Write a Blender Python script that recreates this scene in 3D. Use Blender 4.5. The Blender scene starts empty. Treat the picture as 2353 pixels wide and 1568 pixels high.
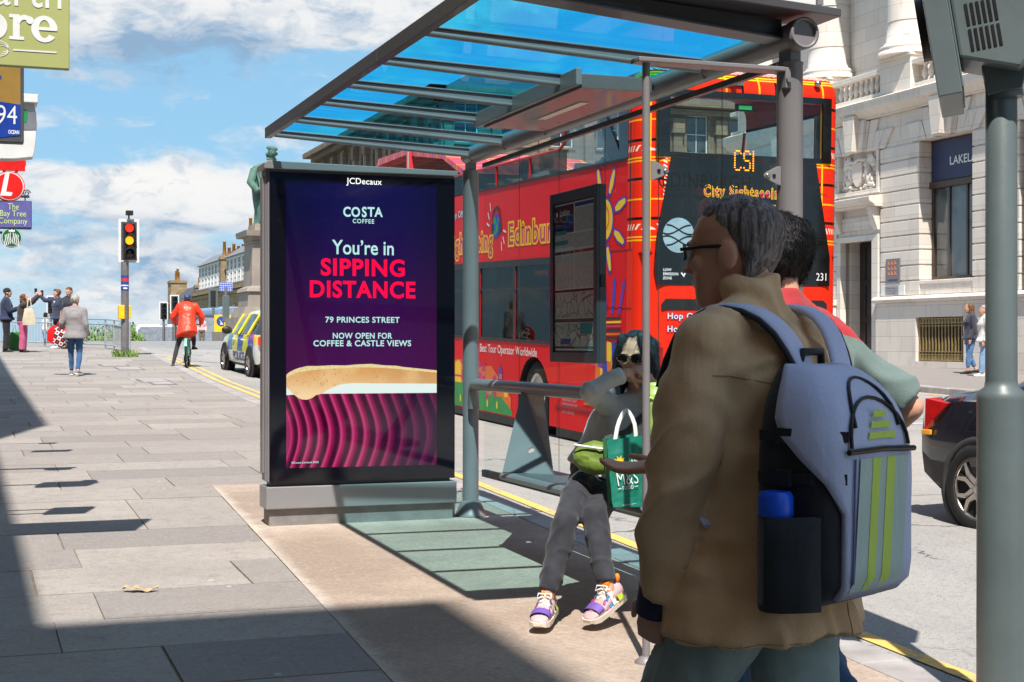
import bpy, bmesh, math, random
import numpy as np
from mathutils import Vector, Matrix, noise
R = math.radians
sc = bpy.context.scene
COL = sc.collection
random.seed(7)
# ---------------------------------------------------------------- camera
FPX, CXP, CYP, EYE = 3421.0, 1176.5, 784.0, 1.5
YAW = math.atan(1256 / FPX)
SN, CS = math.sin(YAW), math.cos(YAW)
cd = bpy.data.cameras.new('camera'); cam = bpy.data.objects.new('camera', cd); COL.objects.link(cam)
cam.location = (0, 0, EYE); cam.rotation_euler = (R(90), 0, -YAW)
cd.sensor_width = 36; cd.lens = 36 * FPX / 2353; cd.clip_start = .05; cd.clip_end = 6000
sc.camera = cam
sc.view_settings.view_transform = 'Standard'; sc.view_settings.look = 'None'
sc.view_settings.exposure = 0.58; sc.view_settings.gamma = 1
sc.cycles.use_denoising = True
sc.cycles.max_bounces = 10; sc.cycles.transparent_max_bounces = 24
sc.cycles.diffuse_bounces = 3; sc.cycles.glossy_bounces = 4; sc.cycles.transmission_bounces = 4
sc.cycles.sample_clamp_indirect = 6; sc.cycles.caustics_reflective = False; sc.cycles.caustics_refractive = False
# sun: shadows shift (+.19, +.58) per metre of height
SUNV = Vector((.19, .58, -1)).normalized()
sl = bpy.data.lights.new('sun', 'SUN'); so = bpy.data.objects.new('sun', sl); COL.objects.link(so)
so.rotation_euler = SUNV.to_track_quat('-Z', 'Y').to_euler(); so.location = (-10, -30, 60)
sl.energy = 4.8; sl.angle = R(.53); sl.color = (1, .95, .88)

def lin(r, g, b):
    f = lambda v: v / 12.92 if v <= .04045 else ((v + .055) / 1.055) ** 2.4
    return (f(r / 255), f(g / 255), f(b / 255), 1)

# ---------------------------------------------------------------- a small language for shader nodes
class Sk:
    def __init__(s, nt, o): s.nt, s.o = nt, o
    def m(s, op, b=None, c=None, clamp=False):
        n = s.nt.nodes.new('ShaderNodeMath'); n.operation = op; n.use_clamp = clamp
        for i, q in enumerate((s, b, c)):
            if q is None: continue
            if isinstance(q, Sk): s.nt.links.new(q.o, n.inputs[i])
            else: n.inputs[i].default_value = q
        return Sk(s.nt, n.outputs[0])
    def __add__(s, b): return s.m('ADD', b)
    __radd__ = __add__
    def __sub__(s, b): return s.m('SUBTRACT', b)
    def __mul__(s, b): return s.m('MULTIPLY', b)
    __rmul__ = __mul__
    def __truediv__(s, b): return s.m('DIVIDE', b)
    def __pow__(s, b): return s.m('POWER', b)
    def mx(s, b): return s.m('MAXIMUM', b)
    def mn(s, b): return s.m('MINIMUM', b)
    def near(s, p, w): return s.m('COMPARE', p, w)
    def gt(s, b): return s.m('GREATER_THAN', b)
    def lt(s, b): return s.m('LESS_THAN', b)
    def clamp(s): return s.m('ADD', 0.0, clamp=True)
    def smooth(s, a, b):
        n = s.nt.nodes.new('ShaderNodeMapRange'); n.interpolation_type = 'SMOOTHSTEP'
        s.nt.links.new(s.o, n.inputs[0]); n.inputs[1].default_value = a; n.inputs[2].default_value = b
        return Sk(s.nt, n.outputs[0])
    def xyz(s):
        n = s.nt.nodes.new('ShaderNodeSeparateXYZ'); s.nt.links.new(s.o, n.inputs[0])
        return [Sk(s.nt, n.outputs[i]) for i in range(3)]

def comb(nt, x, y, z):
    n = nt.nodes.new('ShaderNodeCombineXYZ')
    for i, q in enumerate((x, y, z)):
        if isinstance(q, Sk): nt.links.new(q.o, n.inputs[i])
        else: n.inputs[i].default_value = q
    return Sk(nt, n.outputs[0])

def mixc(nt, f, a, b):
    n = nt.nodes.new('ShaderNodeMix'); n.data_type = 'RGBA'
    for i, q in ((0, f), (6, a), (7, b)):
        if isinstance(q, Sk): nt.links.new(q.o, n.inputs[i])
        elif i == 0: n.inputs[0].default_value = q
        else: n.inputs[i].default_value = q if len(q) == 4 else (*q, 1)
    return Sk(nt, n.outputs[2])

def noi(nt, vec, scale, detail=3, rough=.55, dist=0, out=0):
    n = nt.nodes.new('ShaderNodeTexNoise'); n.inputs['Scale'].default_value = scale
    n.inputs['Detail'].default_value = detail; n.inputs['Roughness'].default_value = rough
    n.inputs['Distortion'].default_value = dist
    if vec is not None: nt.links.new(vec.o, n.inputs['Vector'])
    return Sk(nt, n.outputs[out])

def vor(nt, vec, scale, feature='F1', rnd=1):
    n = nt.nodes.new('ShaderNodeTexVoronoi'); n.feature = feature; n.inputs['Scale'].default_value = scale
    n.inputs['Randomness'].default_value = rnd
    if vec is not None: nt.links.new(vec.o, n.inputs['Vector'])
    return Sk(nt, n.outputs[0])

def tco(nt, kind='Object'):
    for n in nt.nodes:
        if n.type == 'TEX_COORD': return Sk(nt, n.outputs[kind])
    return Sk(nt, nt.nodes.new('ShaderNodeTexCoord').outputs[kind])

def wpos(nt):
    n = nt.nodes.new('ShaderNodeNewGeometry'); return Sk(nt, n.outputs['Position'])

def newmat(name):
    m = bpy.data.materials.new(name); m.use_nodes = True
    nt = m.node_tree; p = nt.nodes['Principled BSDF']
    return m, nt, p

def link(nt, s, inp): nt.links.new(s.o if isinstance(s, Sk) else s, inp)

def bumpto(nt, p, h, strength=.3, dist=.01):
    b = nt.nodes.new('ShaderNodeBump'); b.inputs['Strength'].default_value = strength
    b.inputs['Distance'].default_value = dist
    link(nt, h, b.inputs['Height']); nt.links.new(b.outputs[0], p.inputs['Normal'])

_mc = {}
def mat(name, col, rough=.5, metal=0, var=.12, vs=6, bump=0, bs=60, coat=0, spec=.5, emit=None, es=1.0, stretch=None):
    """a plain procedural material: colour with uneven tone, roughness and grain"""
    if name in _mc: return _mc[name]
    m, nt, p = newmat(name)
    col = col if len(col) == 4 else (*col, 1)
    v = tco(nt)
    if stretch:
        x, y, z = v.xyz(); v = comb(nt, x * stretch[0], y * stretch[1], z * stretch[2])
    n1 = noi(nt, v, vs, 5, .6)
    lo = tuple(q * (1 - var) for q in col[:3]) + (1,); hi = tuple(min(1, q * (1 + var)) for q in col[:3]) + (1,)
    link(nt, mixc(nt, n1.smooth(.3, .7), lo, hi), p.inputs['Base Color'])
    link(nt, (n1 - .5) * .25 + rough, p.inputs['Roughness'])
    p.inputs['Metallic'].default_value = metal; p.inputs['Coat Weight'].default_value = coat
    p.inputs['Specular IOR Level'].default_value = spec
    if bump: bumpto(nt, p, noi(nt, v, bs, 4, .6), bump, .01)
    if emit:
        p.inputs['Emission Color'].default_value = emit if len(emit) == 4 else (*emit, 1)
        p.inputs['Emission Strength'].default_value = es
    _mc[name] = m
    return m

# ---------------------------------------------------------------- world: sky with cumulus
w = bpy.data.worlds.new('World'); sc.world = w; w.use_nodes = True
nt = w.node_tree; nt.nodes.clear()
out = nt.nodes.new('ShaderNodeOutputWorld'); bg = nt.nodes.new('ShaderNodeBackground')
nt.links.new(bg.outputs[0], out.inputs[0]); bg.inputs[1].default_value = .084
sky = nt.nodes.new('ShaderNodeTexSky'); sky.sky_type = 'NISHITA'; sky.sun_disc = False
sky.sun_elevation = R(58.6); sky.sun_rotation = R(198); sky.air_density = 1.0; sky.dust_density = .6; sky.ozone_density = 1.5
skc = Sk(nt, sky.outputs[0])
d = tco(nt, 'Generated'); dx, dy, dz = d.xyz()
az = dx.m('ARCTAN2', dy) * 57.2958          # degrees east of the street's direction
el = dz.m('ARCSINE') * 57.2958
warp = noi(nt, comb(nt, az * .12, el * .3, 0.0), 1.0, 4, .6)
warp2 = noi(nt, comb(nt, az * .12, el * .3, 7.3), 1.0, 4, .6)
azw = az + (warp - .5) * 5.0; elw = el + (warp2 - .5) * 2.6
def blob(a0, e0, ra, re, s=1.0):
    da = (azw - a0) / ra; de = (elw - e0) / re
    return (da * da + de * de).m('MULTIPLY', -1.0).m('EXPONENT') * s
def pa(u): return math.degrees(math.atan((u - CXP) / FPX)) + 20.16
def pe(v): return math.degrees(math.atan((CYP - v) / FPX))
def blobp(u, v, ru, rv, s=1.0): return blob(pa(u), pe(v), ru / 59.7, rv / 59.7, s)
flow = noi(nt, comb(nt, azw * .10, elw * .40, 2.0), 1.0, 9, .64)       # wispy banks drawn out along the horizon
puff = noi(nt, comb(nt, azw * .30, elw * .62, 5.0), 1.0, 10, .66)
lumps = noi(nt, comb(nt, az * .5, el * .95, 9.0), 1.0, 9, .6, .4)
# cover: high bank at top, streaks, heaped cumulus low down
cov = (flow - .5) * 2.8 + (puff - .5) * 2.0 + .12
for b in ((560, 30, 520, 80, .8), (340, 440, 230, 62, 1.1), (490, 470, 150, 42, .6), (330, 600, 260, 60, .35),
          (80, 560, 160, 60, .3), (520, 640, 200, 70, .55), (1000, -60, 300, 90, .6), (260, 700, 400, 40, .4), (250, 330, 330, 26, .35)):
    cov = cov + blobp(*b)
for b in ((330, 330, 240, 22, .5), (480, 290, 150, 30, .45), (200, 385, 130, 20, .4), (640, 250, 200, 40, .4), (180, 250, 160, 40, .3)):
    cov = cov - blobp(*b)
mask = cov.smooth(-.05, .72)
# cloud light: white heads, blue-grey bases
dark = blobp(440, 150, 270, 52, 1.5) + blobp(330, 515, 260, 24, .8) + blobp(300, 565, 300, 22, .5) + blobp(500, 600, 200, 20, .5) + blobp(150, 640, 220, 20, .5) + blobp(250, 240, 260, 40, .4)
shade = (dark * (flow * 1.3 + .1) + (puff.smooth(.56, .30)) * .65 + (lumps.smooth(.58, .36)) * .5 - .10).clamp()
white = mixc(nt, shade, (7.0, 7.05, 7.1, 1), (2.3, 3.5, 5.0, 1))
heap = ((blobp(340, 425, 220, 52, 1.1) + blobp(620, 10, 420, 50, .7)).clamp() * lumps.smooth(.34, .52)).clamp()
white = mixc(nt, heap, white, (7.8, 7.65, 7.45, 1))
haze = el.smooth(5.0, -1.0)
base = mixc(nt, .70, skc, (2.3, 5.0, 7.4, 1))
base = mixc(nt, haze * .35, base, (5.0, 6.3, 7.2, 1))
full = mixc(nt, mask * .96, base, white)
up = el.smooth(25.0, 45.0)                  # overhead the sky is clearer
full = mixc(nt, up * .6, full, skc)
link(nt, full, bg.inputs[0])

# ---------------------------------------------------------------- mesh building
class MB:
    def __init__(s): s.v, s.f, s.m, s.sm = [], [], [], []
    def add(s, vs, fs, m=0, smooth=False, M=None):
        b = len(s.v)
        s.v += [tuple(M @ Vector(q)) for q in vs] if M is not None else [tuple(q) for q in vs]
        for f in fs: s.f.append(tuple(i + b for i in f)); s.m.append(m); s.sm.append(smooth)
        return s
    def box(s, a, b, m=0, M=None):
        (x0, y0, z0), (x1, y1, z1) = a, b
        x0, x1 = min(x0, x1), max(x0, x1); y0, y1 = min(y0, y1), max(y0, y1); z0, z1 = min(z0, z1), max(z0, z1)
        return s.add([(x0,y0,z0),(x1,y0,z0),(x1,y1,z0),(x0,y1,z0),(x0,y0,z1),(x1,y0,z1),(x1,y1,z1),(x0,y1,z1)],
              [(3,2,1,0),(4,5,6,7),(0,1,5,4),(1,2,6,5),(2,3,7,6),(3,0,4,7)], m, False, M)
    def prism(s, pts, h0, h1, axis='z', m=0, M=None):
        """pts: 2-D outline, ccw; extruded from h0 to h1 along axis"""
        n = len(pts)
        if axis == 'z': g = lambda p, h: (p[0], p[1], h)
        elif axis == 'y': g = lambda p, h: (p[0], h, p[1])
        else: g = lambda p, h: (h, p[0], p[1])
        vs = [g(p, h0) for p in pts] + [g(p, h1) for p in pts]
        fs = [tuple(range(n)), tuple(range(2*n-1, n-1, -1))] + [(i, i+n, (i+1) % n + n, (i+1) % n) for i in range(n)]
        return s.add(vs, fs, m, False, M)
    def poly(s, pts, m=0, M=None): return s.add(pts, [tuple(range(len(pts)))], m, False, M)
    def tube(s, pts, r, seg=10, m=0, M=None, caps=True, smooth=True):
        pts = [Vector(p) for p in pts]; n = len(pts)
        rs = r if isinstance(r, (list, tuple)) else [r] * n
        vs, fs = [], []
        ref = Vector((0, 0, 1))
        t0 = (pts[1] - pts[0]).normalized()
        if abs(t0.z) > .9: ref = Vector((0, 1, 0))
        a = t0.cross(ref).normalized()
        for i in range(n):
            t = (pts[min(i+1, n-1)] - pts[max(i-1, 0)]).normalized()
            a = (a - t * a.dot(t)).normalized(); b = t.cross(a)
            for k in range(seg):
                th = 2 * math.pi * k / seg
                vs.append(pts[i] + (a * math.cos(th) + b * math.sin(th)) * rs[i])
        for i in range(n - 1):
            for k in range(seg):
                fs.append((i*seg+k, i*seg+(k+1) % seg, (i+1)*seg+(k+1) % seg, (i+1)*seg+k))
        s.add(vs, fs, m, smooth, M)
        if caps:
            s.add(vs[:seg], [tuple(range(seg-1, -1, -1))], m, False, M); s.add(vs[-seg:], [tuple(range(seg))], m, False, M)
        return s
    def lathe(s, prof, c=(0, 0, 0), seg=20, m=0, M=None, smooth=True, cap=True):
        """prof: (radius, z) from bottom to top"""
        vs, fs = [], []; n = len(prof)
        for r, z in prof:
            for k in range(seg):
                th = 2 * math.pi * k / seg
                vs.append((c[0] + r * math.cos(th), c[1] + r * math.sin(th), c[2] + z))
        for i in range(n - 1):
            for k in range(seg):
                fs.append((i*seg+k, i*seg+(k+1) % seg, (i+1)*seg+(k+1) % seg, (i+1)*seg+k))
        s.add(vs, fs, m, smooth, M)
        if cap: s.add(vs[:seg], [tuple(range(seg-1, -1, -1))], m, False, M); s.add(vs[-seg:], [tuple(range(seg))], m, False, M)
        return s
    def ell(s, c, r, seg=16, rings=10, m=0, M=None, rot=None):
        r = r if isinstance(r, (list, tuple)) else (r, r, r)
        vs = [Vector((0, 0, -1))]; fs = []
        for i in range(1, rings):
            ph = -math.pi/2 + math.pi * i / rings
            for k in range(seg):
                th = 2 * math.pi * k / seg
                vs.append(Vector((math.cos(ph)*math.cos(th), math.cos(ph)*math.sin(th), math.sin(ph))))
        vs.append(Vector((0, 0, 1))); L = len(vs) - 1
        for k in range(seg):
            fs.append((0, 1+(k+1) % seg, 1+k)); fs.append((L, L-seg+k, L-seg+(k+1) % seg))
        for i in range(rings - 2):
            for k in range(seg):
                a = 1 + i*seg
                fs.append((a+k, a+(k+1) % seg, a+seg+(k+1) % seg, a+seg+k))
        Rm = rot if rot is not None else Matrix.Identity(3)
        vs = [Rm @ Vector((q.x*r[0], q.y*r[1], q.z*r[2])) + Vector(c) for q in vs]
        return s.add(vs, fs, m, True, M)
    def loft(s, rings, m=0, M=None, smooth=True, cap=True):
        n = len(rings[0]); vs = [p for r in rings for p in r]; fs = []
        for i in range(len(rings) - 1):
            for k in range(n): fs.append((i*n+k, i*n+(k+1) % n, (i+1)*n+(k+1) % n, (i+1)*n+k))
        s.add(vs, fs, m, smooth, M)
        if cap: s.add(rings[0], [tuple(range(n-1, -1, -1))], m, smooth, M); s.add(rings[-1], [tuple(range(n))], m, smooth, M)
        return s
    def sheet(s, grid, m=0, smooth=True, M=None):
        nr, nc = len(grid), len(grid[0]); vs = [p for r in grid for p in r]
        return s.add(vs, [(i*nc+j, i*nc+j+1, (i+1)*nc+j+1, (i+1)*nc+j) for i in range(nr-1) for j in range(nc-1)], m, smooth, M)
    def mesh(s, name, mats):
        me = bpy.data.meshes.new(name); me.from_pydata(s.v, [], s.f)
        for q in (mats if isinstance(mats, (list, tuple)) else [mats]): me.materials.append(q)
        me.polygons.foreach_set('material_index', s.m); me.polygons.foreach_set('use_smooth', s.sm)
        me.validate(); me.update()
        return me
    def build(s, name, mats, parent=None, loc=None, bevel=0, seg=2, weld=False, autosm=False, fixn=False):
        me = s.mesh(name, mats)
        if weld or fixn:
            bm = bmesh.new(); bm.from_mesh(me)
            if weld: bmesh.ops.remove_doubles(bm, verts=bm.verts, dist=1e-5)
            if fixn: bmesh.ops.recalc_face_normals(bm, faces=bm.faces)
            bm.to_mesh(me); bm.free()
        o = bpy.data.objects.new(name, me); COL.objects.link(o)
        if parent: o.parent = parent
        if loc: o.location = loc
        if bevel:
            b = o.modifiers.new('bevel', 'BEVEL'); b.width = bevel; b.segments = seg; b.limit_method = 'ANGLE'; b.angle_limit = R(40)
        return o

def tag(o, label=None, cat=None, group=None, kind=None):
    if label: o['label'] = label
    if cat: o['category'] = cat
    if group: o['group'] = group
    if kind: o['kind'] = kind
    return o

def thing(name, label, cat, loc=(0, 0, 0), rz=0, group=None):
    o = bpy.data.objects.new(name, None); COL.objects.link(o); o.empty_display_size = .2
    o.location = loc; o.rotation_euler = (0, 0, rz)
    return tag(o, label, cat, group)

def copy_tree(o, parent=None):
    c = o.copy(); COL.objects.link(c)
    if parent: c.parent = parent
    for ch in list(o.children): copy_tree(ch, c)
    return c

_tc = {}
def text_mesh(txt, size=1.0, bold=0.0, align='CENTER', spacing=1.0, xs=1.0, shear=0.0):
    """flat glyph outlines in x, y as (verts, faces)"""
    key = (txt, size, bold, align, spacing, xs, shear)
    if key in _tc: return _tc[key]
    cu = bpy.data.curves.new('t', 'FONT'); cu.body = txt; cu.size = size; cu.align_x = align; cu.offset = bold
    cu.space_character = spacing; cu.shear = shear; cu.resolution_u = 4; cu.fill_mode = 'FRONT'
    o = bpy.data.objects.new('t', cu); COL.objects.link(o)
    dg = bpy.context.evaluated_depsgraph_get(); me = o.evaluated_get(dg).to_mesh()
    vs = [(q.co.x * xs, q.co.y, 0) for q in me.vertices]; fs = [tuple(p.vertices) for p in me.polygons]
    o.evaluated_get(dg).to_mesh_clear(); bpy.data.objects.remove(o); bpy.data.curves.remove(cu)
    _tc[key] = (vs, fs); return vs, fs

def put_text(mb, txt, M, size, m=0, **k):
    vs, fs = text_mesh(txt, size, **k); mb.add(vs, fs, m, False, M)

def frame_m(o, ex, ey):
    """matrix whose x axis is ex, y axis ey, at o"""
    ex, ey = Vector(ex).normalized(), Vector(ey).normalized(); ez = ex.cross(ey)
    return Matrix(((ex.x, ey.x, ez.x, o[0]), (ex.y, ey.y, ez.y, o[1]), (ex.z, ey.z, ez.z, o[2]), (0, 0, 0, 1)))

def prof(Y):
    if Y < 30: return .0245 * Y
    if Y < 52: return .735 + .036 * (Y - 30)
    if Y < 60: return 1.527 + .036 * (Y - 52) - .0033 * (Y - 52) ** 2
    return 1.604 - .0168 * (Y - 60) - .0003 * (Y - 60) ** 2 if Y < 110 else .014 - .046 * (Y - 110)
def kerbx(Y): return 3.62 + .032 * Y
def roadz(x, y):
    f = min(1, max(0, (x - kerbx(y)) / 1.6)); return prof(y) - .03 - .09 * f * f * (3 - 2 * f)
def at(u, v, t):
    """the point at depth t metres seen at that place of the photograph"""
    a = (u - CXP) / FPX
    return Vector((t * (SN + CS * a), t * (CS - SN * a), EYE - (v - CYP) / FPX * t))
FACE = (1, 0, 0)                                    # lettering that faces the camera: x to the right, z up
def facing(o): return frame_m(o, (1, 0, 0), (0, 0, 1))      # normal -y
# ================================================================ ground
def asphalt(name, base, pale, patch=.5):
    m, nt, p = newmat(name); v = wpos(nt)
    big = noi(nt, v, .35, 4, .6); mid = noi(nt, v, 2.2, 5, .65); grit = noi(nt, v, 90, 2, .5); agg = vor(nt, v, 110)
    x, y, z = v.xyz()
    streak = noi(nt, comb(nt, x * 1.3, y * .12, 0.0), 1.0, 4, .6)
    f = (big.smooth(.38, .62) * .5 + mid.smooth(.35, .65) * .3 + streak.smooth(.4, .6) * .4).clamp()
    c = mixc(nt, f, base, pale)
    c = mixc(nt, agg.smooth(.0, .35) * .35, mixc(nt, .5, c, (.55, .54, .5, 1)), c)
    c = mixc(nt, grit.smooth(.55, .7) * .5, c, (.04, .04, .045, 1))
    g2 = noi(nt, v, 40, 3, .8); c = mixc(nt, g2.smooth(.54, .66) * .5, c, (.12, .115, .11, 1)); c = mixc(nt, g2.smooth(.44, .32) * .5, c, (.42, .40, .38, 1)); c = mixc(nt, noi(nt, v, 9, 6, .8).smooth(.54, .68) * .4, c, (.16, .15, .15, 1))
    crack = vor(nt, comb(nt, x + (mid - .5) * .8, y + (big - .5) * 2.0, 0.0), .55, 'DISTANCE_TO_EDGE')
    worn = noi(nt, v, .5, 2).smooth(.5, .6)
    c = mixc(nt, crack.smooth(.012, .003) * worn * .8, c, (.03, .028, .03, 1))
    link(nt, c, p.inputs['Base Color']); p.inputs['Roughness'].default_value = .85
    bumpto(nt, p, grit * .6 + agg * .8 - crack.smooth(.02, .0) * worn * 2.0, .55, .006)
    return m
M_road = asphalt('asphalt', lin(116, 112, 113), lin(146, 140, 137))
M_cross = asphalt('asphalt_dark', lin(86, 86, 92), lin(106, 105, 108))

def strip_sheet(name, xa, xb, y0, y1, dz, m, step=1.0, nx=6, skirt=0):
    mb = MB(); g = []; n = max(2, int((y1 - y0) / step))
    for i in range(n + 1):
        y = y0 + (y1 - y0) * i / n
        a, b = (xa(y) if callable(xa) else xa), (xb(y) if callable(xb) else xb)
        g.append([(a + (b - a) * j / nx, y, prof(y) + dz) for j in range(nx + 1)])
    mb.sheet(g, 0, True)
    return tag(mb.build(name, m), kind='structure')

# far land under everything
mb = MB(); g = []
for y in [-300, -100, -40, 0, 20, 30, 40, 52, 56, 60, 70, 80, 100, 110, 150, 250, 400, 700, 900]:
    z = prof(max(-60, min(y, 300))) - .45 if y < 300 else prof(300) - .45
    g.append([(x, y, z) for x in (-900, -200, -60, -10, 10, 30, 60, 200, 900)])
mb.sheet(g)
tag(mb.build('ground', mat('dry_earth', lin(110, 112, 96), .9, var=.2, vs=.3)), kind='structure')
mb = MB(); g = []
for i in range(68):
    y = -20 + i; k0 = kerbx(y) - .05
    g.append([(x, y, roadz(x, y)) for x in [k0, k0 + .25, k0 + .5, k0 + .75, k0 + 1, k0 + 1.3, k0 + 1.7, k0 + 2.4, 10, 12, 14, 16, 17.8]])
mb.sheet(g); tag(mb.build('road', M_road), kind='structure')
# the crossing at the crest
mb = MB(); g = []
for i in range(80):
    y = 46 + i * .8
    g.append([(x, y, prof(y) - .125) for x in (-60, -20, -5, 2, 6, 12, 18, 26, 60, 120)])
mb.sheet(g); tag(mb.build('crossing_road', M_cross), kind='structure')

# ---- flagstone pavement: each course of slabs laid across the walk
def slab_mat():
    m, nt, p = newmat('flagstone'); v = wpos(nt)
    at_ = nt.nodes.new('ShaderNodeAttribute'); at_.attribute_name = 'tone'
    tone = Sk(nt, at_.outputs['Fac'])
    n1 = noi(nt, v, 1.2, 5, .6); n2 = noi(nt, v, 9, 5, .65); gr = noi(nt, v, 170, 2, .6)
    c = mixc(nt, tone, lin(137, 131, 128), lin(169, 161, 154))
    c = mixc(nt, n1.smooth(.35, .7) * .5, c, lin(148, 138, 129))
    c = mixc(nt, n2.smooth(.45, .75) * .5, c, lin(126, 119, 114)); c = mixc(nt, noi(nt, v, .33, 6, .7).smooth(.48, .62) * .35, c, lin(138, 130, 126))
    sp = vor(nt, v, 3.1)
    c = mixc(nt, sp.smooth(.055, .045) * noi(nt, v, .9, 1).smooth(.45, .5) * .6, c, lin(205, 202, 198))   # old gum spots
    c = mixc(nt, gr.smooth(.5, .8) * .4, c, lin(96, 92, 92))
    sp1 = noi(nt, v, 48, 3, .75); sp2 = noi(nt, v, 17, 5, .75)
    c = mixc(nt, sp1.smooth(.54, .68) * .45, c, lin(104, 98, 96)); c = mixc(nt, sp1.smooth(.44, .32) * .35, c, lin(196, 188, 180)); c = mixc(nt, sp2.smooth(.56, .70) * .45, c, lin(112, 104, 98))
    link(nt, c, p.inputs['Base Color']); p.inputs['Roughness'].default_value = .78
    bumpto(nt, p, n2 * .6 + gr * .5, .35, .005)
    return m
M_slab = slab_mat()
M_joint = mat('joint_sand', lin(140, 126, 110), .95, var=.3, vs=3, bump=.5, bs=80)
strip_sheet('pavement_bed', -1.7, lambda y: kerbx(y) - .02, -6, 47, -.008, M_joint)
def patchx(y): return 1.60 + .047 * (y - 5.7)
rows = [-4, -3.2, -2.5, -1.8, -1.1, -.4, .3, 1.0, 1.75, 2.45, 3.1, 3.8, 4.5, 5.25, 5.95, 6.66, 7.30, 7.99, 8.755, 9.43, 10.126, 10.877, 11.71, 12.43, 13.08, 13.8, 14.45, 15.25, 15.96, 16.7, 17.43, 18.2]
while rows[-1] < 46.3: rows.append(rows[-1] + random.choice((.62, .7, .76, .82)))
mb = MB(); tones = []
fixed = {8.755: [-1.6, -.4, .62, 1.8], 9.43: [-1.6, -.5, .56, 1.62, 3], 7.99: [-1.6, .34, 1.45, 2], 7.30: [-1.6, .62, 1.7], 6.66: [-1.6, .39, 1.5, 2]}
for i in range(len(rows) - 1):
    y0, y1 = rows[i], rows[i + 1]
    ym = (y0 + y1) / 2
    x1 = patchx(ym) if ym < 12.43 else kerbx(ym) - .24
    xs = [-1.68]
    while xs[-1] < x1: xs.append(xs[-1] + random.uniform(.72, 1.55))
    if y0 in fixed: xs = fixed[y0] + [q for q in xs if q > fixed[y0][-1] + .5]
    xs = [q for q in xs if q < x1 - .2] + [x1]
    for a, b in zip(xs[:-1], xs[1:]):
        gx, gy = random.choice((.003, .004, .006, .009)), random.choice((.002, .003, .004))
        t = min(1, max(0, random.gauss(.5, .28)))
        dz = random.uniform(-.002, .002)
        if y0 == 8.755 and abs(a - .62) < .01: t = 1.0
        x1a = patchx(y0) if (b == x1 and ym < 12.43) else b
        x1b = patchx(y1) if (b == x1 and ym < 12.43) else b
        pts = [(a+gx, y0+gy, prof(y0)+dz), (x1a-gx, y0+gy, prof(y0)+dz), (x1b-gx, y1-gy, prof(y1)+dz), (a+gx, y1-gy, prof(y1)+dz)]
        lo = [(p[0], p[1], p[2] - .02) for p in pts]
        mb.add(pts + lo, [(0,1,2,3),(4,5,1,0),(5,6,2,1),(6,7,3,2),(7,4,0,3)]); tones += [t] * 5
o = tag(mb.build('pavement', M_slab), kind='structure')
at_ = o.data.attributes.new('tone', 'FLOAT', 'FACE'); at_.data.foreach_set('value', tones)

def conc_mat():
    m, nt, p = newmat('brushed_concrete'); v = wpos(nt); x, y, z = v.xyz()
    n1 = noi(nt, v, .9, 5, .65); n2 = noi(nt, v, 6, 4, .6); gr = noi(nt, v, 200, 2, .6)
    c = mixc(nt, n1.smooth(.35, .65), lin(152, 134, 120), lin(176, 158, 143))
    c = mixc(nt, n2.smooth(.5, .75) * .45, c, lin(150, 136, 124)); c = mixc(nt, noi(nt, v, 2.1, 6, .7).smooth(.5, .66) * .45, c, lin(158, 140, 124)); c = mixc(nt, (y - 10.0 + (n1 - .5) * .5).smooth(-.35, .05) * y.lt(10.1) * (n2 * .6 + .2), c, lin(206, 192, 176))
    c = mixc(nt, gr.smooth(.5, .8) * .3, c, lin(140, 122, 106))
    edge = (x - 1.60 - (y - 5.7) * .047)
    c = mixc(nt, (edge + (n2 - .5) * .12).smooth(.09, .0) * .55, c, lin(206, 196, 184))     # cement smeared along the seam
    link(nt, c, p.inputs['Base Color']); p.inputs['Roughness'].default_value = .85
    sp1 = noi(nt, v, 42, 3, .75); sp2 = noi(nt, v, 13, 6, .78); dr = noi(nt, comb(nt, x * 3, y * 1.1, 0.0), 1.0, 6, .7)
    c = mixc(nt, sp1.smooth(.53, .66) * .5, c, lin(124, 108, 98)); c = mixc(nt, sp1.smooth(.44, .32) * .4, c, lin(206, 192, 178)); c = mixc(nt, sp2.smooth(.55, .68) * .5, c, lin(134, 118, 106)); c = mixc(nt, dr.smooth(.52, .66) * .4, c, lin(146, 132, 122))
    link(nt, c, p.inputs['Base Color'])
    br = ((x * 2.0 + y + (n2 - .5) * .03) * 55.0).m('SINE')
    bumpto(nt, p, br * .25 + gr * .5, .5, .004)
    return m
mb = MB(); g = []
for i in range(46):
    y = -6 + i * (12.43 + 6) / 45
    g.append([(patchx(y) + (kerbx(y) - .24 - patchx(y)) * j / 5, y, prof(y) + .001) for j in range(6)])
mb.sheet(g); tag(mb.build('bus_stop_pavement', conc_mat()), kind='structure')

# iron-framed access covers let into the flags
M_cov = mat('cover_frame', lin(120, 108, 116), .7, var=.2)
def access_cover(u0, u1, v0, v1):
    pts = []
    for u, v in ((u0, v1), (u1, v1), (u1, v0), (u0, v0)):
        lo, hi = 1., 54.; a = (u - CXP) / FPX
        for _ in range(50):
            t = (lo + hi) / 2; p = at(u, v, t)
            if p.z > prof(p.y): lo = t
            else: hi = t
        pts.append(at(u, v, lo))
    x0, x1, y0, y1 = pts[0].x, pts[1].x, pts[0].y, pts[2].y; mb = MB(); f = .05
    mb.add([(x, y, prof(y) + .004) for x, y in ((x0, y0), (x1, y0), (x1, y1), (x0, y1))], [(0, 1, 2, 3)], 0)
    mb.add([(x, y, prof(y) + .007) for x, y in ((x0 + f, y0 + f), (x1 - f, y0 + f), (x1 - f, y1 - f), (x0 + f, y1 - f))], [(0, 1, 2, 3)], 1)
    o = tag(mb.build('access_cover', [M_cov, M_kerb]), kind='structure'); return o
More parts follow.
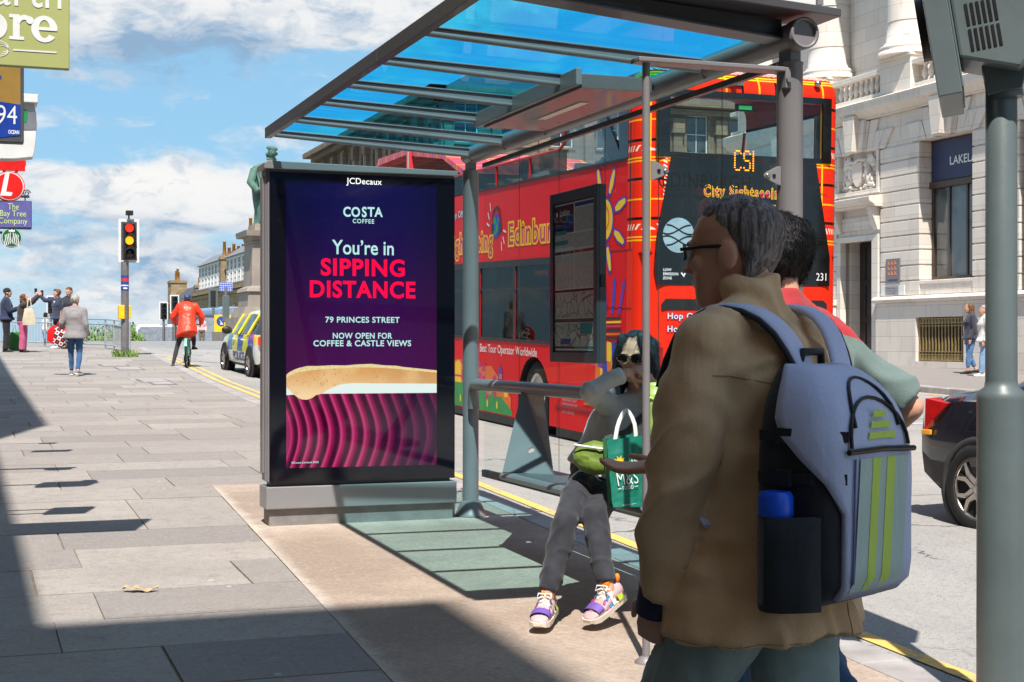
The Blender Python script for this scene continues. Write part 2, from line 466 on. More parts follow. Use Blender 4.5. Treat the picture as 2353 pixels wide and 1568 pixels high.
# kerbs
M_kerb = mat('kerb_granite', lin(158, 152, 150), .8, var=.2, vs=3, bump=.3, bs=70)
def kerb(name, xf, w, y0, y1, side=1):
    mb = MB(); y = y0
    while y < y1:
        ye = min(y + random.uniform(.85, 1.0), y1)
        a0, a1 = xf(y), xf(ye); q = .004
        pts = [(a0, y + q), (a0 + w, y + q), (a1 + w, ye - q), (a1, ye - q)]
        z0, z1 = prof(y), prof(ye); j = random.uniform(-.002, .003)
        vs = [(p[0], p[1], z - .3) for p, z in zip(pts, (z0, z0, z1, z1))] + [(p[0], p[1], z + .002 + j) for p, z in zip(pts, (z0, z0, z1, z1))]
        mb.add(vs, [(3,2,1,0),(4,5,6,7),(0,1,5,4),(1,2,6,5),(2,3,7,6),(3,0,4,7)]); y = ye
    return tag(mb.build(name, M_kerb, bevel=.012), kind='structure')
for q in ((272, 336, 844, 851), (325, 398, 871, 879), (352, 412, 878, 885), (232, 300, 838, 842)): access_cover(*q)
kerb('kerb', lambda y: kerbx(y) - .23, .22, -4, 46)
kerb('far_kerb', lambda y: 17.7, .3, 8, 47)
strip_sheet('far_pavement', 18.0, 24.2, 4, 47, 0, M_slab)

# painted lines
M_yel = None
def paint_mat(name, col):
    m, nt, p = newmat(name); v = wpos(nt)
    n1 = noi(nt, v, 14, 5, .7); n2 = noi(nt, v, 2.0, 3)
    wear = (n1 * .75 + n2 * .5).smooth(.62, .76)
    link(nt, mixc(nt, wear * .9, col, lin(150, 145, 142)), p.inputs['Base Color']); p.inputs['Roughness'].default_value = .7
    return m
M_yel = paint_mat('yellow_road_paint', lin(232, 186, 96)); M_wht = paint_mat('white_road_paint', lin(218, 216, 212))
def line(name, pts, wd, m, dz=-.116):
    mb = MB(); g = []
    fine = []
    for (a, b) in zip(pts[:-1], pts[1:]):
        n = max(1, int(math.dist(a, b) / .6))
        fine += [(a[0] + (b[0]-a[0]) * i / n, a[1] + (b[1]-a[1]) * i / n) for i in range(n)]
    fine.append(pts[-1])
    for i, q in enumerate(fine):
        a, b = fine[max(0, i-1)], fine[min(len(fine)-1, i+1)]
        t = Vector((b[0]-a[0], b[1]-a[1])).normalized(); nrm = Vector((t.y, -t.x)) * wd / 2
        g.append([(q[0]-nrm.x, q[1]-nrm.y, roadz(q[0]-nrm.x, q[1]) + .005), (q[0]+nrm.x, q[1]+nrm.y, roadz(q[0]+nrm.x, q[1]) + .005)])
    mb.sheet(g); return tag(mb.build(name, m), kind='structure')
line('yellow_line', [(kerbx(y) + .15, y) for y in (-3, 3, 10, 20, 30, 38)] + [(4.85, 40.5), (4.5, 42.2), (3.3, 43.4)], .1, M_yel)
line('yellow_line', [(kerbx(y) + .37, y) for y in (14, 20, 30, 38)] + [(5.1, 40.8), (4.75, 42.7), (3.4, 43.9)], .1, M_yel)
line('stop_line', [(5.2, 38.6), (9.8, 38.6)], .22, M_wht)
line('bay_line', [(6.0, 8.9), (6.3, 10.8)], .12, M_yel)
for y in (16.5, 17.9, 19.4): line('lane_dash', [(11.9, y), (13.3, y + .1)], .14, M_wht)
line('lane_line', [(9.75, 13.2), (11.5, 13.1)], .12, M_wht)
for x in (6.0, 7.2): line('lane_dash', [(x, 43.0), (x + .4, 43.05)], .2, M_wht)
line('far_yellow_line', [(17.45, 9), (17.45, 40)], .1, M_yel)
# ================================================================ helpers for placing on a plane
def xpl(u, v, X):
    a = (u - CXP) / FPX; return at(u, v, X / (SN + CS * a))
def ypl(u, v, Y):
    a = (u - CXP) / FPX; return at(u, v, Y / (CS - SN * a))
def zpl(u, v, Z): return at(u, v, (EYE - Z) * FPX / (v - CYP))
def wb(mb, name, mats, root, **k):
    """build from world coordinates under a root that stands unrotated"""
    return mb.build(name, mats, root, loc=-root.location, **k)
def fit(mb, txt, M, w_, h_, m=0, **k):
    """lettering scaled so that its outline fills w_ x h_ about the origin of M"""
    vs, fs = text_mesh(txt, 1.0, **k)
    x0, x1 = min(q[0] for q in vs), max(q[0] for q in vs); y0, y1 = min(q[1] for q in vs), max(q[1] for q in vs)
    sx, sy = w_ / (x1 - x0), h_ / (y1 - y0)
    mb.add([((q[0] - (x0 + x1) / 2) * sx, (q[1] - (y0 + y1) / 2) * sy, 0) for q in vs], fs, m, False, M)
    return (x0 + x1) / 2, (y0 + y1) / 2, sx, sy
def outline_text(mb, txt, M, w_, h_, layers, spacing=1.0, lift=.0012):
    """bubble lettering: (bold, material index) from the back to the front, all on the same letter centres"""
    base, _ = text_mesh(txt, 1.0, spacing=spacing)
    x0, x1 = min(q[0] for q in base), max(q[0] for q in base); y0, y1 = min(q[1] for q in base), max(q[1] for q in base)
    sx, sy = w_ / (x1 - x0), h_ / (y1 - y0); cx, cy = (x0 + x1) / 2, (y0 + y1) / 2
    for i, (b, m) in enumerate(layers):
        vs, fs = text_mesh(txt, 1.0, bold=b, spacing=spacing)
        mb.add([((q[0] - cx) * sx, (q[1] - cy) * sy, lift * i) for q in vs], fs, m, False, M)

M_grey = mat('grey_painted_metal', lin(128, 124, 126), .42, .0, var=.06, vs=3, bump=.06, bs=200, coat=.15)
M_dgrey = mat('dark_grey_metal', lin(74, 72, 75), .45, .0, var=.08, vs=3, coat=.1)
M_black = mat('black_trim', lin(22, 22, 24), .4, var=.1)
M_steel = mat('bolt_steel', lin(170, 168, 165), .35, .9, var=.1)
M_rub = mat('rubber', lin(18, 18, 19), .75, var=.2, vs=20)

def roof_glass():
    m, nt, p = newmat('blue_roof_glass'); nt.nodes.remove(p)
    out = [n for n in nt.nodes if n.type == 'OUTPUT_MATERIAL'][0]
    lw = nt.nodes.new('ShaderNodeLayerWeight'); lw.inputs[0].default_value = .5
    g = Sk(nt, lw.outputs['Facing'])
    x, y, z = wpos(nt).xyz()
    fine = ((x * 330.0).m('SINE') * .5 + .5) * .10                    # the printed film's fine lines
    t = g.smooth(.30, .80)                                            # more film is crossed at a flat angle
    c = mixc(nt, t, (.43, .76, .82, 1), (.006, .64, 1.0, 1))
    c = mixc(nt, fine, c, (.75, .9, 1, 1))
    tr = nt.nodes.new('ShaderNodeBsdfTransparent'); link(nt, c, tr.inputs[0])
    gl = nt.nodes.new('ShaderNodeBsdfGlossy'); gl.inputs['Roughness'].default_value = .03
    fr = nt.nodes.new('ShaderNodeFresnel'); fr.inputs[0].default_value = 1.4
    df = nt.nodes.new('ShaderNodeBsdfDiffuse'); df.inputs[0].default_value = (.45, .46, .44, 1); md = nt.nodes.new('ShaderNodeMixShader')
    gr = noi(nt, comb(nt, x * 1.2, y * 7.0, 0.0), 1.0, 6, .7).smooth(.45, .75) * .07 + noi(nt, wpos(nt), 38, 3, .7).smooth(.62, .70) * .10
    link(nt, gr, md.inputs[0]); nt.links.new(tr.outputs[0], md.inputs[1]); nt.links.new(df.outputs[0], md.inputs[2])
    mx = nt.nodes.new('ShaderNodeMixShader'); link(nt, Sk(nt, fr.outputs[0]) * .09, mx.inputs[0])
    nt.links.new(md.outputs[0], mx.inputs[1]); nt.links.new(gl.outputs[0], mx.inputs[2]); nt.links.new(mx.outputs[0], out.inputs[0])
    return m
def clear_glass(name, tint=(.9, .95, .94), refl=1.0, dust=.04, ior=1.5):
    if name in _mc: return _mc[name]
    m, nt, p = newmat(name); nt.nodes.remove(p)
    out = [n for n in nt.nodes if n.type == 'OUTPUT_MATERIAL'][0]
    tr = nt.nodes.new('ShaderNodeBsdfTransparent'); tr.inputs[0].default_value = (*tint, 1)
    gl = nt.nodes.new('ShaderNodeBsdfGlossy'); gl.inputs['Roughness'].default_value = .015
    df = nt.nodes.new('ShaderNodeBsdfDiffuse'); df.inputs[0].default_value = (.6, .6, .58, 1)
    fr = nt.nodes.new('ShaderNodeFresnel'); fr.inputs[0].default_value = ior
    m1 = nt.nodes.new('ShaderNodeMixShader'); m2 = nt.nodes.new('ShaderNodeMixShader')
    v = wpos(nt); x, y, z = v.xyz()
    smear = noi(nt, comb(nt, x * 6, y * 6, z * .8), 1.0, 4, .6).smooth(.4, .75)
    link(nt, smear * dust + dust * .25, m1.inputs[0])
    nt.links.new(tr.outputs[0], m1.inputs[1]); nt.links.new(df.outputs[0], m1.inputs[2])
    link(nt, Sk(nt, fr.outputs[0]) * refl, m2.inputs[0])
    nt.links.new(m1.outputs[0], m2.inputs[1]); nt.links.new(gl.outputs[0], m2.inputs[2]); nt.links.new(m2.outputs[0], out.inputs[0])
    _mc[name] = m
    return m
M_rglass = roof_glass(); M_cglass = clear_glass('shelter_glass', (.95, .985, .98), .04, .002)

# ================================================================ bus shelter
g0 = prof(7.9)
shl = thing('bus_shelter', 'grey steel bus shelter with a blue glass roof and perch bench', 'bus shelter', (3.4, 7.9, g0))
BX, BZ = 3.40, 2.83; YF, YN = 10.12, 5.70
mb = MB().tube([(BX, YN - .06, BZ), (BX, YF + .05, BZ)], .062, 24)
wb(mb, 'roof_beam', M_grey, shl)
for yy in (YF, 5.72):
    z0 = prof(yy); mb = MB()
    mb.lathe([(.118, 0), (.118, .006), (.108, .02), (.075, .098), (.066, .108), (.0575, .11), (.0575, 2.71 - z0), (.0600, 2.712 - z0), (.0600, 2.722 - z0), (.05, 2.724 - z0)], (BX, yy, z0), 28)
    mb.box((BX - .026, yy - .05, 2.70), (BX + .026, yy + .05, 2.79))
    for k in range(2):
        mb.ell((BX - .09 * math.cos(.5 + k), yy - .09 * math.sin(.5 + k), z0 + .05), .007, 8, 6)
    wb(mb, 'post', M_grey, shl, bevel=.002)
mb = MB()
mb.lathe([(.068, -.02), (.068, .05), (.056, .05), (.056, .035)], seg=28, M=Matrix.Translation((BX, YN - .06, BZ)) @ Matrix.Rotation(R(90), 4, 'X'))
mb.lathe([(.056, 0), (.056, .02)], seg=24, M=Matrix.Translation((BX, YN - .06, BZ)) @ Matrix.Rotation(R(90), 4, 'X'))
for q in (-.03, .03):
    mb.lathe([(.009, 0), (.009, .008), (.004, .008), (.004, .004)], seg=10, m=1, M=Matrix.Translation((BX + q, YN - .081, BZ)) @ Matrix.Rotation(R(90), 4, 'X'))
wb(mb, 'end_cap', [M_grey, M_steel], shl)
# ribs fall from the outer edge to the beam
XE, ZE, ZB = 1.93, 2.885, 2.80
ribs = [10.0, 9.31, 8.57, 7.93, 7.20, 6.46]
for y in ribs:
    xe = 2.93 if y in (7.93, 7.20) else BX - .03
    f = (xe - XE) / (BX - XE); ze = ZE + (ZB - ZE) * f
    mb = MB()
    mb.prism([(XE + .03, ZE + .010), (xe, ze + .012), (xe, ze + .056), (XE + .03, ZE + .030)], y - .014, y + .014, 'y')
    mb.tube([(XE + .03, y, ZE + .010), (xe, y, ze + .010)], .016, 12)
    mb.prism([(XE + .03, ZE + .032), (xe, ze + .054), (xe, ze + .062), (XE + .03, ZE + .040)], y - .024, y + .024, 'y')
    if xe > 3: mb.tube([(xe - .01, y, ze + .012), (BX - .02, y, BZ - .05)], .022, 12)
    wb(mb, 'roof_rib', M_grey, shl, bevel=.003)
# panes
ys = [5.80] + ribs[::-1]; ys[-1] = 10.0
def roof_z(x): return ZE + (ZB - ZE) * (x - XE) / (BX - XE)
for a, b in zip(ys[:-1], ys[1:]):
    x1 = 2.93 if (a >= 7.0 and b <= 8.6) else BX
    o_ = .060
    mb = MB()
    f1 = (x1 - XE) / (BX - XE); zr = roof_z(x1) + .064 * f1 + .044 * (1 - f1)
    lo = [(XE + .02, a + .002, ZE + .044), (x1, a + .002, zr), (x1, b - .002, zr), (XE + .02, b - .002, ZE + .044)]
    mb.poly(lo)
    wb(mb, 'roof_pane', M_rglass, shl)
mb = MB()
y = 5.68
while y < 10.06:
    ye = min(y + 1.46, 10.07)
    mb.box((XE - .022, y + .002, ZE - .008), (XE + .022, ye - .002, ZE + .062)); y = ye
wb(mb, 'roof_edge_trim', M_dgrey, shl, bevel=.004)
# front beam, drip plate and white name board above
mb = MB()
mb.prism([(XE - .02, 2.938), (BX - .05, 2.818), (BX - .05, 2.905), (XE - .02, 2.99)], 5.70, 5.79, 'y')
mb.prism([(XE, 2.934), (BX - .06, 2.814), (BX - .06, 2.828), (XE, 2.948)], 5.675, 5.815, 'y')
mb.prism([(XE - .03, 2.992), (BX + .155, 2.902), (BX + .155, 2.937), (XE - .03, 3.03)], 5.55, 5.80, 'y')
wb(mb, 'front_beam', M_dgrey, shl, bevel=.004)
mb = MB()
mb.prism([(XE + .0, 3.033), (BX + .06, 2.945), (BX + .06, 3.20), (XE + .0, 3.28)], 5.60, 5.66, 'y')
wb(mb, 'name_board', [mat('white_enamel', lin(226, 226, 224), .35, var=.03)], shl, bevel=.004)
mb = MB()
mb.lathe([(.011, 0), (.011, .006), (.005, .01)], seg=10, M=Matrix.Translation((BX - .02, 5.6, BZ + .2)) @ Matrix.Rotation(R(90), 4, 'X'))
mb.box((BX + .062, 5.59, BZ + .126), (BX + .09, 5.67, BZ + .372))
wb(mb, 'board_bracket', M_grey, shl)
# light panel in the roof
mb = MB(); mb.box((2.94, 6.98, 2.786), (3.335, 8.50, 2.86))
wb(mb, 'light_panel', mat('panel_liner', lin(112, 102, 100), .3, var=.05, coat=.3), shl, bevel=.004)
mb = MB(); mb.box((3.10, 7.38, 2.780), (3.15, 8.02, 2.7855)); wb(mb, 'lamp_strip', mat('lamp_lens', lin(232, 226, 210), .3, var=.03), shl)
mb = MB(); mb.box((2.905, 6.97, 2.80), (2.938, 8.58, 2.885)); wb(mb, 'panel_edge', M_grey, shl, bevel=.004)
# back glazing
gy = [10.03, 9.29, 8.585, 7.875, 7.17, 6.46, 5.78]
for a, b in zip(gy[:-1], gy[1:]):
    mb = MB(); mb.box((3.466, b + .004, .58), (3.474, a - .004, 2.745)); wb(mb, 'back_pane', M_cglass, shl)
mb = MB(); mb.box((3.452, 5.78, .535), (3.488, 10.03, .585)); mb.box((3.455, 5.78, 2.735), (3.485, 10.03, 2.765))
for q in gy[1:-1]: mb.box((3.462, q - .003, .585), (3.464, q + .003, 2.735))
wb(mb, 'glazing_rail', M_dgrey, shl, bevel=.003)
# end screen towards the camera
ge = prof(5.7)
mb = MB(); mb.tube([(2.70, 5.71, ge), (2.70, 5.71, 2.675)], .0165, 16); mb.lathe([(.05, 0), (.05, .008), (.02, .03)], (2.70, 5.71, ge), 18)
wb(mb, 'end_post', M_grey, shl)
mb = MB(); mb.prism([(2.645, 2.672), (3.345, 2.672), (3.345, 2.692), (2.645, 2.692)], 5.66, 5.75, 'y'); wb(mb, 'end_rail', M_grey, shl, bevel=.004)
mb = MB(); mb.box((2.735, 5.706, .55), (3.325, 5.714, 2.668)); wb(mb, 'end_pane', M_cglass, shl)
mb = MB()
fit(mb, 'EDINBVRGH', facing((2.985, 5.7045, 2.185)), .42, .062, spacing=1.15)
fit(mb, 'THE CITY OF EDINBURGH COUNCIL', facing((2.985, 5.7045, 2.115)), .44, .018, spacing=1.3)
mb.tube([(2.775 + .016 * math.cos(k * .55), 5.7045, 2.185 + .03 * math.sin(k * .55)) for k in range(2, 10)], .003, 6)
wb(mb, 'lettering', M_black, shl)
for x, s in ((2.716, 1), (3.343, -1)):
    mb = MB(); mb.prism([(x, 2.262), (x, 2.178), (x + s * .018, 2.182), (x + s * .078, 2.208), (x + s * .086, 2.220), (x + s * .078, 2.232), (x + s * .018, 2.262)][::s], 5.696, 5.702, 'y')
    mb.lathe([(.008, 0), (.008, .004)], seg=12, m=1, M=Matrix.Translation((x + s * .036, 5.6955, 2.22)) @ Matrix.Rotation(R(90), 4, 'X'))
    mb.lathe([(.010, 0), (.010, .006), (.005, .008)], seg=12, m=2, M=Matrix.Translation((x + s * .068, 5.6955, 2.22)) @ Matrix.Rotation(R(90), 4, 'X'))
    wb(mb, 'glass_clamp', [M_grey, M_black, M_steel], shl, bevel=.002, fixn=True)
mb = MB(); mb.box((3.345, 5.66, 2.60), (3.372, 5.70, 2.69)); mb.lathe([(.012, 0), (.012, .012)], seg=12, m=1, M=Matrix.Translation((3.358, 5.66, 2.635)) @ Matrix.Rotation(R(90), 4, 'X')); wb(mb, 'rail_bracket', [M_grey, M_steel], shl, bevel=.004)
# leaning rail and perch bench
mb = MB(); mb.tube([(3.39, 10.02, 1.02), (3.388, 10.02, 1.14), (3.385, 9.98, 1.185), (3.38, 9.92, 1.195), (3.38, 9.0, 1.197), (3.38, 6.2, 1.20)], .041, 18)
wb(mb, 'leaning_rail', M_grey, shl)
def perf():
    m, nt, p = newmat('perforated_metal'); x, y, z = wpos(nt).xyz()
    q = 2 * math.pi / .016
    hole = ((x * q).m('SINE') * (y * q).m('SINE')).gt(.32)
    link(nt, mixc(nt, hole, lin(120, 126, 128), (.01, .012, .013, 1)), p.inputs['Base Color']); p.inputs['Roughness'].default_value = .38; p.inputs['Metallic'].default_value = .25
    return m
mb = MB()
sec = [(3.41, .700), (3.10, .700), (3.075, .695), (3.06, .682), (3.058, .668), (3.066, .656), (3.08, .652), (3.41, .655)]
mb.prism(sec, 6.05, 8.56, 'y')
mb.poly([(3.11, 6.1, .7015), (3.4, 6.1, .7015), (3.4, 8.4, .7015), (3.11, 8.4, .7015)], 1)
wb(mb, 'perch_bench', [M_grey, perf()], shl, fixn=True)
def plate(pts, th, m, name, hole=None):
    """a flat sheet of metal through pts with real thickness and, if wanted, a round hole"""
    P_ = [Vector(q) for q in pts]; n = (P_[1] - P_[0]).cross(P_[2] - P_[0]).normalized()
    mb = MB(); k = len(P_)
    if not hole:
        mb.add([q + n * th / 2 for q in P_] + [q - n * th / 2 for q in P_], [tuple(range(k)), tuple(range(2*k-1, k-1, -1))] + [(i, i+k, (i+1) % k + k, (i+1) % k) for i in range(k)])
    else:
        c, r = Vector(hole[0]), hole[1]; e1 = (P_[1] - P_[0]).normalized(); e2 = n.cross(e1); N = 24
        ring = [c + (e1 * math.cos(2*math.pi*i/N) + e2 * math.sin(2*math.pi*i/N)) * r for i in range(N)]
        def ray(i):
            d_ = (ring[i] - c).normalized(); best = 1e9
            for j in range(k):
                a, b = P_[j], P_[(j+1) % k]
                ax, ay, bx, by = (a-c).dot(e1), (a-c).dot(e2), (b-c).dot(e1), (b-c).dot(e2); dx_, dy_ = d_.dot(e1), d_.dot(e2)
                den = dx_ * (by - ay) - dy_ * (bx - ax)
                if abs(den) < 1e-9: continue
                t = (ax * (by - ay) - ay * (bx - ax)) / den; s_ = (ax * dy_ - ay * dx_) / den
                if t > 0 and -1e-6 <= s_ <= 1 + 1e-6: best = min(best, t)
            return c + d_ * best
        outr = [ray(i) for i in range(N)]
        for sgn in (1, -1):
            off = n * th / 2 * sgn
            for i in range(N):
                j = (i + 1) % N; q = [ring[i] + off, outr[i] + off, outr[j] + off, ring[j] + off]
                mb.add(q if sgn > 0 else q[::-1], [(0, 1, 2, 3)])
        for q in P_: pass
        # corners between neighbouring rays
        for qc in P_:
            dq = qc - c; a_ = math.atan2(dq.dot(e2), dq.dot(e1)) % (2 * math.pi); i = int(a_ / (2 * math.pi) * N) % N; j = (i + 1) % N
            for sgn in (1, -1):
                off = n * th / 2 * sgn; q = [outr[i] + off, qc + off, outr[j] + off]; mb.add(q if sgn > 0 else q[::-1], [(0, 1, 2)])
        for i in range(N):
            j = (i + 1) % N; mb.add([ring[i] + n * th / 2, ring[j] + n * th / 2, ring[j] - n * th / 2, ring[i] - n * th / 2], [(0, 1, 2, 3)])
        mb.add([q + n * th / 2 for q in P_] + [q - n * th / 2 for q in P_], [(i, i+k, (i+1) % k + k, (i+1) % k) for i in range(k)])
    return wb(mb, name, m, shl)
def bench_bracket(dy):
    A, B_, C_ = Vector((3.075, 8.54 + dy, .70)), Vector((3.30, 8.27 + dy, .70)), Vector((3.37, 8.97 + dy, 1.215))
    D_ = Vector((3.37, 8.62 + dy, 1.175))
    plate([A, B_, C_], .006, M_grey, 'bench_bracket', (A * .28 + B_ * .47 + C_ * .25, .021))
    plate([B_, D_, C_], .006, M_grey, 'bench_bracket')
bench_bracket(0); bench_bracket(-2.1)

# timetable case
M_case = mat('case_frame', lin(58, 62, 66), .4, var=.08, coat=.1)
XC = 3.30
mb = MB()
y0, y1, z0, z1 = 7.60, 8.31, 1.375, 2.375
mb.box((XC + .006, y0, z0), (XC + .05, y1, z1))
for a, b in (((XC - .008, y0, z0), (XC + .006, y0 + .05, z1)), ((XC - .008, y1 - .05, z0), (XC + .006, y1, z1)), ((XC - .008, y0 + .05, z0), (XC + .006, y1 - .05, z0 + .06)), ((XC - .008, y0 + .05, z1 - .06), (XC + .006, y1 - .05, z1))): mb.box(a, b)
mb.box((XC + .012, y0 - .006, 1.80), (XC + .04, y0, 1.87), 1)
case = wb(mb, 'timetable_case', [M_case, M_black], shl, bevel=.003)
def paper(name, kind):
    m, nt, p = newmat(name); x, y, z = wpos(nt).xyz()
    v = comb(nt, y, z, 0.0)
    if kind == 'table':
        rowsn = (z * 260.0).m('FRACT').lt(.5); cols = noi(nt, comb(nt, y * 90, z * 41, 0.0), 1, 1).gt(.5)
        c = mixc(nt, rowsn * cols * .5, lin(206, 206, 206), lin(90, 90, 95))
    else:
        e = vor(nt, v, 14, 'DISTANCE_TO_EDGE').lt(.035); e2 = vor(nt, v, 45, 'DISTANCE_TO_EDGE').lt(.06)
        n = noi(nt, v, 6, 2)
        c = mixc(nt, n.smooth(.55, .6) * .6, lin(205, 200, 190), lin(150, 190, 170)); c = mixc(nt, e2 * .35, c, lin(140, 130, 130)); c = mixc(nt, e * .8, c, lin(120, 50, 90))
    link(nt, c, p.inputs['Base Color']); p.inputs['Roughness'].default_value = .6
    return m
M_tab, M_map = paper('printed_timetable', 'table'), paper('printed_map', 'map')
M_mar, M_blue, M_teal, M_wh, M_red = mat('maroon_print', lin(92, 20, 48), .6), mat('blue_print', lin(40, 70, 140), .6), mat('teal_print', lin(60, 150, 160), .6), mat('white_print', lin(230, 230, 228), .6, var=.03), mat('red_print', lin(200, 50, 50), .6)
mb = MB()
def pq(u0, u1, w0, w1, m, l=0): # u along -y from the far edge, w up
    ya, yb = y1 - .06 - u0 * .59, y1 - .06 - u1 * .59
    mb.poly([(XC + .004 - l, ya, z0 + .07 + w0 * .86), (XC + .004 - l, yb, z0 + .07 + w0 * .86), (XC + .004 - l, yb, z0 + .07 + w1 * .86), (XC + .004 - l, ya, z0 + .07 + w1 * .86)], m)
pq(0, 1, 0, 1, 3)
pq(0, .49, .80, .99, 2, .001); pq(.05, .45, .82, .86, 4, .002); pq(.02, .3, .79, .83, 5, .002); pq(.3, .49, .86, .92, 4, .002)
pq(.52, .99, .965, .99, 4, .001); pq(.52, .99, .80, .955, 0, .001); pq(.0, .49, .70, .79, 0, .001); pq(0, .34, .72, .75, 5, .002)
pq(.0, .49, .655, .675, 2, .001); pq(.5, .99, .655, .675, 6, .001); pq(.5, .99, .69, .79, 0, .001)
pq(.0, .49, .42, .645, 0, .001); pq(.51, .99, .42, .645, 0, .001); pq(0, .99, .395, .412, 2, .001)
pq(.0, .99, .22, .39, 1, .001); pq(0, .99, .19, .215, 2, .001); pq(.0, .99, .03, .185, 1, .001); pq(.15, .42, .04, .08, 4, .002); pq(.65, .95, .11, .185, 5, .0015); pq(0, .5, .012, .028, 2, .001); pq(.5, .99, .012, .028, 5, .001)
MT = frame_m((XC + .0005, y1 - .06 - .27 * .59, z0 + .07 + .94 * .86), (0, -1, 0), (0, 0, 1)); fit(mb, 'Lothian', MT, .15, .04, 3, bold=.01)
mb.ell((XC + .001, y1 - .06 - .06 * .59, z0 + .07 + .935 * .86), (.001, .014, .014), 12, 6, 3)
mb.build('timetable_sheets', [M_tab, M_map, M_mar, M_wh, M_blue, M_teal, M_red], case)
mb = MB(); mb.poly([(XC - .003, y1 - .05, z0 + .06), (XC - .003, y0 + .05, z0 + .06), (XC - .003, y0 + .05, z1 - .06), (XC - .003, y1 - .05, z1 - .06)])
mb.build('case_pane', clear_glass('case_glass', (.86, .89, .9), .16, .01), case)

# ================================================================ advertising panel
PY = 10.0
ga = prof(PY)
adv = thing('advertising_panel', 'tall lit advertising screen for coffee on a grey metal plinth', 'advertising panel', (2.575, PY + .1, ga))
px0, px1 = 1.915, 3.245
mb = MB(); mb.box((px0 + .015, PY + .02, ga - .05), (px1 - .015, PY + .215, .362)); wb(mb, 'plinth', mat('plinth_concrete', lin(132, 128, 126), .7, var=.15, vs=7, bump=.3, bs=40), adv)
mb = MB(); mb.box((px0 - .012, PY - .012, .362), (px1 + .008, PY + .235, .513)); wb(mb, 'base_box', mat('satin_aluminium', lin(150, 148, 150), .38, .25, var=.05, vs=2), adv, bevel=.006)
mb = MB()
mb.box((px0 + .03, PY + .03, .513), (px1 - .03, PY + .2, .55), 1)
mb.box((px0, PY + .012, .545), (px1, PY + .215, 2.66))
mb.box((px0 - .022, PY + .075, .60), (px0 - .004, PY + .16, 2.62)); mb.box((px0 - .012, PY + .02, .55), (px0, PY + .06, 2.66))
wb(mb, 'housing', [M_grey, M_dgrey], adv, bevel=.005)
mb = MB(); mb.prism([(px0 - .03, 2.66), (px1 + .01, 2.66), (px1 + .01, 2.695), (px0 - .01, 2.715), (px0 - .03, 2.70)], PY - .04, PY + .24, 'y'); wb(mb, 'top_cap', M_grey, adv, bevel=.005)
def glow(name, fn, es=1.0, refl=True):
    m, nt, p = newmat(name); x, y, z = wpos(nt).xyz()
    c = fn(nt, x, y, z) if callable(fn) else None
    p.inputs['Base Color'].default_value = (.004, .004, .006, 1); p.inputs['Roughness'].default_value = .06; p.inputs['Specular IOR Level'].default_value = .5
    if c is not None: link(nt, c, p.inputs['Emission Color'])
    else: p.inputs['Emission Color'].default_value = fn
    p.inputs['Emission Strength'].default_value = es * .82
    return m
def bgfn(nt, x, y, z):
    g = z.smooth(.6, 2.5); e = ((x - 2.6).m('ABSOLUTE')).smooth(.55, .2)
    c = mixc(nt, g, lin(74, 6, 64), lin(6, 5, 48)); mid = z.smooth(1.15, 1.6)
    c = mixc(nt, mid, lin(60, 4, 60), c); return mixc(nt, e * .5, c, mixc(nt, g, lin(76, 10, 76), lin(16, 8, 74)))
SY = PY - .002
a_, b_ = ypl(657, 1075, SY), ypl(1003, 430, SY)
mb = MB(); mb.box((px0 + .012, SY, .535), (px1 - .004, PY + .011, 2.645)); scr = wb(mb, 'screen_glass', glow('screen_border', (0.0008, .001, .004, 1)), adv, bevel=.002)
mb = MB()
mb.poly([(a_.x, SY - .001, a_.z), (b_.x, SY - .001, a_.z), (b_.x, SY - .001, b_.z), (a_.x, SY - .001, b_.z)])
def zz(zx, zy, l): # the picture's outlines
    q = ypl((640 + zx * .31884) * .91914, (860 + zy * .31884) * .91914, SY); return (q.x, SY - l, q.z)
def clipx(pts): return pts
cup = [zz(*p, .0016) for p in ((238, 395), (238, 975), (1416, 948), (1416, 380), (700, 378), (420, 390))]
mb.poly(cup, 1)
rim = [zz(*p, .0020) for p in ((238, 330), (238, 402), (420, 392), (1416, 384), (1416, 300), (700, 300))]
mb.poly(rim, 2)
foam = [(238, 242), (262, 222), (300, 202), (340, 188), (400, 174), (480, 174), (600, 168), (700, 170), (780, 162), (905, 157), (1000, 168), (1100, 172), (1160, 182), (1260, 192), (1416, 208), (1416, 312), (1000, 310), (760, 308), (700, 312), (650, 322), (600, 342), (550, 368), (510, 392), (470, 402), (440, 424), (400, 438), (360, 436), (330, 424), (300, 400), (265, 368), (238, 340)]
mb.poly([zz(*p, .0024) for p in foam][::-1], 3)
lip = [(238, 242), (262, 222), (300, 202), (340, 188), (400, 174), (480, 174), (600, 168), (700, 170), (780, 162), (905, 157), (1000, 168), (1100, 172), (1160, 182), (1260, 192), (1416, 208), (1416, 226), (1200, 206), (1000, 188), (800, 184), (600, 194), (420, 208), (320, 226), (260, 250), (238, 268)]
mb.poly([zz(*p, .0028) for p in lip][::-1], 4)
def cupfn(nt, x, y, z):
    zc = (z - .72) / .5
    w_ = ((z - .86) * 7.5).m('COSINE') * .052
    xx = x - a_.x - w_ * 1.0
    ph = (xx + .02).mx(.0) ** .85 * 78.0
    s_ = ph.m('SINE') * .5 + .5
    hi = (ph + 0.9).m('SINE').smooth(.55, 1.0)
    c = mixc(nt, s_ ** 1.6, lin(58, 2, 34), lin(150, 16, 78)); c = mixc(nt, hi * .55, c, lin(206, 70, 128))
    right = x.smooth(2.45, 2.95)
    return mixc(nt, right * .8, c, lin(34, 4, 44))
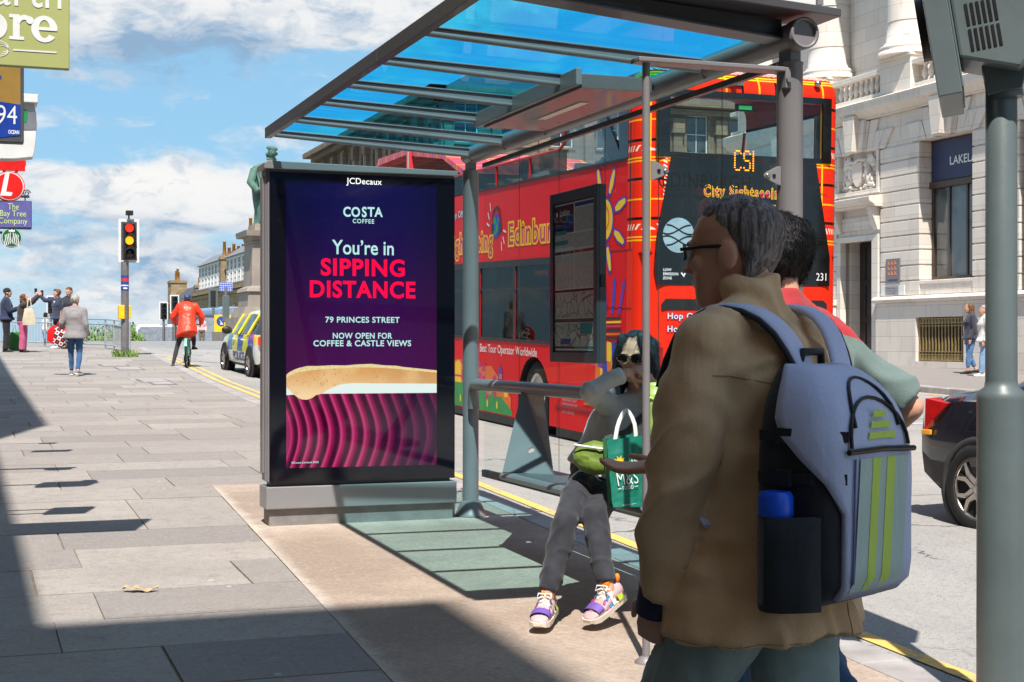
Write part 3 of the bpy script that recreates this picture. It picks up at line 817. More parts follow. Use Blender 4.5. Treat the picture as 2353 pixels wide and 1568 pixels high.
def foamfn(nt, x, y, z):
    v = comb(nt, x, z, 0.0); d1 = vor(nt, v, 34); d2 = vor(nt, v, 75)
    n = noi(nt, v, 4, 4); n2 = noi(nt, v, 22, 4)
    f = (z - 1.14) / .2
    c = mixc(nt, f.smooth(-.3, .9), lin(244, 214, 166), lin(214, 160, 96)); c = mixc(nt, x.smooth(2.5, 3.0) * .55, c, lin(190, 138, 84))
    c = mixc(nt, n.smooth(.45, .65) * .45, c, lin(238, 204, 146)); c = mixc(nt, n2.smooth(.55, .75) * .35, c, lin(206, 140, 76))
    many = noi(nt, v, 5, 1).smooth(.42, .55)
    c = mixc(nt, d1.smooth(.22, .16) * many * .6, c, lin(188, 98, 36)); c = mixc(nt, d2.smooth(.22, .15) * many * .5, c, lin(176, 96, 40))
    return mixc(nt, d1.smooth(.07, .05) * many * .7, c, lin(246, 224, 180))
def rimfn(nt, x, y, z): return mixc(nt, z.smooth(1.0, 1.13), lin(150, 184, 180), lin(224, 238, 232))
def lipfn(nt, x, y, z): return mixc(nt, noi(nt, comb(nt, x, z, 0.0), 40, 4).smooth(.4, .65), lin(236, 214, 160), lin(214, 204, 140))
picture = wb(mb, 'picture', [glow('ad_ground', bgfn, 1.0), glow('ad_cup', cupfn, .95), glow('ad_rim', rimfn, .85), glow('ad_foam', foamfn, .85), glow('ad_lip', lipfn, .85)], adv)
mb = MB()
def z3(zx, zy): return ((560 + zx * .31889) * .91914, (360 + zy * .31889) * .91914)
def adtext(txt, x0, x1, y0, y1, m, bold=0, spacing=1.0):
    """lettering in the rectangle the photograph shows it in"""
    (ua, va), (ub, vb) = z3(x0, y0), z3(x1, y1); A, B_ = ypl(ua, vb, SY), ypl(ub, va, SY)
    fit(mb, txt, facing(((A.x + B_.x) / 2, SY - .0032, (A.z + B_.z) / 2)), B_.x - A.x, abs(B_.z - A.z), m, bold=bold, spacing=spacing)
adtext('JCDecaux', 958, 1236, 276, 328, 2, .006, 1.04)
adtext('CO', 934, 1066, 496, 572, 0, .028, 1.06); adtext('S', 1080, 1118, 494, 576, 0, .028); adtext('TA', 1124, 1244, 499, 571, 0, .028, 1.06)
adtext('COFFEE', 1008, 1176, 592, 622, 0, .02, 1.2)
adtext('You’re in', 846, 1330, 762, 866, 0, .012)
adtext('SIPPING', 758, 1416, 908, 1034, 1, .030, 1.10); adtext('DISTANCE', 672, 1500, 1080, 1206, 1, .030, 1.10)
adtext('79 PRINCES STREET', 794, 1376, 1358, 1402, 0, .02, 1.08)
adtext('NOW OPEN FOR', 852, 1318, 1482, 1528, 0, .022, 1.08); adtext('COFFEE & CASTLE VIEWS', 700, 1466, 1540, 1588, 0, .022, 1.08)
adtext('©Costa Limited 2026', 528, 742, 2486, 2508, 0, .01)
wb(mb, 'lettering', [glow('ad_mint', lin(172, 216, 214), 1.0), glow('ad_red', lin(250, 0, 62), 1.0), glow('ad_white', lin(255, 255, 255), 1.05)], adv)
# ================================================================ stone and buildings
def stone(name, a, b, joint, bw=1.1, bh=.4, dirt=.4, mortar=.012, axis='yz', grime=None):
    m, nt, p = newmat(name); v = wpos(nt); x, y, z = v.xyz()
    q = comb(nt, (x + y), z, 0.0)
    br = nt.nodes.new('ShaderNodeTexBrick'); br.inputs['Scale'].default_value = 1; br.inputs['Brick Width'].default_value = bw
    br.inputs['Row Height'].default_value = bh; br.inputs['Mortar Size'].default_value = mortar; br.inputs['Bias'].default_value = 0
    br.inputs['Color1'].default_value = a; br.inputs['Color2'].default_value = b; br.inputs['Mortar'].default_value = joint
    link(nt, q, br.inputs['Vector'])
    n1 = noi(nt, v, .7, 5, .65); n2 = noi(nt, comb(nt, x * 5, y * 5, z * .7), 1.0, 5, .65); g = noi(nt, v, 45, 3, .6)
    c = mixc(nt, n2.smooth(.5, .75) * dirt, Sk(nt, br.outputs[0]), grime or tuple(q_ * .45 for q_ in a[:3]) + (1,))
    c = mixc(nt, n1.smooth(.5, .75) * dirt * .6, c, tuple(q_ * .62 for q_ in b[:3]) + (1,)); c = mixc(nt, g.smooth(.5, .8) * .25, c, tuple(q_ * .6 for q_ in a[:3]) + (1,))
    link(nt, c, p.inputs['Base Color']); p.inputs['Roughness'].default_value = .85
    bumpto(nt, p, g * .5 + n1, .3, .01)
    return m
M_port = stone('pale_limestone', lin(232, 223, 212), lin(219, 209, 198), lin(186, 174, 162), 1.3, .405, .30, .006, grime=lin(140, 134, 130))
M_sand = stone('sandstone', lin(170, 146, 110), lin(142, 120, 92), lin(110, 96, 80), .8, .32, .55)
M_dsand = stone('dark_sandstone', lin(140, 122, 100), lin(116, 102, 88), lin(80, 72, 64), .9, .36, .6)
M_slate = stone('slate_roof', lin(86, 88, 96), lin(74, 76, 84), lin(52, 54, 60), .3, .22, .3, .01)
M_lead = mat('lead_grey', lin(120, 122, 126), .6, var=.15)
M_white = mat('white_paint', lin(224, 224, 222), .5, var=.05)
M_brown = mat('brown_window_paint', lin(120, 80, 48), .45, var=.15)
M_bronze = mat('bronze_frame', lin(84, 68, 58), .45, .2, var=.15)
M_gold = mat('brass_bars', lin(150, 128, 82), .45, .2, var=.2)
M_pot = mat('clay_pot', lin(206, 142, 62), .8, var=.2, vs=2)
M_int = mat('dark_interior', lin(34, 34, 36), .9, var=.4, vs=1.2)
def pane_mat(name, base=(.02, .024, .028, 1), r=.06):
    m, nt, p = newmat(name); v = wpos(nt)
    c = mixc(nt, noi(nt, v, .8, 2).smooth(.45, .6), base, tuple(min(1, q * 2.4 + .01) for q in base[:3]) + (1,))
    link(nt, c, p.inputs['Base Color']); p.inputs['Roughness'].default_value = r; p.inputs['Specular IOR Level'].default_value = .9
    bumpto(nt, p, noi(nt, v, 1.6, 2), .03, .05)
    return m
M_pane = pane_mat('window_glass')

class Fac:
    """one wall plane with real openings: a along the wall, z up, n outward"""
    def __init__(s, o, ex, n): s.o, s.ex, s.n = Vector(o), Vector(ex), Vector(n)
    def p(s, a, z, d=0): return s.o + s.ex * a + Vector((0, 0, z)) + s.n * d
    def wall(s, mb, a0, a1, z0, z1, holes, m=0, depth=.22):
        A = sorted({a0, a1, *[h[0] for h in holes], *[h[1] for h in holes]}); Z = sorted({z0, z1, *[h[2] for h in holes], *[h[3] for h in holes]})
        flip = s.ex.cross(Vector((0, 0, 1))).dot(s.n) < 0
        def quad(q): mb.add(q[::-1] if flip else q, [(0, 1, 2, 3)], m)
        for i in range(len(A) - 1):
            for j in range(len(Z) - 1):
                ca, cz = (A[i] + A[i+1]) / 2, (Z[j] + Z[j+1]) / 2
                if any(h[0] < ca < h[1] and h[2] < cz < h[3] for h in holes): continue
                quad([s.p(A[i], Z[j]), s.p(A[i+1], Z[j]), s.p(A[i+1], Z[j+1]), s.p(A[i], Z[j+1])])
        for h in holes:
            b0, b1, c0, c1 = h[:4]
            quad([s.p(b0, c0), s.p(b0, c0, -depth), s.p(b1, c0, -depth), s.p(b1, c0)][::-1]); quad([s.p(b0, c1), s.p(b1, c1), s.p(b1, c1, -depth), s.p(b0, c1, -depth)][::-1])
            quad([s.p(b0, c0), s.p(b0, c1), s.p(b0, c1, -depth), s.p(b0, c0, -depth)][::-1]); quad([s.p(b1, c0), s.p(b1, c0, -depth), s.p(b1, c1, -depth), s.p(b1, c1)][::-1])
    def bar(s, mb, a0, a1, z0, z1, d0, d1, m=0):
        q = [s.p(a, z, d) for z in (z0, z1) for (a, d) in ((a0, d0), (a1, d0), (a1, d1), (a0, d1))]
        fl = s.ex.cross(Vector((0, 0, 1))).dot(s.n) > 0
        fs = [(3,2,1,0),(4,5,6,7),(0,1,5,4),(1,2,6,5),(2,3,7,6),(3,0,4,7)]
        mb.add(q, [f[::-1] for f in fs] if fl else fs, m)
    def window(s, root, a0, a1, z0, z1, fm, depth=.2, nx=2, nz=2, fw=.06, pane=None, name='window'):
        mb = MB(); d = -depth
        for (b0, b1, c0, c1) in ((a0, a0+fw, z0, z1), (a1-fw, a1, z0, z1), (a0+fw, a1-fw, z0, z0+fw), (a0+fw, a1-fw, z1-fw, z1)): s.bar(mb, b0, b1, c0, c1, d-.03, d+.05)
        for i in range(1, nx): q = a0 + (a1 - a0) * i / nx; s.bar(mb, q-fw*.3, q+fw*.3, z0+fw, z1-fw, d-.02, d+.03)
        for i in range(1, nz): q = z0 + (z1 - z0) * i / nz; s.bar(mb, a0+fw, a1-fw, q-fw*.35, q+fw*.35, d-.018, d+.034)
        s.bar(mb, a0+fw*.5, a1-fw*.5, z0+fw*.5, z1-fw*.5, d-.01, d-.004, 1)
        return wb(mb, name, [fm, pane or M_pane], root)

# ---------------------------------------------------------------- the bank-like limestone building on the far side
FX = 23.6
sb = thing('limestone_building', 'ornate pale limestone building with columns and balustrade over a rusticated ground floor', 'building', (28, 34, .85))
F = Fac((FX, 0, 0), (0, 1, 0), (-1, 0, 0))
Y0b, Y1b = 26.0, 43.4
piers = [26.9, 30.05, 34.03, 38.0, 42.3]; bays = [32.05, 36.05, 40.05]
mb = MB()
mb.box((FX + .75, Y0b, .2), (FX + 16, Y1b, 17.0)); mb.box((FX + .01, 27.9, .2), (FX + .76, 29.0, 7.6)); 
# rusticated piers
for pc in piers:
    for k in range(10):
        z0 = 2.72 + k * .406; mb.box((FX, pc - .89, z0), (FX + .76, pc + .89, z0 + .368)); mb.box((FX + .04, pc - .86, z0 + .366), (FX + .76, pc + .86, z0 + .408))
# aprons under windows
for b in (32.05, 40.05): mb.box((FX + .03, b - 1.1, 2.72), (FX + .76, b + 1.1, 3.09)); mb.box((FX + .0, b - 1.1, 3.0), (FX + .3, b + 1.1, 3.085))
# lintel zone with flat-arch stones and keystones
mb.box((FX + .05, Y0b, 6.785), (FX + .76, Y1b, 7.66))
for b in [28.1] + bays:
    for k in range(-4, 5):
        if k == 0: continue
        s_ = 1 if k > 0 else -1; a0, a1 = (abs(k) - 1) * .30 + .17, abs(k) * .30 + .15
        t0, t1 = a0 * 1.42 + .02, a1 * 1.42
        zt = 7.62 if abs(k) < 3 else 7.30
        pts = [(b + s_ * a0, 6.79), (b + s_ * a1, 6.79), (b + s_ * (a0 + (t1-t0) + (t0-a0) * (zt-6.79)/.85 ), zt), (b + s_ * (a0 + (t0-a0) * (zt-6.79)/.85), zt)]
        mb.prism(pts if s_ < 0 else pts[::-1], FX - .015 - .012 * (abs(k) % 2), FX + .06, 'x')
    mb.prism([(b - .17, 6.80), (b - .30, 7.80), (b + .30, 7.80), (b + .17, 6.80)], FX - .30, FX + .06, 'x')
    mb.prism([(b - .40, 6.79), (b - .52, 7.66), (b + .52, 7.66), (b + .40, 6.79)], FX - .12, FX + .06, 'x')
wall_ = wb(mb, 'wall', M_port, sb, fixn=True, bevel=.012)
# plinth with basement openings
mb = MB()
hol = [(31.1, 33.1, .97, 2.12), (39.1, 41.1, .97, 2.12)]
FP = Fac((FX - .14, 0, 0), (0, 1, 0), (-1, 0, 0))
FP.wall(mb, Y0b, 34.95, .2, 2.52, hol[:1], depth=.35); FP.wall(mb, 37.1, Y1b, .2, 2.52, hol[1:], depth=.35)
mb.box((FX - .1, Y0b, 2.50), (FX + .3, 34.95, 2.525)); mb.box((FX - .1, 37.1, 2.50), (FX + .3, Y1b, 2.525)); mb.box((FX - .14, 34.94, .2), (FX + .7, 34.95, 2.5)); mb.box((FX - .14, 37.1, .2), (FX + .7, 37.11, 2.5))
for (a, b) in ((Y0b, 34.99), (37.06, Y1b)):
    mb.prism([(FX + .3, 2.525), (FX - .17, 2.525), (FX - .225, 2.56), (FX - .24, 2.61), (FX - .215, 2.66), (FX - .14, 2.70), (FX + .3, 2.72)], a, b, 'y')
wb(mb, 'plinth', M_port, sb, fixn=True)
for h in hol:
    mb = MB(); n = 15
    for i in range(n): q = h[0] + .05 + (h[1] - h[0] - .1) * i / (n - 1); F.bar(mb, q - .02, q + .02, h[2] + .02, h[3] - .02, .02, .05)
    for i in range(2 * n): 
        q = h[0] + .03 + (h[1] - h[0] - .06) * i / (2 * n - 1)
        for (c, d_) in ((h[2] + .03, h[2] + .17), (h[3] - .15, h[3] - .03)): F.bar(mb, q - .012, q + .012, c, d_, .03, .055)
    for c in (h[2] + .02, h[2] + .17, h[2] + .24, h[3] - .05, h[3] - .17, h[3] - .24): F.bar(mb, h[0] + .02, h[1] - .02, c, c + .025, .018, .058)
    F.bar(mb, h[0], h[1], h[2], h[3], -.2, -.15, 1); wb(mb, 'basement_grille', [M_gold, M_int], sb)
# cornice
mb = MB(); X_ = FX
mb.prism([(X_ + .7, 7.66), (X_ - .06, 7.66), (X_ - .10, 7.72), (X_ - .16, 7.74), (X_ - .30, 7.88), (X_ - .34, 7.90), (X_ - .34, 8.06), (X_ - .38, 8.10), (X_ - .10, 8.20), (X_ + .7, 8.20)], Y0b, Y1b, 'y')
wb(mb, 'cornice', M_port, sb, fixn=True, bevel=.01)
# balustrade
colY = [30.1, 34.1, 38.1, 42.1]
mb = MB()
mb.box((FX - .02, Y0b, 8.20), (FX + .34, Y1b, 8.33)); mb.box((FX - .05, Y0b, 8.84), (FX + .37, Y1b, 8.97))
for c in colY: mb.box((FX - .09, c - .70, 8.20), (FX + .9, c + .70, 9.10)); mb.box((FX - .13, c - .74, 9.10), (FX + .95, c + .74, 9.18))
wb(mb, 'balustrade', M_port, sb, bevel=.012)
bp = [(.075, 0), (.075, .05), (.05, .06), (.05, .10), (.085, .17), (.095, .23), (.08, .31), (.05, .39), (.045, .43), (.06, .44), (.06, .46), (.075, .47), (.075, .51)]
for i, c in enumerate([28.1] + bays):
    for k in range(9):
        if i == 0 and k < 3: continue
        mb = MB(); mb.lathe(bp, (0, 0, 0), 12); o = mb.build('baluster', M_port, sb)
        o.location = Vector((FX + .16, c - 1.05 + k * .26, 8.33)) - sb.location
for c in colY:
    mb = MB(); mb.lathe([(.86, 9.18), (.86, 9.30), (.80, 9.31), (.84, 9.36), (.84, 9.42), (.78, 9.46), (.70, 9.48), (.72, 9.54), (.66, 9.58), (.64, 10), (.60, 15.0)], (FX + .42, c, 0), 36)
    for zz_ in (10.1, 11.3, 12.5): mb.lathe([(.655, -.004), (.655, .004)], (FX + .42, c, zz_), 36)
    wb(mb, 'column', M_port, sb)
mb = MB(); mb.prism([(FX + 1.5, 15), (FX - .3, 15), (FX - .3, 15.8), (FX - .7, 16.2), (FX - .7, 16.5), (FX + 1.5, 16.6)], Y0b, Y1b, 'y'); wb(mb, 'entablature', M_port, sb, fixn=True)
# upper storey wall with tall brown windows
FU = Fac((FX + 1.3, 0, 0), (0, 1, 0), (-1, 0, 0))
mb = MB(); mb.box((FX + .74, Y0b, 7.7), (FX + 1.8, Y1b, 9.0))
holes = [(b - .85, b + .85, 9.0, 13.2) for b in bays]
FU.wall(mb, Y0b, Y1b, 9.0, 15.0, holes, depth=.25)
for c in colY:
    for s_ in (-1, 1): FU.bar(mb, c + s_ * .95 - .14, c + s_ * .95 + .14, 9.0, 15, 0, .16); FU.bar(mb, c + s_ * .95 - .20, c + s_ * .95 + .20, 9.0, 15, 0, .09)
wb(mb, 'upper_wall', M_port, sb, fixn=False)
M_pane2 = pane_mat('blind_glass', (.10, .16, .24, 1), .04)
for h in holes: FU.window(sb, *h, M_brown, .22, 2, 3, .10, M_pane2)
# ground-floor shop window and door bay
FG = Fac((FX + .42, 0, 0), (0, 1, 0), (-1, 0, 0))
for b in (32.05, 40.05):
    FG.window(sb, b - 1.1, b + 1.1, 3.09, 6.78, M_bronze, .02, 3, 1, .10, pane_mat('shop_glass' + str(int(b)), (.05, .055, .055, 1), .03))
mb = MB(); FG.bar(mb, 30.95, 33.15, 5.52, 5.68, -.02, .10); wb(mb, 'transom', M_bronze, sb)
mb = MB() # door surround
mb.box((FX + .05, 34.96, 4.46), (FX + .75, 37.1, 5.72)); mb.box((FX - .03, 34.99, 1.0), (FX + .16, 35.30, 4.46)); mb.box((FX - .03, 36.86, 1.0), (FX + .16, 37.06, 4.46)); mb.box((FX - .03, 35.30, 4.30), (FX + .16, 36.86, 4.46))
mb.box((FX - .01, 35.3, 4.62), (FX + .06, 36.8, 5.0)); mb.box((FX - .04, 35.36, 4.66), (FX - .01, 36.74, 4.70)); mb.box((FX - .04, 35.36, 4.92), (FX - .01, 36.74, 4.96))
for q in (35.08, 36.92): mb.prism([(FX + .06, 4.55), (FX - .06, 4.58), (FX - .10, 4.7), (FX - .24, 5.05), (FX - .26, 5.2), (FX + .06, 5.2)], q - .11, q + .11, 'y')
mb.prism([(FX + .3, 5.2), (FX - .22, 5.2), (FX - .30, 5.28), (FX - .42, 5.34), (FX - .44, 5.46), (FX - .36, 5.48), (FX + .3, 5.56)], 34.82, 37.2, 'y')
mb.box((FX + .3, 34.94, .5), (FX + 1.4, 35.32, 4.4)); mb.box((FX + .3, 36.85, .5), (FX + 1.4, 37.1, 4.4)); mb.box((FX - .1, 34.9, .3), (FX + 1.5, 37.2, .98))
wb(mb, 'door_surround', M_port, sb, fixn=True, bevel=.008)
mb = MB(); mb.box((FX + .62, 35.3, .98), (FX + .70, 36.87, 4.32)); [mb.box((FX + .59, 35.42 + i * .37, 1.1 + j * 1.08), (FX + .62, 35.70 + i * .37, 2.02 + j * 1.08)) for i in range(4) for j in range(3)]
wb(mb, 'door', mat('dark_door', lin(44, 36, 34), .5, var=.2), sb, bevel=.006)
# carved panel over the door: shield between two winged beasts
mb = MB(); mb.box((FX + .14, 34.96, 5.72), (FX + .75, 37.1, 6.8)); mb.box((FX - .01, 34.99, 5.72), (FX + .16, 35.1, 6.78)); mb.box((FX - .01, 36.98, 5.72), (FX + .16, 37.06, 6.78)); mb.box((FX - .06, 34.96, 5.60), (FX + .2, 37.1, 5.72))
c0 = 36.04
sh_ = [(c0 - .24, 6.52), (c0 + .24, 6.52), (c0 + .25, 6.2), (c0 + .15, 5.95), (c0, 5.84), (c0 - .15, 5.95), (c0 - .25, 6.2)]
mb.prism(sh_[::-1], FX - .02, FX + .16, 'x')
for k in range(7): mb.ell((FX + .0, c0 - .3 + k * .1, 6.57 + .03 * math.sin(k)), (.07, .06, .05), 10, 8)
for s_ in (-1, 1):
    for (dy_, z_, ry, rz_) in ((.42, 6.25, .11, .2), (.50, 6.02, .14, .16), (.36, 6.45, .09, .11), (.33, 6.57, .055, .06), (.60, 5.88, .18, .07), (.40, 5.86, .10, .06), (.34, 6.12, .04, .13), (.62, 6.10, .05, .12), (.7, 6.0, .04, .1)):
        mb.ell((FX + .09, c0 + s_ * dy_, z_), (.12, ry, rz_), 12, 8)
    for k in range(6): # feathered wing
        a = R(20 + k * 17); mb.ell((FX + .08, c0 + s_ * (.52 + .17 * math.cos(a)), 6.38 + .20 * math.sin(a)), (.05, .05 + .10 * abs(math.cos(a)), .05 + .12 * abs(math.sin(a))), 10, 8)
    for k in range(5): mb.ell((FX + .1, c0 + s_ * (.12 + k * .16), 5.79 + .03 * math.sin(k * 2)), (.1, .08, .05), 10, 8)
for k in range(26): mb.ell((FX + .1, c0 + random.uniform(-.85, .85), random.uniform(5.78, 6.7)), (.07, random.uniform(.03, .07), random.uniform(.03, .08)), 8, 6)
wb(mb, 'carved_panel', M_port, sb)

# signs on it
sg = thing('shop_sign', 'dark blue shop name board in the top of the stone building window', 'sign', (FX + .42, 32, 6.2))
mb = MB(); FG.bar(mb, 31.05, 33.05, 5.70, 6.72, .055, .075); sgn = wb(mb, 'board', mat('navy_board', lin(44, 48, 84), .45, var=.08), sg)
mb = MB(); fit(mb, 'LAKELAND', frame_m((FX + .42 - .078, 31.52, 6.17), (0, -1, 0), (0, 0, 1)), 1.55, .22, bold=.012)
wb(mb, 'lettering', M_white, sg)
pl = thing('wall_plaque', 'grey shop plaque with nine orange triangles on the stone pier', 'plaque', (FX - .02, 34.4, 3.4))
mb = MB(); F.bar(mb, 33.98, 34.62, 3.07, 3.73, .0, .025); wb(mb, 'board', mat('plaque_grey', lin(122, 118, 126), .4, var=.06), pl, bevel=.004)
mb = MB(); MT = frame_m((FX - .028, 34.3, 3.4), (0, -1, 0), (0, 0, 1))
for i in range(3):
    for j in range(3):
        x_, y_ = -.22 + i * .15, -.11 + j * .14; mb.add([(x_, y_, 0), (x_ + .135, y_, 0), (x_ + .0, y_ + .12, 0)], [(0, 1, 2)], 0, False, MT)
fit(mb, 'LAKELAND', MT @ Matrix.Translation((0, -.25, 0)), .46, .055, 1, bold=.01)
wb(mb, 'lettering', [mat('orange_print', lin(240, 140, 76), .5), M_black], pl)
p2 = thing('small_plaque', 'small grey notice on white board below the triangle plaque', 'plaque', (FX - .02, 34.3, 2.85))
mb = MB(); F.bar(mb, 33.78, 34.86, 2.74, 2.99, .0, .02); F.bar(mb, 34.03, 34.64, 2.745, 2.985, .02, .03, 1); wb(mb, 'board', [M_white, mat('notice_grey', lin(150, 148, 156), .5)], p2)
mb = MB()
for i in range(3): fit(mb, ('Offices and Showroom', 'First Floor Entrance', 'Please Ring Bell')[i], frame_m((FX - .033, 34.33, 2.93 - i * .07), (0, -1, 0), (0, 0, 1)), .44 - .06 * i, .03)
wb(mb, 'lettering', M_black, p2)

# ---------------------------------------------------------------- plainer stone houses
def house(name, label, x0, x1, y0, y1, zb, zt, wm, south=None, west=None, roof=None, rm=None, fm=None, chim=(), cornice=.35, group=None, east=None):
    """south (y0), west (x0), east (x1): (bays, floors, first sill, storey, window w, window h)"""
    root = thing(name, label, 'building', ((x0 + x1) / 2, (y0 + y1) / 2, zb), group=group)
    mb = MB(); wins = []
    def side(F_, L, spec):
        if spec is None: F_.wall(mb, 0, L, zb, zt, []); return
        n, fl, sill, st, ww, wh = spec; hs = []
        for i in range(n):
            for j in range(fl):
                c = L * (i + .5) / n; z = zb + sill + j * st; hs.append((c - ww/2, c + ww/2, z, z + wh))
        F_.wall(mb, 0, L, zb, zt, hs); wins.append((F_, hs))
        for h in hs:
            F_.bar(mb, h[0] - .12, h[1] + .12, h[2] - .14, h[2], 0, .10); F_.bar(mb, h[0] - .14, h[0], h[2], h[3], 0, .05); F_.bar(mb, h[1], h[1] + .14, h[2], h[3], 0, .05); F_.bar(mb, h[0] - .16, h[1] + .16, h[3], h[3] + .2, 0, .08)
    FS = Fac((x0, y0, 0), (1, 0, 0), (0, -1, 0)); FW = Fac((x0, y1, 0), (0, -1, 0), (-1, 0, 0)); FE = Fac((x1, y0, 0), (0, 1, 0), (1, 0, 0)); FN = Fac((x1, y1, 0), (-1, 0, 0), (0, 1, 0))
    side(FS, x1 - x0, south); side(FW, y1 - y0, west); side(FE, y1 - y0, east); side(FN, x1 - x0, None)
    for (d_, h0, h1) in ((cornice * .45, .95, .62), (cornice, .5, .12)):
        for q, L in ((FS, x1 - x0), (FW, y1 - y0), (FE, y1 - y0)): q.bar(mb, -d_, L + d_, zt - h0, zt - h1, 0, d_)
    for q, L in ((FS, x1 - x0), (FW, y1 - y0), (FE, y1 - y0)): q.bar(mb, -.06, L + .06, zb + 4.1, zb + 4.4, 0, .14)
    mb.box((x0, y0, zt - .05), (x1, y1, zt + .02))
    wb(mb, 'wall', wm, root)
    for F_, hs in wins:
        for h in hs: F_.window(root, *h, fm or M_white, .18, 2, 2, .07)
    if roof:
        rb = MB(); i_ = roof[1]; zr = zt + roof[0]
        r0 = [(x0 + .25, y0 + .25, zt), (x1 - .25, y0 + .25, zt), (x1 - .25, y1 - .25, zt), (x0 + .25, y1 - .25, zt)]; r1 = [(x0 + i_, y0 + i_, zr), (x1 - i_, y0 + i_, zr), (x1 - i_, y1 - i_, zr), (x0 + i_, y1 - i_, zr)]
        rb.add(r0 + r1, [(0,1,5,4),(1,2,6,5),(2,3,7,6),(3,0,4,7),(4,5,6,7)]); wb(rb, 'roof', rm or M_slate, root)
    for (cx, cy, wx, wy, z0, z1, npots) in chim:
        cb = MB(); cb.box((cx - wx/2, cy - wy/2, z0), (cx + wx/2, cy + wy/2, z1)); cb.box((cx - wx/2 - .1, cy - wy/2 - .1, z1 - .35), (cx + wx/2 + .1, cy + wy/2 + .1, z1 - .15))
        ch = wb(cb, 'chimney', wm, root)
        for i in range(npots):
            t = (i + .5) / npots - .5; hh = random.choice((.9, 1.1, 1.3, 1.5))
            pb = MB(); pb.lathe([(.16, 0), (.19, .05), (.15, hh - .1), (.19, hh - .08), (.19, hh)], (0, 0, 0), 10)
            po = pb.build('chimney_pot', M_pot, ch); q = Vector((cx + (wx - .4) * t if wx > wy else cx, cy + (wy - .4) * t if wy >= wx else cy, z1))
            po.location = q
    return root
# across the square, facing us
hs_ = house('corner_building', 'tall dark sandstone corner building with heavy cornice behind the red bus', 26.4, 54, 84, 117, .3, 16.6, M_dsand, south=(9, 4, 1.6, 3.8, 1.5, 2.4), west=(10, 4, 1.6, 3.8, 1.5, 2.4), roof=(1.5, 3.0), cornice=1.0)
mb = MB()
XW = 26.4
for k in range(10): mb.box((XW - .28, 84.6 + k * 3.2, 5.0), (XW, 85.2 + k * 3.2, 15.3)); mb.box((XW - .42, 84.5 + k * 3.2, 14.5), (XW, 85.3 + k * 3.2, 15.4))
for k in range(10): mb.box((XW + .1 + k * 3.0, 84 - .28, 5.0), (XW + .7 + k * 3.0, 84, 15.3)); mb.box((XW + k * 3.0, 84 - .42, 14.5), (XW + .8 + k * 3.0, 84, 15.4))
for k in range(80): mb.box((XW - .75, 84.2 + k * .4, 15.65), (XW - .3, 84.4 + k * .4, 16.0))
wb(mb, 'pilasters', M_dsand, hs_)
# down the hill beyond the crest
house('dormer_terrace', 'stone terrace with white dormer row, slate roof and clay chimney pots beside the statue', 24.2, 36, 128, 172, -3.5, 7.0, M_sand, west=(13, 2, 1.6, 4.4, 1.1, 2.3), roof=(1.0, 1.6), chim=((25.8, 138, 2.8, 1.4, 7, 11.4, 5), (25.9, 153.5, 2.8, 1.1, 7, 10.2, 5)))
ds = [o for o in sc.objects if o.name.startswith('dormer_terrace')][0]
for (ya, yb, zt_) in ((129.5, 152, 9.9), (155, 171, 9.9)):
    mb = MB(); mb.box((24.9, ya, 7.0), (30, yb, zt_)); FD = Fac((24.9, yb, 0), (0, -1, 0), (-1, 0, 0))
    wb(mb, 'dormer', M_white, ds)
    n = int((yb - ya) / 2.2)
    for i in range(n):
        for z in (7.15, 8.45): FD.window(ds, (yb-ya) * (i + .22) / n, (yb-ya) * (i + .78) / n, z, z + 1.25, M_white, -.02, 2, 2, .08)
    mb = MB(); mb.prism([(24.6, zt_), (30.3, zt_), (28.6, zt_ + 1.2), (26.4, zt_ + 1.2)], ya - .3, yb + .3, 'y'); wb(mb, 'dormer_roof', M_lead, ds, fixn=True)
house('downhill_terrace', 'farthest stone terrace with a tall chimney stack and clay pots downhill', 24.4, 36, 173, 195, -4.5, 6.6, M_sand, west=(7, 2, 1.3, 3.8, 1.0, 2.0), roof=(1.6, 2.2), chim=((25.4, 193.2, 2.0, 3.0, 6.4, 9.2, 4), (27, 180, 2.6, 1.2, 6, 8.2, 3)))
# our own side of the street, out of frame: they throw the shadows and stand in the reflections
house('street_building', 'sandstone street building with sash windows behind the camera', -16, -1.7, -42, -13.2, -2, 30.0, M_sand, east=(8, 6, 1.4, 4.4, 1.4, 2.6), roof=(1, 4), cornice=.12)
house('street_building', 'sandstone street building with sash windows left of the camera', -16, -1.7, -13.2, -5.0, -1, 21.3, M_sand, east=(2, 4, 1.4, 4.4, 1.4, 2.6), roof=None, cornice=.0)
house('street_building', 'lower sandstone shop building beside the hanging signs', -16, -1.7, -5.0, 11.0, 0, 10.9, M_sand, east=(4, 2, 1.0, 4.4, 2.0, 2.8), roof=(1.0, 7), cornice=.0)
house('street_building', 'sandstone building above the far end of the pavement', -16, -1.7, 11.0, 33, .2, 14.4, M_sand, east=(6, 3, 1.2, 4.4, 1.4, 2.6), roof=(.6, 7), cornice=.0)
house('street_building', 'sandstone building on the far side of the road nearer the camera', 24.2, 40, -10, 25.6, -1, 15.0, M_sand, west=(9, 3, 1.2, 4.4, 1.4, 2.6), roof=(1.6, 4))

house('street_building', 'unseen sandstone building added behind the camera to darken reflections', 2, 40, -90, -70, -6, 20.0, M_dsand, roof=(2, 5))  # unseen block added across the street end to darken the bus glass reflections
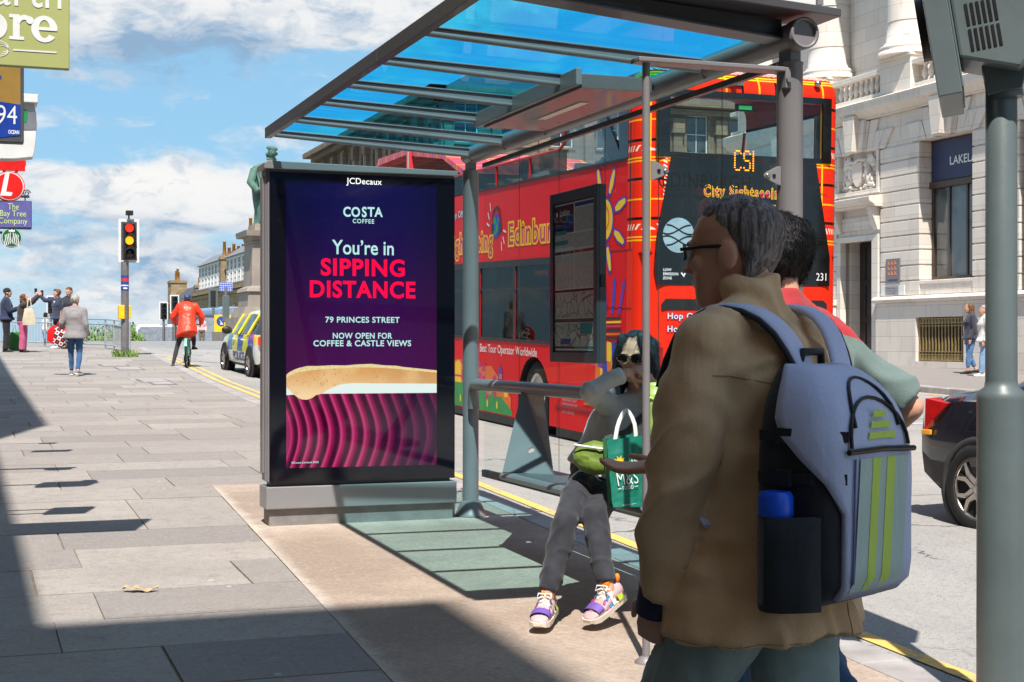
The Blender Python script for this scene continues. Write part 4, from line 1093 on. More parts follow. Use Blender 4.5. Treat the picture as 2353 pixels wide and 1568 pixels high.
# ---------------------------------------------------------------- statue on its pedestal in the square
M_verd = mat('verdigris', lin(82, 116, 102), .75, .1, var=.4, vs=1.6, bump=.4, bs=5)
M_gran = mat('statue_granite', lin(150, 138, 126), .85, var=.14, vs=1.2)
SX, SYY = 12.40, 64.0; sz = prof(64)
stt = thing('statue', 'green bronze robed statue on a tall granite pedestal beyond the advertising panel', 'statue', (SX, SYY, sz - .1))
mb = MB()
def sq(h0, h1, a, b): mb.loft([[(SX - r, SYY - r, z), (SX + r, SYY - r, z), (SX + r, SYY + r, z), (SX - r, SYY + r, z)] for z, r in ((h0, a), (h1, b))], smooth=False)
sq(sz - .3, 1.9, 2.2, 2.2); sq(1.9, 2.5, 1.7, 1.7); sq(2.5, 2.95, 1.45, 1.35); sq(2.95, 3.6, 1.22, 1.18); sq(3.6, 3.75, 1.28, 1.22); sq(3.75, 3.85, 1.2, 1.02); sq(3.85, 5.65, 1.02, .98); sq(5.65, 5.72, 1.05, 1.05); sq(5.72, 5.95, .98, 1.05); sq(5.95, 6.18, 1.28, 1.32); sq(6.18, 6.5, .86, .84)
wb(mb, 'pedestal', M_gran, stt, fixn=True, bevel=.03)
mb = MB()
rg = []
for (z, rx, ry, ox) in ((6.5, .70, .62, -.05), (6.6, .66, .6, -.05), (7.1, .62, .55, -.06), (7.6, .66, .55, -.1), (8.2, .74, .56, -.1), (8.7, .80, .52, -.08), (9.0, .74, .46, -.04), (9.16, .46, .34, 0), (9.24, .2, .2, .02)):
    rg.append([(SX + ox + math.cos(t) * rx * (1 + .07 * math.sin(t * 7 + z)), SYY + math.sin(t) * ry * (1 + .07 * math.sin(t * 7 + z)), z) for t in [2 * math.pi * k / 36 for k in range(36)]])
mb.loft(rg)
mb.tube([(SX - .72, SYY - .15, 8.85), (SX - .92, SYY - .3, 8.3), (SX - .7, SYY - .55, 7.9), (SX - .35, SYY - .62, 8.05)], [.2, .19, .16, .1], 10)
mb.tube([(SX + .70, SYY - .15, 8.85), (SX + .86, SYY - .2, 8.2), (SX + .8, SYY - .5, 7.7)], [.2, .18, .12], 10)
for k in range(7): a = k * .24 - .8; mb.tube([(SX - .7 + k * .1, SYY - .5, 8.8 - k * .02), (SX - .5 + k * .12, SYY - .62, 7.8), (SX - .6 + k * .16, SYY - .6, 6.6)], [.05, .07, .08], 6)
mb.tube([(SX + .02, SYY, 9.15), (SX + .03, SYY - .04, 9.42)], .15, 10)
mb.ell((SX + .03, SYY - .06, 9.62), (.19, .22, .26), 16, 12); mb.ell((SX + .03, SYY - .27, 9.58), (.04, .06, .07), 8, 6)
for k in range(30):
    a = k * 2.4; h = 9.6 + .28 * math.sin(k * 1.3); r = .2 * math.cos((h - 9.66) * 2.4)
    if math.sin(a) < -.3 and h < 9.74: continue
    mb.ell((SX + .03 + math.cos(a) * r, SYY + .0 + math.sin(a) * r, h), .075, 8, 6)
wb(mb, 'figure', M_verd, stt)
# greenery beyond the crest
def foliage_mat(name, a, b):
    m, nt, p = newmat(name); v = wpos(nt); oi = nt.nodes.new('ShaderNodeObjectInfo')
    n = noi(nt, v, 1.2, 3)
    link(nt, mixc(nt, n.smooth(.35, .65), a, b), p.inputs['Base Color']); p.inputs['Roughness'].default_value = .6
    return m
M_leaf = foliage_mat('leaf_green', lin(66, 96, 38), lin(116, 146, 58)); M_bark = mat('bark', lin(74, 62, 50), .9)
def tree(x, y, z, h, r, label, seed):
    rnd = random.Random(seed); root = thing('tree', label, 'tree', (x, y, z), group='trees beyond the crest')
    tb = MB(); tb.tube([(0, 0, 0), (.1, 0, h * .4), (0, .1, h * .8)], [.22, .16, .06], 8)
    for k in range(6): a = k * 1.05; tb.tube([(0, 0, h * (.35 + .05 * k)), (math.cos(a) * r * .7, math.sin(a) * r * .7, h * (.6 + .05 * k))], [.08, .03], 6)
    tb.build('trunk', M_bark, root)
    cb = MB(); clumps = [(rnd.uniform(-r, r) * .75, rnd.uniform(-r, r) * .75, h * rnd.uniform(.4, .95), r * rnd.uniform(.25, .45)) for _ in range(22)]
    for (cx, cy, cz, cr) in clumps:
        for _ in range(150):
            d_ = Vector((rnd.gauss(0, 1), rnd.gauss(0, 1), rnd.gauss(0, .8))).normalized() * cr * rnd.uniform(.6, 1.05); q = Vector((cx, cy, cz)) + d_
            s_ = rnd.uniform(.07, .15); e1 = Vector((rnd.gauss(0, 1), rnd.gauss(0, 1), rnd.gauss(0, 1))).normalized(); e2 = e1.orthogonal().normalized()
            cb.add([q - e1 * s_, q + e2 * s_ * .6, q + e1 * s_, q - e2 * s_ * .6], [(0, 1, 2, 3)])
    cb.build('crown', M_leaf, root)
for i, (u, v, t, h, r) in enumerate(((255, 775, 92, 3.6, 2.3), (225, 790, 88, 2.6, 1.8), (318, 775, 105, 3.2, 1.6), (285, 785, 90, 2.6, 1.5))):
    p_ = at(u, v, t); tree(p_.x, p_.y, p_.z + .35 - h, h, r, ('rounded green tree seen through the pedestrian railing', 'low green bush at the left of the trees behind the railing', 'small green tree between the railing and the white coach', 'low tree in the middle behind the railing')[i], i)
# ================================================================ open-top bus
BW, BL, BT = 2.5, 11.6, 4.27
bus = thing('sightseeing_bus', 'bright red open-top double-decker tour bus with tartan rear end', 'bus', (6.85, 14.6, prof(14.6) - .12))
bus.rotation_euler = (math.atan(.0245), 0, 0)
RC = .30
def bus_paint():
    m, nt, p = newmat('bus_red_tartan'); v = tco(nt); x, y, z = v.xyz()
    red = lin(228, 8, 18); org = lin(240, 48, 26)
    rear = y.lt(.44)
    tz = z.gt(2.26) * rear
    c = mixc(nt, rear, red, org)
    def H(zs, w_):
        s = None
        for q in zs: t = z.near(q, w_); s = t if s is None else s.mx(t)
        return s
    blackh = H((3.87, 3.44, 3.02, 2.59), .016)
    yel = H((4.145, 4.175, 3.66, 3.215, 3.25, 2.80, 2.355, 2.39), .0085)
    yv = (x.near(.10, .011)).mx(x.near(2.20, .011)).mx((x.near(.98, .011).mx(x.near(1.39, .011))) * z.gt(3.98))
    bv = (y.near(.36, .014) * x.lt(.1)).mx(x.near(2.44, .014)).mx((x.near(1.18, .014).mx(x.near(1.6, .014))) * z.gt(3.98))
    dash = ((x * 1.0 + y + z * .55) * 17.0).m('FRACT').lt(.42) * H((3.355, 2.50, 4.24), .032)
    vd = ((z * 1.0 + x * .5) * 22.0).m('FRACT').lt(.45) * x.near(.25, .022) * z.lt(3.28)
    c = mixc(nt, (blackh.mx(bv)) * tz, c, lin(40, 22, 24))
    c = mixc(nt, (yel.mx(yv)) * tz, c, lin(255, 186, 30))
    c = mixc(nt, dash.mx(vd) * tz, c, lin(255, 226, 206))
    c = mixc(nt, noi(nt, v, 2.0, 4).smooth(.5, .8) * .12, c, lin(170, 20, 20))
    link(nt, c, p.inputs['Base Color']); p.inputs['Roughness'].default_value = .34; p.inputs['Specular IOR Level'].default_value = .06
    return m
M_bus = bus_paint()
M_bblk = mat('bus_black_glass', lin(10, 10, 12), .05, var=.1, spec=.6)
M_btrim = mat('bus_dark_trim', lin(30, 30, 32), .5, var=.15)
M_seat = mat('bus_seat', lin(150, 152, 158), .7, var=.25); M_seatb = mat('bus_seat_back', lin(54, 56, 66), .7, var=.2)
M_tint = clear_glass('tinted_bus_glass', (.30, .34, .34), .35, .002)
M_lite = clear_glass('light_bus_glass', (.86, .9, .9), .3, .003)
SL_ = Fac((0, 0, 0), (0, 1, 0), (-1, 0, 0)); SR_ = Fac((BW, 0, 0), (0, 1, 0), (1, 0, 0)); RB_ = Fac((0, 0, 0), (1, 0, 0), (0, -1, 0))
lower_win = [(2.66, 3.98, 1.19, 2.16), (4.04, 5.40, 1.19, 2.16), (5.46, 6.82, 1.19, 2.16), (6.88, 8.2, 1.19, 2.16), (8.26, 9.6, 1.19, 2.16), (9.66, 11.0, 1.1, 2.16)]
mb = MB()
def arch(F_):
    for (a, b) in ((RC, 2.62), (2.62, 3.92), (3.92, 8.4), (8.4, 9.7), (9.7, BL - .3)):
        F_.wall(mb, a, b, .14 if a not in (2.62, 8.4) else .98, 1.10, [])
    for yc in (3.27, 9.05):
        N = 14
        for i in range(N):
            a0, a1 = math.pi * i / N, math.pi * (i + 1) / N; r = .56
            q = [(yc + r * math.cos(a0), .42 + r * math.sin(a0)), (yc + r * math.cos(a1), .42 + r * math.sin(a1))]
            pts = [F_.p(q[0][0], q[0][1]), F_.p(q[0][0], .98), F_.p(q[1][0], .98), F_.p(q[1][0], q[1][1])]
            pts = [F_.p(q[0][0], min(q[0][1], .98)), F_.p(q[0][0], .98), F_.p(q[1][0], .98), F_.p(q[1][0], min(q[1][1], .98))]
            mb.add(pts if F_ is SL_ else pts[::-1], [(0, 1, 2, 3)])
            inn = [F_.p(q[0][0], q[0][1]), F_.p(q[0][0], q[0][1], -.4), F_.p(q[1][0], q[1][1], -.4), F_.p(q[1][0], q[1][1])]
            mb.add(inn if F_ is SL_ else inn[::-1], [(3, 2, 1, 0)], 1)
        for s_ in (-1, 1):
            a, b = sorted((yc + s_ * .56, yc + s_ * .65)); F_.wall(mb, a, b, .14, 1.0, [])
for F_ in (SL_, SR_):
    arch(F_); F_.wall(mb, RC, BL - .3, 1.10, 3.25, lower_win, depth=.014)
# rounded corners
def corner(cx, cy, a0, z0, z1, m=0):
    N = 8; vs = []
    for i in range(N + 1):
        a = a0 + math.pi / 2 * i / N; vs.append((cx + RC * math.cos(a), cy + RC * math.sin(a)))
    for i in range(N): mb.add([(*vs[i], z0), (*vs[i+1], z0), (*vs[i+1], z1), (*vs[i], z1)], [(0, 1, 2, 3)], m, True)
corner(RC, RC, math.pi, .14, 4.02); corner(BW - RC, RC, -math.pi / 2, .14, 4.02); corner(RC, BL - .3, math.pi / 2, .14, 3.25); corner(BW - RC, BL - .3, 0, .14, 3.25)
RB_.wall(mb, RC, BW - RC, .14, 4.02, [(.30, 2.20, 3.30, 3.92)], depth=.05)
mb.box((RC, BL - .3, .3), (BW - RC, BL, 1.2)); mb.box((RC, BL - .12, 2.2), (BW - RC, BL, 3.25))
# rear roof module: sides, domed roof
for F_ in (SL_, SR_):
    F_.wall(mb, RC, .62, 3.25, 4.02, []); F_.wall(mb, .62, 2.3, 3.86, 4.02, [])
g = []
for j in range(7):
    f = j / 6; a = f * math.pi / 2; ins = RC * (1 - math.cos(a)) * 1.0; z = 4.02 + .24 * math.sin(a); ring = []
    rr = max(.02, RC - ins * .6)
    for (cx, cy, a0) in ((RC, RC, math.pi), (BW - RC, RC, 1.5 * math.pi)):
        for i in range(9): an = a0 + math.pi / 2 * i / 8; ring.append((min(max(cx + rr * math.cos(an), ins), BW - ins), max(cy + rr * math.sin(an), ins), z))
    ring.append((BW - ins, 2.3, z)); ring.insert(0, (ins, 2.3, z)); g.append(ring)
mb.sheet(g, 0, True); mb.poly(g[-1])
mb.poly([(RC*0, RC, 1.0), (BW, RC, 1.0), (BW, BL - .3, 1.0), (0 + .0, BL - .3, 1.0)][::-1], 1)
mb.poly([(.02, .05, 2.22), (BW - .02, .05, 2.22), (BW - .02, BL - .1, 2.22), (.02, BL - .1, 2.22)], 1)
body = mb.build('body', [M_bus, M_btrim], bus)
# skirt, belts, seams
mb = MB()
for a, b in ((.3, 2.6), (3.95, 8.4), (9.7, 11.3)): SL_.bar(mb, a, b, .02, .145, -.12, -.05)
SL_.bar(mb, .44, 6.2, 3.245, 3.275, 0, .012); SL_.bar(mb, 2.55, 11.2, 2.155, 2.245, .0, .008); SL_.bar(mb, 2.6, 11.1, 1.15, 1.19, 0, .008)
for h in lower_win[1:]: SL_.bar(mb, h[0] - .064, h[0] + .004, 1.19, 2.156, .0, .006)
SL_.bar(mb, 2.55, 2.664, 1.19, 2.156, 0, .006)
mb.build('trim', M_btrim, bus)
mb = MB()
for z in (2.262, 1.62, .62): SL_.bar(mb, .30, 2.55, z - .004, z + .004, 0, .004); RB_.bar(mb, .3, 2.2, z - .004, z + .004, 0, .004)
for y in (.45, 1.5, 2.45): SL_.bar(mb, y - .004, y + .004, .16, 2.26, 0, .003)
SL_.bar(mb, 3.95, 8.38, .60, .606, 0, .004); SL_.bar(mb, .5, 2.5, .40, .43, 0, .012)
mb.build('seam', mat('seam_line', lin(150, 14, 20), .5), bus)
# side glass: lower deck, upper deck
for h in lower_win:
    for F_ in (SL_, SR_):
        mb = MB(); F_.bar(mb, h[0] + .002, h[1] - .002, h[2] + .002, h[3] - .002, -.013, -.007); F_.bar(mb, h[0] + .012, h[1] - .012, 1.84, 1.865, -.0075, .002, 1)
        mb.build('lower_window', [M_tint, M_btrim], bus)
for a, b in ((.66, 2.22), (2.28, 3.5), (3.54, 4.8), (4.84, 6.16), (6.2, 7.4), (7.44, 8.6)):
    zt = 3.86 if b < 2.3 else 3.54
    for F_ in (SL_, SR_): mb = MB(); F_.bar(mb, a, b, 3.27, zt, -.03, -.022); mb.build('upper_window', M_tint if b > 2.3 else M_lite, bus)
mb = MB()
for x in (.02, BW - .02): mb.tube([(x, 2.3, 3.86), (x, 2.34, 3.62), (x, 2.5, 3.56), (x, 8.7, 3.56)], .02, 8)
for x in (.02, BW - .02):
    for y in (3.52, 4.82, 6.18, 7.42): mb.tube([(x, y, 3.25), (x, y, 3.56)], .016, 6)
mb.build('guard_rail', mat('red_rail', lin(190, 30, 34), .4), bus)
mb = MB(); SR_.bar(mb, .42, .66, 3.27, 3.88, -.01, .004); SR_.bar(mb, .42, 2.3, 3.86, 3.9, 0, .006); mb.build('window_pillar', M_bblk, bus)
mb = MB()
SL_.bar(mb, .42, .66, 3.27, 3.88, -.01, .004); mb.prism([(.60, 3.27), (.95, 3.27), (1.30, 3.88), (1.12, 3.88)], .006, .02, 'x')
SL_.bar(mb, .42, 2.3, 3.86, 3.9, 0, .006)
mb.build('window_pillar', M_bblk, bus)
# front canopy with tartan
mb = MB(); prof_ = [(6.25, 3.58), (7.5, 3.98), (9.6, 4.24), (11.3, 4.24), (11.5, 4.10), (11.3, 4.12), (9.6, 4.15), (7.5, 3.90), (6.3, 3.50)]
mb.prism(prof_, .08, BW - .08, 'x')
for x in (.05, BW - .12):
    mb.tube([(x + .03, 6.26, 3.56), (x + .03, 6.1, 3.26)], .05, 8); mb.box((x, 9.2, 3.25), (x + .07, 9.4, 4.18))
def canopy_mat():
    m, nt, p = newmat('tartan_canopy'); x, y, z = tco(nt).xyz()
    c = mixc(nt, ((x * 2.4).m('FRACT').lt(.10)).mx((y * 2.0).m('FRACT').lt(.09)), lin(226, 60, 66), lin(150, 50, 120)); c = mixc(nt, ((x * 2.4 + .3).m('FRACT').lt(.05)).mx((y * 2.0 + .45).m('FRACT').lt(.05)), c, lin(255, 186, 40))
    c = mixc(nt, (y.near(8.2, .03).mx(y.near(9.3, .03))) * (x * 9.0).m('FRACT').lt(.5), c, (1, .9, .9, 1)); link(nt, c, p.inputs['Base Color']); p.inputs['Roughness'].default_value = .35; return m
mb.build('front_canopy', canopy_mat(), bus, fixn=True)
mb = MB(); mb.box((.1, BL - .02, 1.2), (BW - .1, BL + .01, 2.2)); mb.box((.1, BL - .05, 3.25), (BW - .1, BL - .02, 4.1)); mb.build('windscreen', M_tint, bus)
# rear glazing
mb = MB(); yb = -.006
def rp(pts, m=0, d=0.0):
    n = len(pts); mb.add([(x, yb - d, z) for x, z in pts] + [(x, .02, z) for x, z in pts], [tuple(range(n))] + [(i, i + n, (i + 1) % n + n, (i + 1) % n) for i in range(n)], m)
def ccw(p): return p
rp([(.14, 3.26), (2.31, 3.26), (2.31, 3.31), (.14, 3.31)]); rp([(.14, 3.31), (.30, 3.31), (.30, 3.92), (.14, 3.92)]); rp([(2.20, 3.31), (2.31, 3.31), (2.31, 3.92), (2.20, 3.92)]); rp([(.14, 3.92), (2.31, 3.92), (2.31, 3.99), (.14, 3.99)])
rp([(.16, 1.87), (2.31, 1.88), (2.31, 2.20), (2.12, 3.255), (.31, 3.255), (.29, 3.14), (.15, 2.35), (.13, 2.05)])
for z in (2.40, 2.92): mb.box((.2, yb - .002, z - .003), (2.28, yb, z + .003), 1)
mb.build('rear_screen', [M_bblk, M_btrim], bus)
mb = MB(); mb.box((.29, .01, 3.30), (2.21, .016, 3.93)); mb.build('rear_window', M_lite, bus)
for x0, x1 in ((.22, .80), (1.85, 2.28)): mb = MB(); mb.prism([(x0, 1.60), (x1, 1.60), (x1, 1.68), (x1 - .05, 1.72), (x0 + .05, 1.72), (x0, 1.66)], -.006, .02, 'y'); mb.build('rear_vent', M_btrim, bus)
mb = MB(); mb.box((.2, -.05, .22), (2.3, .02, .44)); mb.build('bumper', M_btrim, bus)
for x in (.12, 2.26):
    mb = MB(); mb.box((x, -.012, .62), (x + .12, .03, 1.2)); mb.build('tail_lamp', mat('tail_lamp_red', lin(170, 10, 14), .2, coat=.5), bus, bevel=.01)
mb = MB(); mb.lathe([(.035, 0), (.03, .03), (.0, .035)], seg=12, M=Matrix.Translation((1.05, -.03, 4.09)) @ Matrix.Rotation(R(90), 4, 'X')); mb.box((.92, -.02, 4.07), (1.18, .01, 4.11))
mb.lathe([(.04, 0), (.035, .03), (.0, .04)], seg=12, M=Matrix.Translation((2.12, -.0, 4.15)) @ Matrix.Rotation(R(90), 4, 'X')); mb.build('marker_lamp', M_steel, bus)
# lettering on the rear
def bt(txt, x, z, w_, h_, **k): return frame_m((x, yb - .003, z), (1, 0, 0), (0, 0, 1))
M_by, M_bm, M_bw, M_bp, M_bb, M_bg, M_bo = mat('yellow_print', lin(255, 206, 20), .5, var=.04), mat('magenta_print', lin(200, 30, 100), .5, var=.06), mat('white_print2', lin(236, 232, 236), .5, var=.03), mat('purple_print', lin(110, 40, 150), .5), mat('blue_print2', lin(40, 60, 190), .5), mat('green_print', lin(30, 150, 70), .5), mat('orange_print2', lin(240, 110, 20), .5)
M_bk = mat('black_print', lin(24, 20, 24), .5); M_pale = mat('pale_blue_print', lin(150, 176, 192), .5)
BP = [M_by, M_bm, M_bw, M_bp, M_bb, M_bg, M_bo, M_bk, M_pale]
mb = MB()
outline_text(mb, 'City Sightseeing', bt('', 1.215, 2.885, 0, 0), 1.0, .16, ((.055, 0), (.004, 1)), 1.26)
outline_text(mb, 'Edinburgh', bt('', 1.24, 2.675, 0, 0), .80, .18, ((.055, 0), (.004, 1)), 1.26)
for i, t in enumerate(('Hop On', 'Hop Off')): outline_text(mb, t, bt('', .47, 1.525 - i * .14, 0, 0), .36, .085, ((.06, 3), (.012, 2)), 1.12)
fit(mb, 'CSI', bt('', 1.2, 3.30, 0, 0), .01, .01, 7)
for i, t in enumerate(('LOW', 'EMISSION', 'ZONE')): fit(mb, t, bt('', .32 - (.04 if i != 1 else 0), 2.035 - i * .045, 0, 0), (.10, .18, .11)[i], .03, 2, bold=.02)
mb.add([(q[0], yb - .003, q[1]) for q in ((.44, 2.0), (.455, 2.01), (.475, 1.985), (.515, 2.06), (.53, 2.055), (.48, 1.955))], [(0, 1, 2, 5), (2, 3, 4, 5)], 2)
fit(mb, '231', bt('', 2.2, 1.985, 0, 0), .13, .085, 2)
# roundel with crossing waves, and its words
cxr, czr, rr = .41, 2.41, .19
mb.add([(cxr + rr * math.cos(2 * math.pi * k / 40), yb - .003, czr + rr * math.sin(2 * math.pi * k / 40)) for k in range(40)], [tuple(range(40))], 8)
for ph, a_, off in ((0, .05, .06), (math.pi, .05, .06), (0, .05, -.06), (math.pi, .05, -.06)):
    for k in range(18):
        x0, x1 = -rr * .99 + 2 * rr * .99 * k / 18, -rr * .99 + 2 * rr * .99 * (k + 1) / 18
        q = [(x, off + a_ * math.sin(x / rr * 2.2 + ph)) for x in (x0, x1)]
        if all(a * a + b * b < rr * rr for a, b in q): mb.add([(cxr + q[0][0], yb - .0045, czr + q[0][1] - .009), (cxr + q[1][0], yb - .0045, czr + q[1][1] - .009), (cxr + q[1][0], yb - .0045, czr + q[1][1] + .009), (cxr + q[0][0], yb - .0045, czr + q[0][1] + .009)], [(0, 1, 2, 3)], 7)
fit(mb, 'Transport for', bt('', .98, 2.49, 0, 0), .68, .13, 8); fit(mb, 'Edinburgh', bt('', .92, 2.29, 0, 0), .55, .15, 8)
mb.build('rear_lettering', BP, bus)
mb = MB(); cell = .0125
FONT5 = {'C': ('01110', '10001', '10000', '10000', '10000', '10000', '10000', '10001', '01110'), 'S': ('01110', '10001', '10000', '10000', '01110', '00001', '00001', '10001', '01110'), 'I': ('1',) * 9}
x_ = 1.085
for ch in 'CSI':
    for j, row in enumerate(FONT5[ch]):
        for i, b in enumerate(row):
            if b == '1': mb.lathe([(.009, 0), (.009, .004)], seg=8, M=Matrix.Translation((x_ + i * .0185, yb - .003, 3.175 + (8 - j) * .026 - .03)) @ Matrix.Rotation(R(90), 4, 'X'))
    x_ += .0185 * (len(FONT5[ch][0]) + 1.2)
M_led = mat('amber_led', lin(255, 150, 10), .5, emit=lin(255, 140, 10), es=1.6)
mb.build('route_display', M_led, bus)
mb = MB(); mb.box((1.12, .05, 3.80), (1.36, .07, 3.88)); mb.box((1.16, .045, 3.82), (1.32, .049, 3.86), 1); mb.build('exit_sign', [M_bk, mat('exit_green', lin(60, 190, 110), .5, emit=lin(60, 190, 110), es=.5)], bus)
# side artwork and lettering
mb = MB()
def st(y, z, l=.004): return frame_m((-l, y, z), (0, -1, 0), (0, 0, 1))
outline_text(mb, 'Edinburgh', st(3.22, 2.545), 2.02, .37, ((.085, 0), (.012, 1)), 1.2)
outline_text(mb, 'City Sightseeing', st(6.32, 2.50), 2.86, .37, ((.085, 0), (.012, 1)), 1.2)
outline_text(mb, 'Hop On · Hop Off', st(6.85, 2.96), 1.3, .13, ((.06, 3), (.01, 2)), 1.1)
fit(mb, 'Best Tour Operator Worldwide', st(4.27, 1.02), 2.24, .15, 2, bold=.012)
for i, (t, w_) in enumerate((('EDINBURGH BUS TOURS LTD', .62), ('ANNANDALE STREET', .46), ('EDINBURGH EH7 4AZ', .48), ('', 0), ('U/W 11395 KGS', .38))):
    if t: fit(mb, t, st(2.28 - w_ / 2, .545 - i * .05), w_, .032, 8)
mb.build('side_lettering', BP, bus); mb = MB()
def disc(y, z, ry, rz, m, l): mb.add([(-l, y - ry * math.cos(2 * math.pi * k / 28), z + rz * math.sin(2 * math.pi * k / 28)) for k in range(28)], [tuple(range(28))], m)
# globe with headphones
disc(4.74, 2.73, .15, .17, 4, .005)
for (y, z, a, b) in ((4.80, 2.80, .05, .05), (4.72, 2.70, .06, .07), (4.68, 2.80, .03, .04), (4.79, 2.64, .04, .04)): disc(y, z, a, b, 5, .006)
for k in range(16):
    a0, a1 = R(-10 + k * 11), R(-10 + (k + 1) * 11)
    mb.add([(-.006, 4.74 - r * math.cos(a), 2.75 + r * 1.25 * math.sin(a)) for r, a in ((.17, a0), (.20, a0), (.20, a1), (.17, a1))], [(0, 1, 2, 3)], 7)
disc(4.565, 2.70, .04, .08, 7, .007); disc(4.90, 2.70, .04, .08, 7, .007)
for k, (y, z, a) in enumerate(((5.06, 2.88, 60), (4.99, 3.0, 75), (5.08, 2.76, 20), (4.44, 2.52, 60), (4.40, 2.64, 15), (4.52, 2.44, 78))):
    d_ = Vector((0, math.cos(R(a)), math.sin(R(a)))) * .06; n_ = Vector((0, -d_.z, d_.y)).normalized() * .014; c = Vector((-.005, y, z)); mb.add([c - d_ - n_, c + d_ - n_, c + d_ + n_, c - d_ + n_], [(0, 1, 2, 3)], 2)
# sun with long rays
disc(1.06, 2.62, .27, .27, 4, .004); disc(1.06, 2.62, .24, .24, 0, .005)
for k in range(22):
    a0, a1 = k * .5, (k + 1) * .5; r0, r1 = .02 + a0 * .017, .02 + a1 * .017
    mb.add([(-.007, 1.06 - r * math.cos(a), 2.62 + r * math.sin(a)) for r, a in ((r0, a0), (r0 + .03, a0), (r1 + .03, a1), (r1, a1))], [(0, 1, 2, 3)], 6)
for k in range(8):
    a = R(18 + k * 45)
    for (w_, e, m, l) in ((.075, .03, 4, .0045), (.05, 0, 0, .0058)):
        d_ = Vector((0, -math.cos(a), math.sin(a))); n_ = Vector((0, math.sin(a), math.cos(a))); c = Vector((-l, 1.06, 2.62))
        mb.add([c + d_ * (.33 - e) + n_ * w_ * .5, c + d_ * (.33 - e) - n_ * w_ * .5, c + d_ * (.45) - n_ * w_, c + d_ * (.60 + e) - n_ * w_ * .6, c + d_ * (.62 + e), c + d_ * (.60 + e) + n_ * w_ * .6, c + d_ * .45 + n_ * w_], [tuple(range(7))], m)
# bright piper-like stripes by the rear corner and town scene along the skirt
rnd = random.Random(5)
def sp(pts, m, l=.004): mb.add([(-l, y, z) for y, z in pts], [tuple(range(len(pts)))], m)
for k, (y, a) in enumerate(((.62, 70), (.80, 82), (.98, 98), (1.12, 112), (1.28, 60))):
    q = Vector((0, -math.cos(R(a)), math.sin(R(a)))); n_ = Vector((0, q.z, -q.y)) * .035; c = Vector((-.004, y, 1.55)); mb.add([c - n_, c + n_, c + q * .38 + n_ * 1.2, c + q * .42, c + q * .38 - n_ * 1.2], [(0, 1, 2, 3, 4)][0:1], (3, 4, 3, 1, 3)[k])
for k in range(6): sp([(.56, 1.52 - k * .045), (1.30, 1.50 - k * .045), (1.30, 1.475 - k * .045), (.56, 1.495 - k * .045)], (7, 0, 1, 7, 6, 7)[k], .005)
for k in range(16):
    y, z = .56 + .12 * (k % 6) + rnd.uniform(-.03, .03), 1.22 - .22 * (k // 6); sp([(y, z), (y + .12, z + .02), (y + .15, z - .28), (y - .02, z - .30)][::-1], (6, 4, 0, 6, 3, 1, 4, 6)[k % 8], .0042 + .0003 * (k % 5))
for k in range(5): sp([(.55, .72 - k * .05), (1.6, .70 - k * .05), (1.6, .675 - k * .05), (.55, .69 - k * .05)][::-1], (7, 0, 3, 7, 6)[k], .0065)
sp([(7.9, .16), (4.05, .16), (4.05, .22), (4.5, .40), (5.0, .38), (5.4, .55), (6.0, .50), (6.6, .56), (7.9, .55)][::-1], 5, .004)
sp([(7.9, .545), (6.6, .555), (6.0, .495), (5.4, .545), (5.0, .375), (4.5, .395), (4.1, .24), (4.1, .40), (4.9, .80), (5.5, .76), (5.9, .86), (6.6, .82), (7.9, .95)][::-1], 6, .0045)
for k in range(15):
    y = 4.3 + k * .23; z = .40 + .10 * math.sin(k * 1.7) + (.06 if y > 5 else 0); w_ = rnd.uniform(.07, .15); hh = rnd.uniform(.08, .3)
    sp([(y - w_, z), (y - w_, z + hh), (y, z + hh + .06), (y + w_, z + hh), (y + w_, z)], rnd.choice((3, 1, 0, 3, 4, 1)), .0052 + .0002 * (k % 4))
    for j in range(3): sp([(y - w_ * .7 + j * w_ * .5, z + hh * .5), (y - w_ * .7 + j * w_ * .5, z + hh * .75), (y - w_ * .55 + j * w_ * .5, z + hh * .75), (y - w_ * .55 + j * w_ * .5, z + hh * .5)], 0, .0064)
for k in range(9): y = 4.5 + k * .4; disc(y, .30 + .05 * math.sin(k * 2.2), .12, .10, 5, .006); disc(y + .15, .27, .03, .055, 0, .0066)
sp([(8.3, .62), (4.0, .60), (4.0, .575), (8.3, .595)][::-1], 1, .0068)
mb.build('side_artwork', BP, bus)
mb = MB(); fit(mb, 'Stopping', frame_m((.06, 3.2, 2.06), (0, -1, 0), (0, 0, 1)), .50, .10); mb.build('destination_display', mat('red_led', lin(255, 90, 30), .5, emit=lin(255, 80, 20), es=1.2), bus)
for yc in (3.27, 9.05):
    for x, s_ in ((.06, 1), (BW - .06, -1)):
        MX = Matrix.Translation((x, yc, .47)) @ Matrix.Rotation(R(90) * s_, 4, 'Y')
        mb = MB(); mb.lathe([(.30, -.02), (.40, -.02), (.455, .0), (.475, .05), (.475, .24), (.3, .26)], seg=36, M=MX, cap=False)
        wh = mb.build('wheel', M_rub, bus)
        mb = MB(); mb.lathe([(.02, .0), (.09, .0), (.12, .015), (.16, .10), (.24, .06), (.29, -.005), (.31, -.015), (.31, .02)][::1], seg=36, M=MX)
        for k in range(10): a = 2 * math.pi * k / 10; mb.lathe([(.018, -.02), (.018, .02)], seg=8, M=MX @ Matrix.Translation((.11 * math.cos(a), .11 * math.sin(a), .0)))
        mb.build('hub', mat('wheel_steel', lin(190, 188, 186), .3, .7, var=.1), wh)
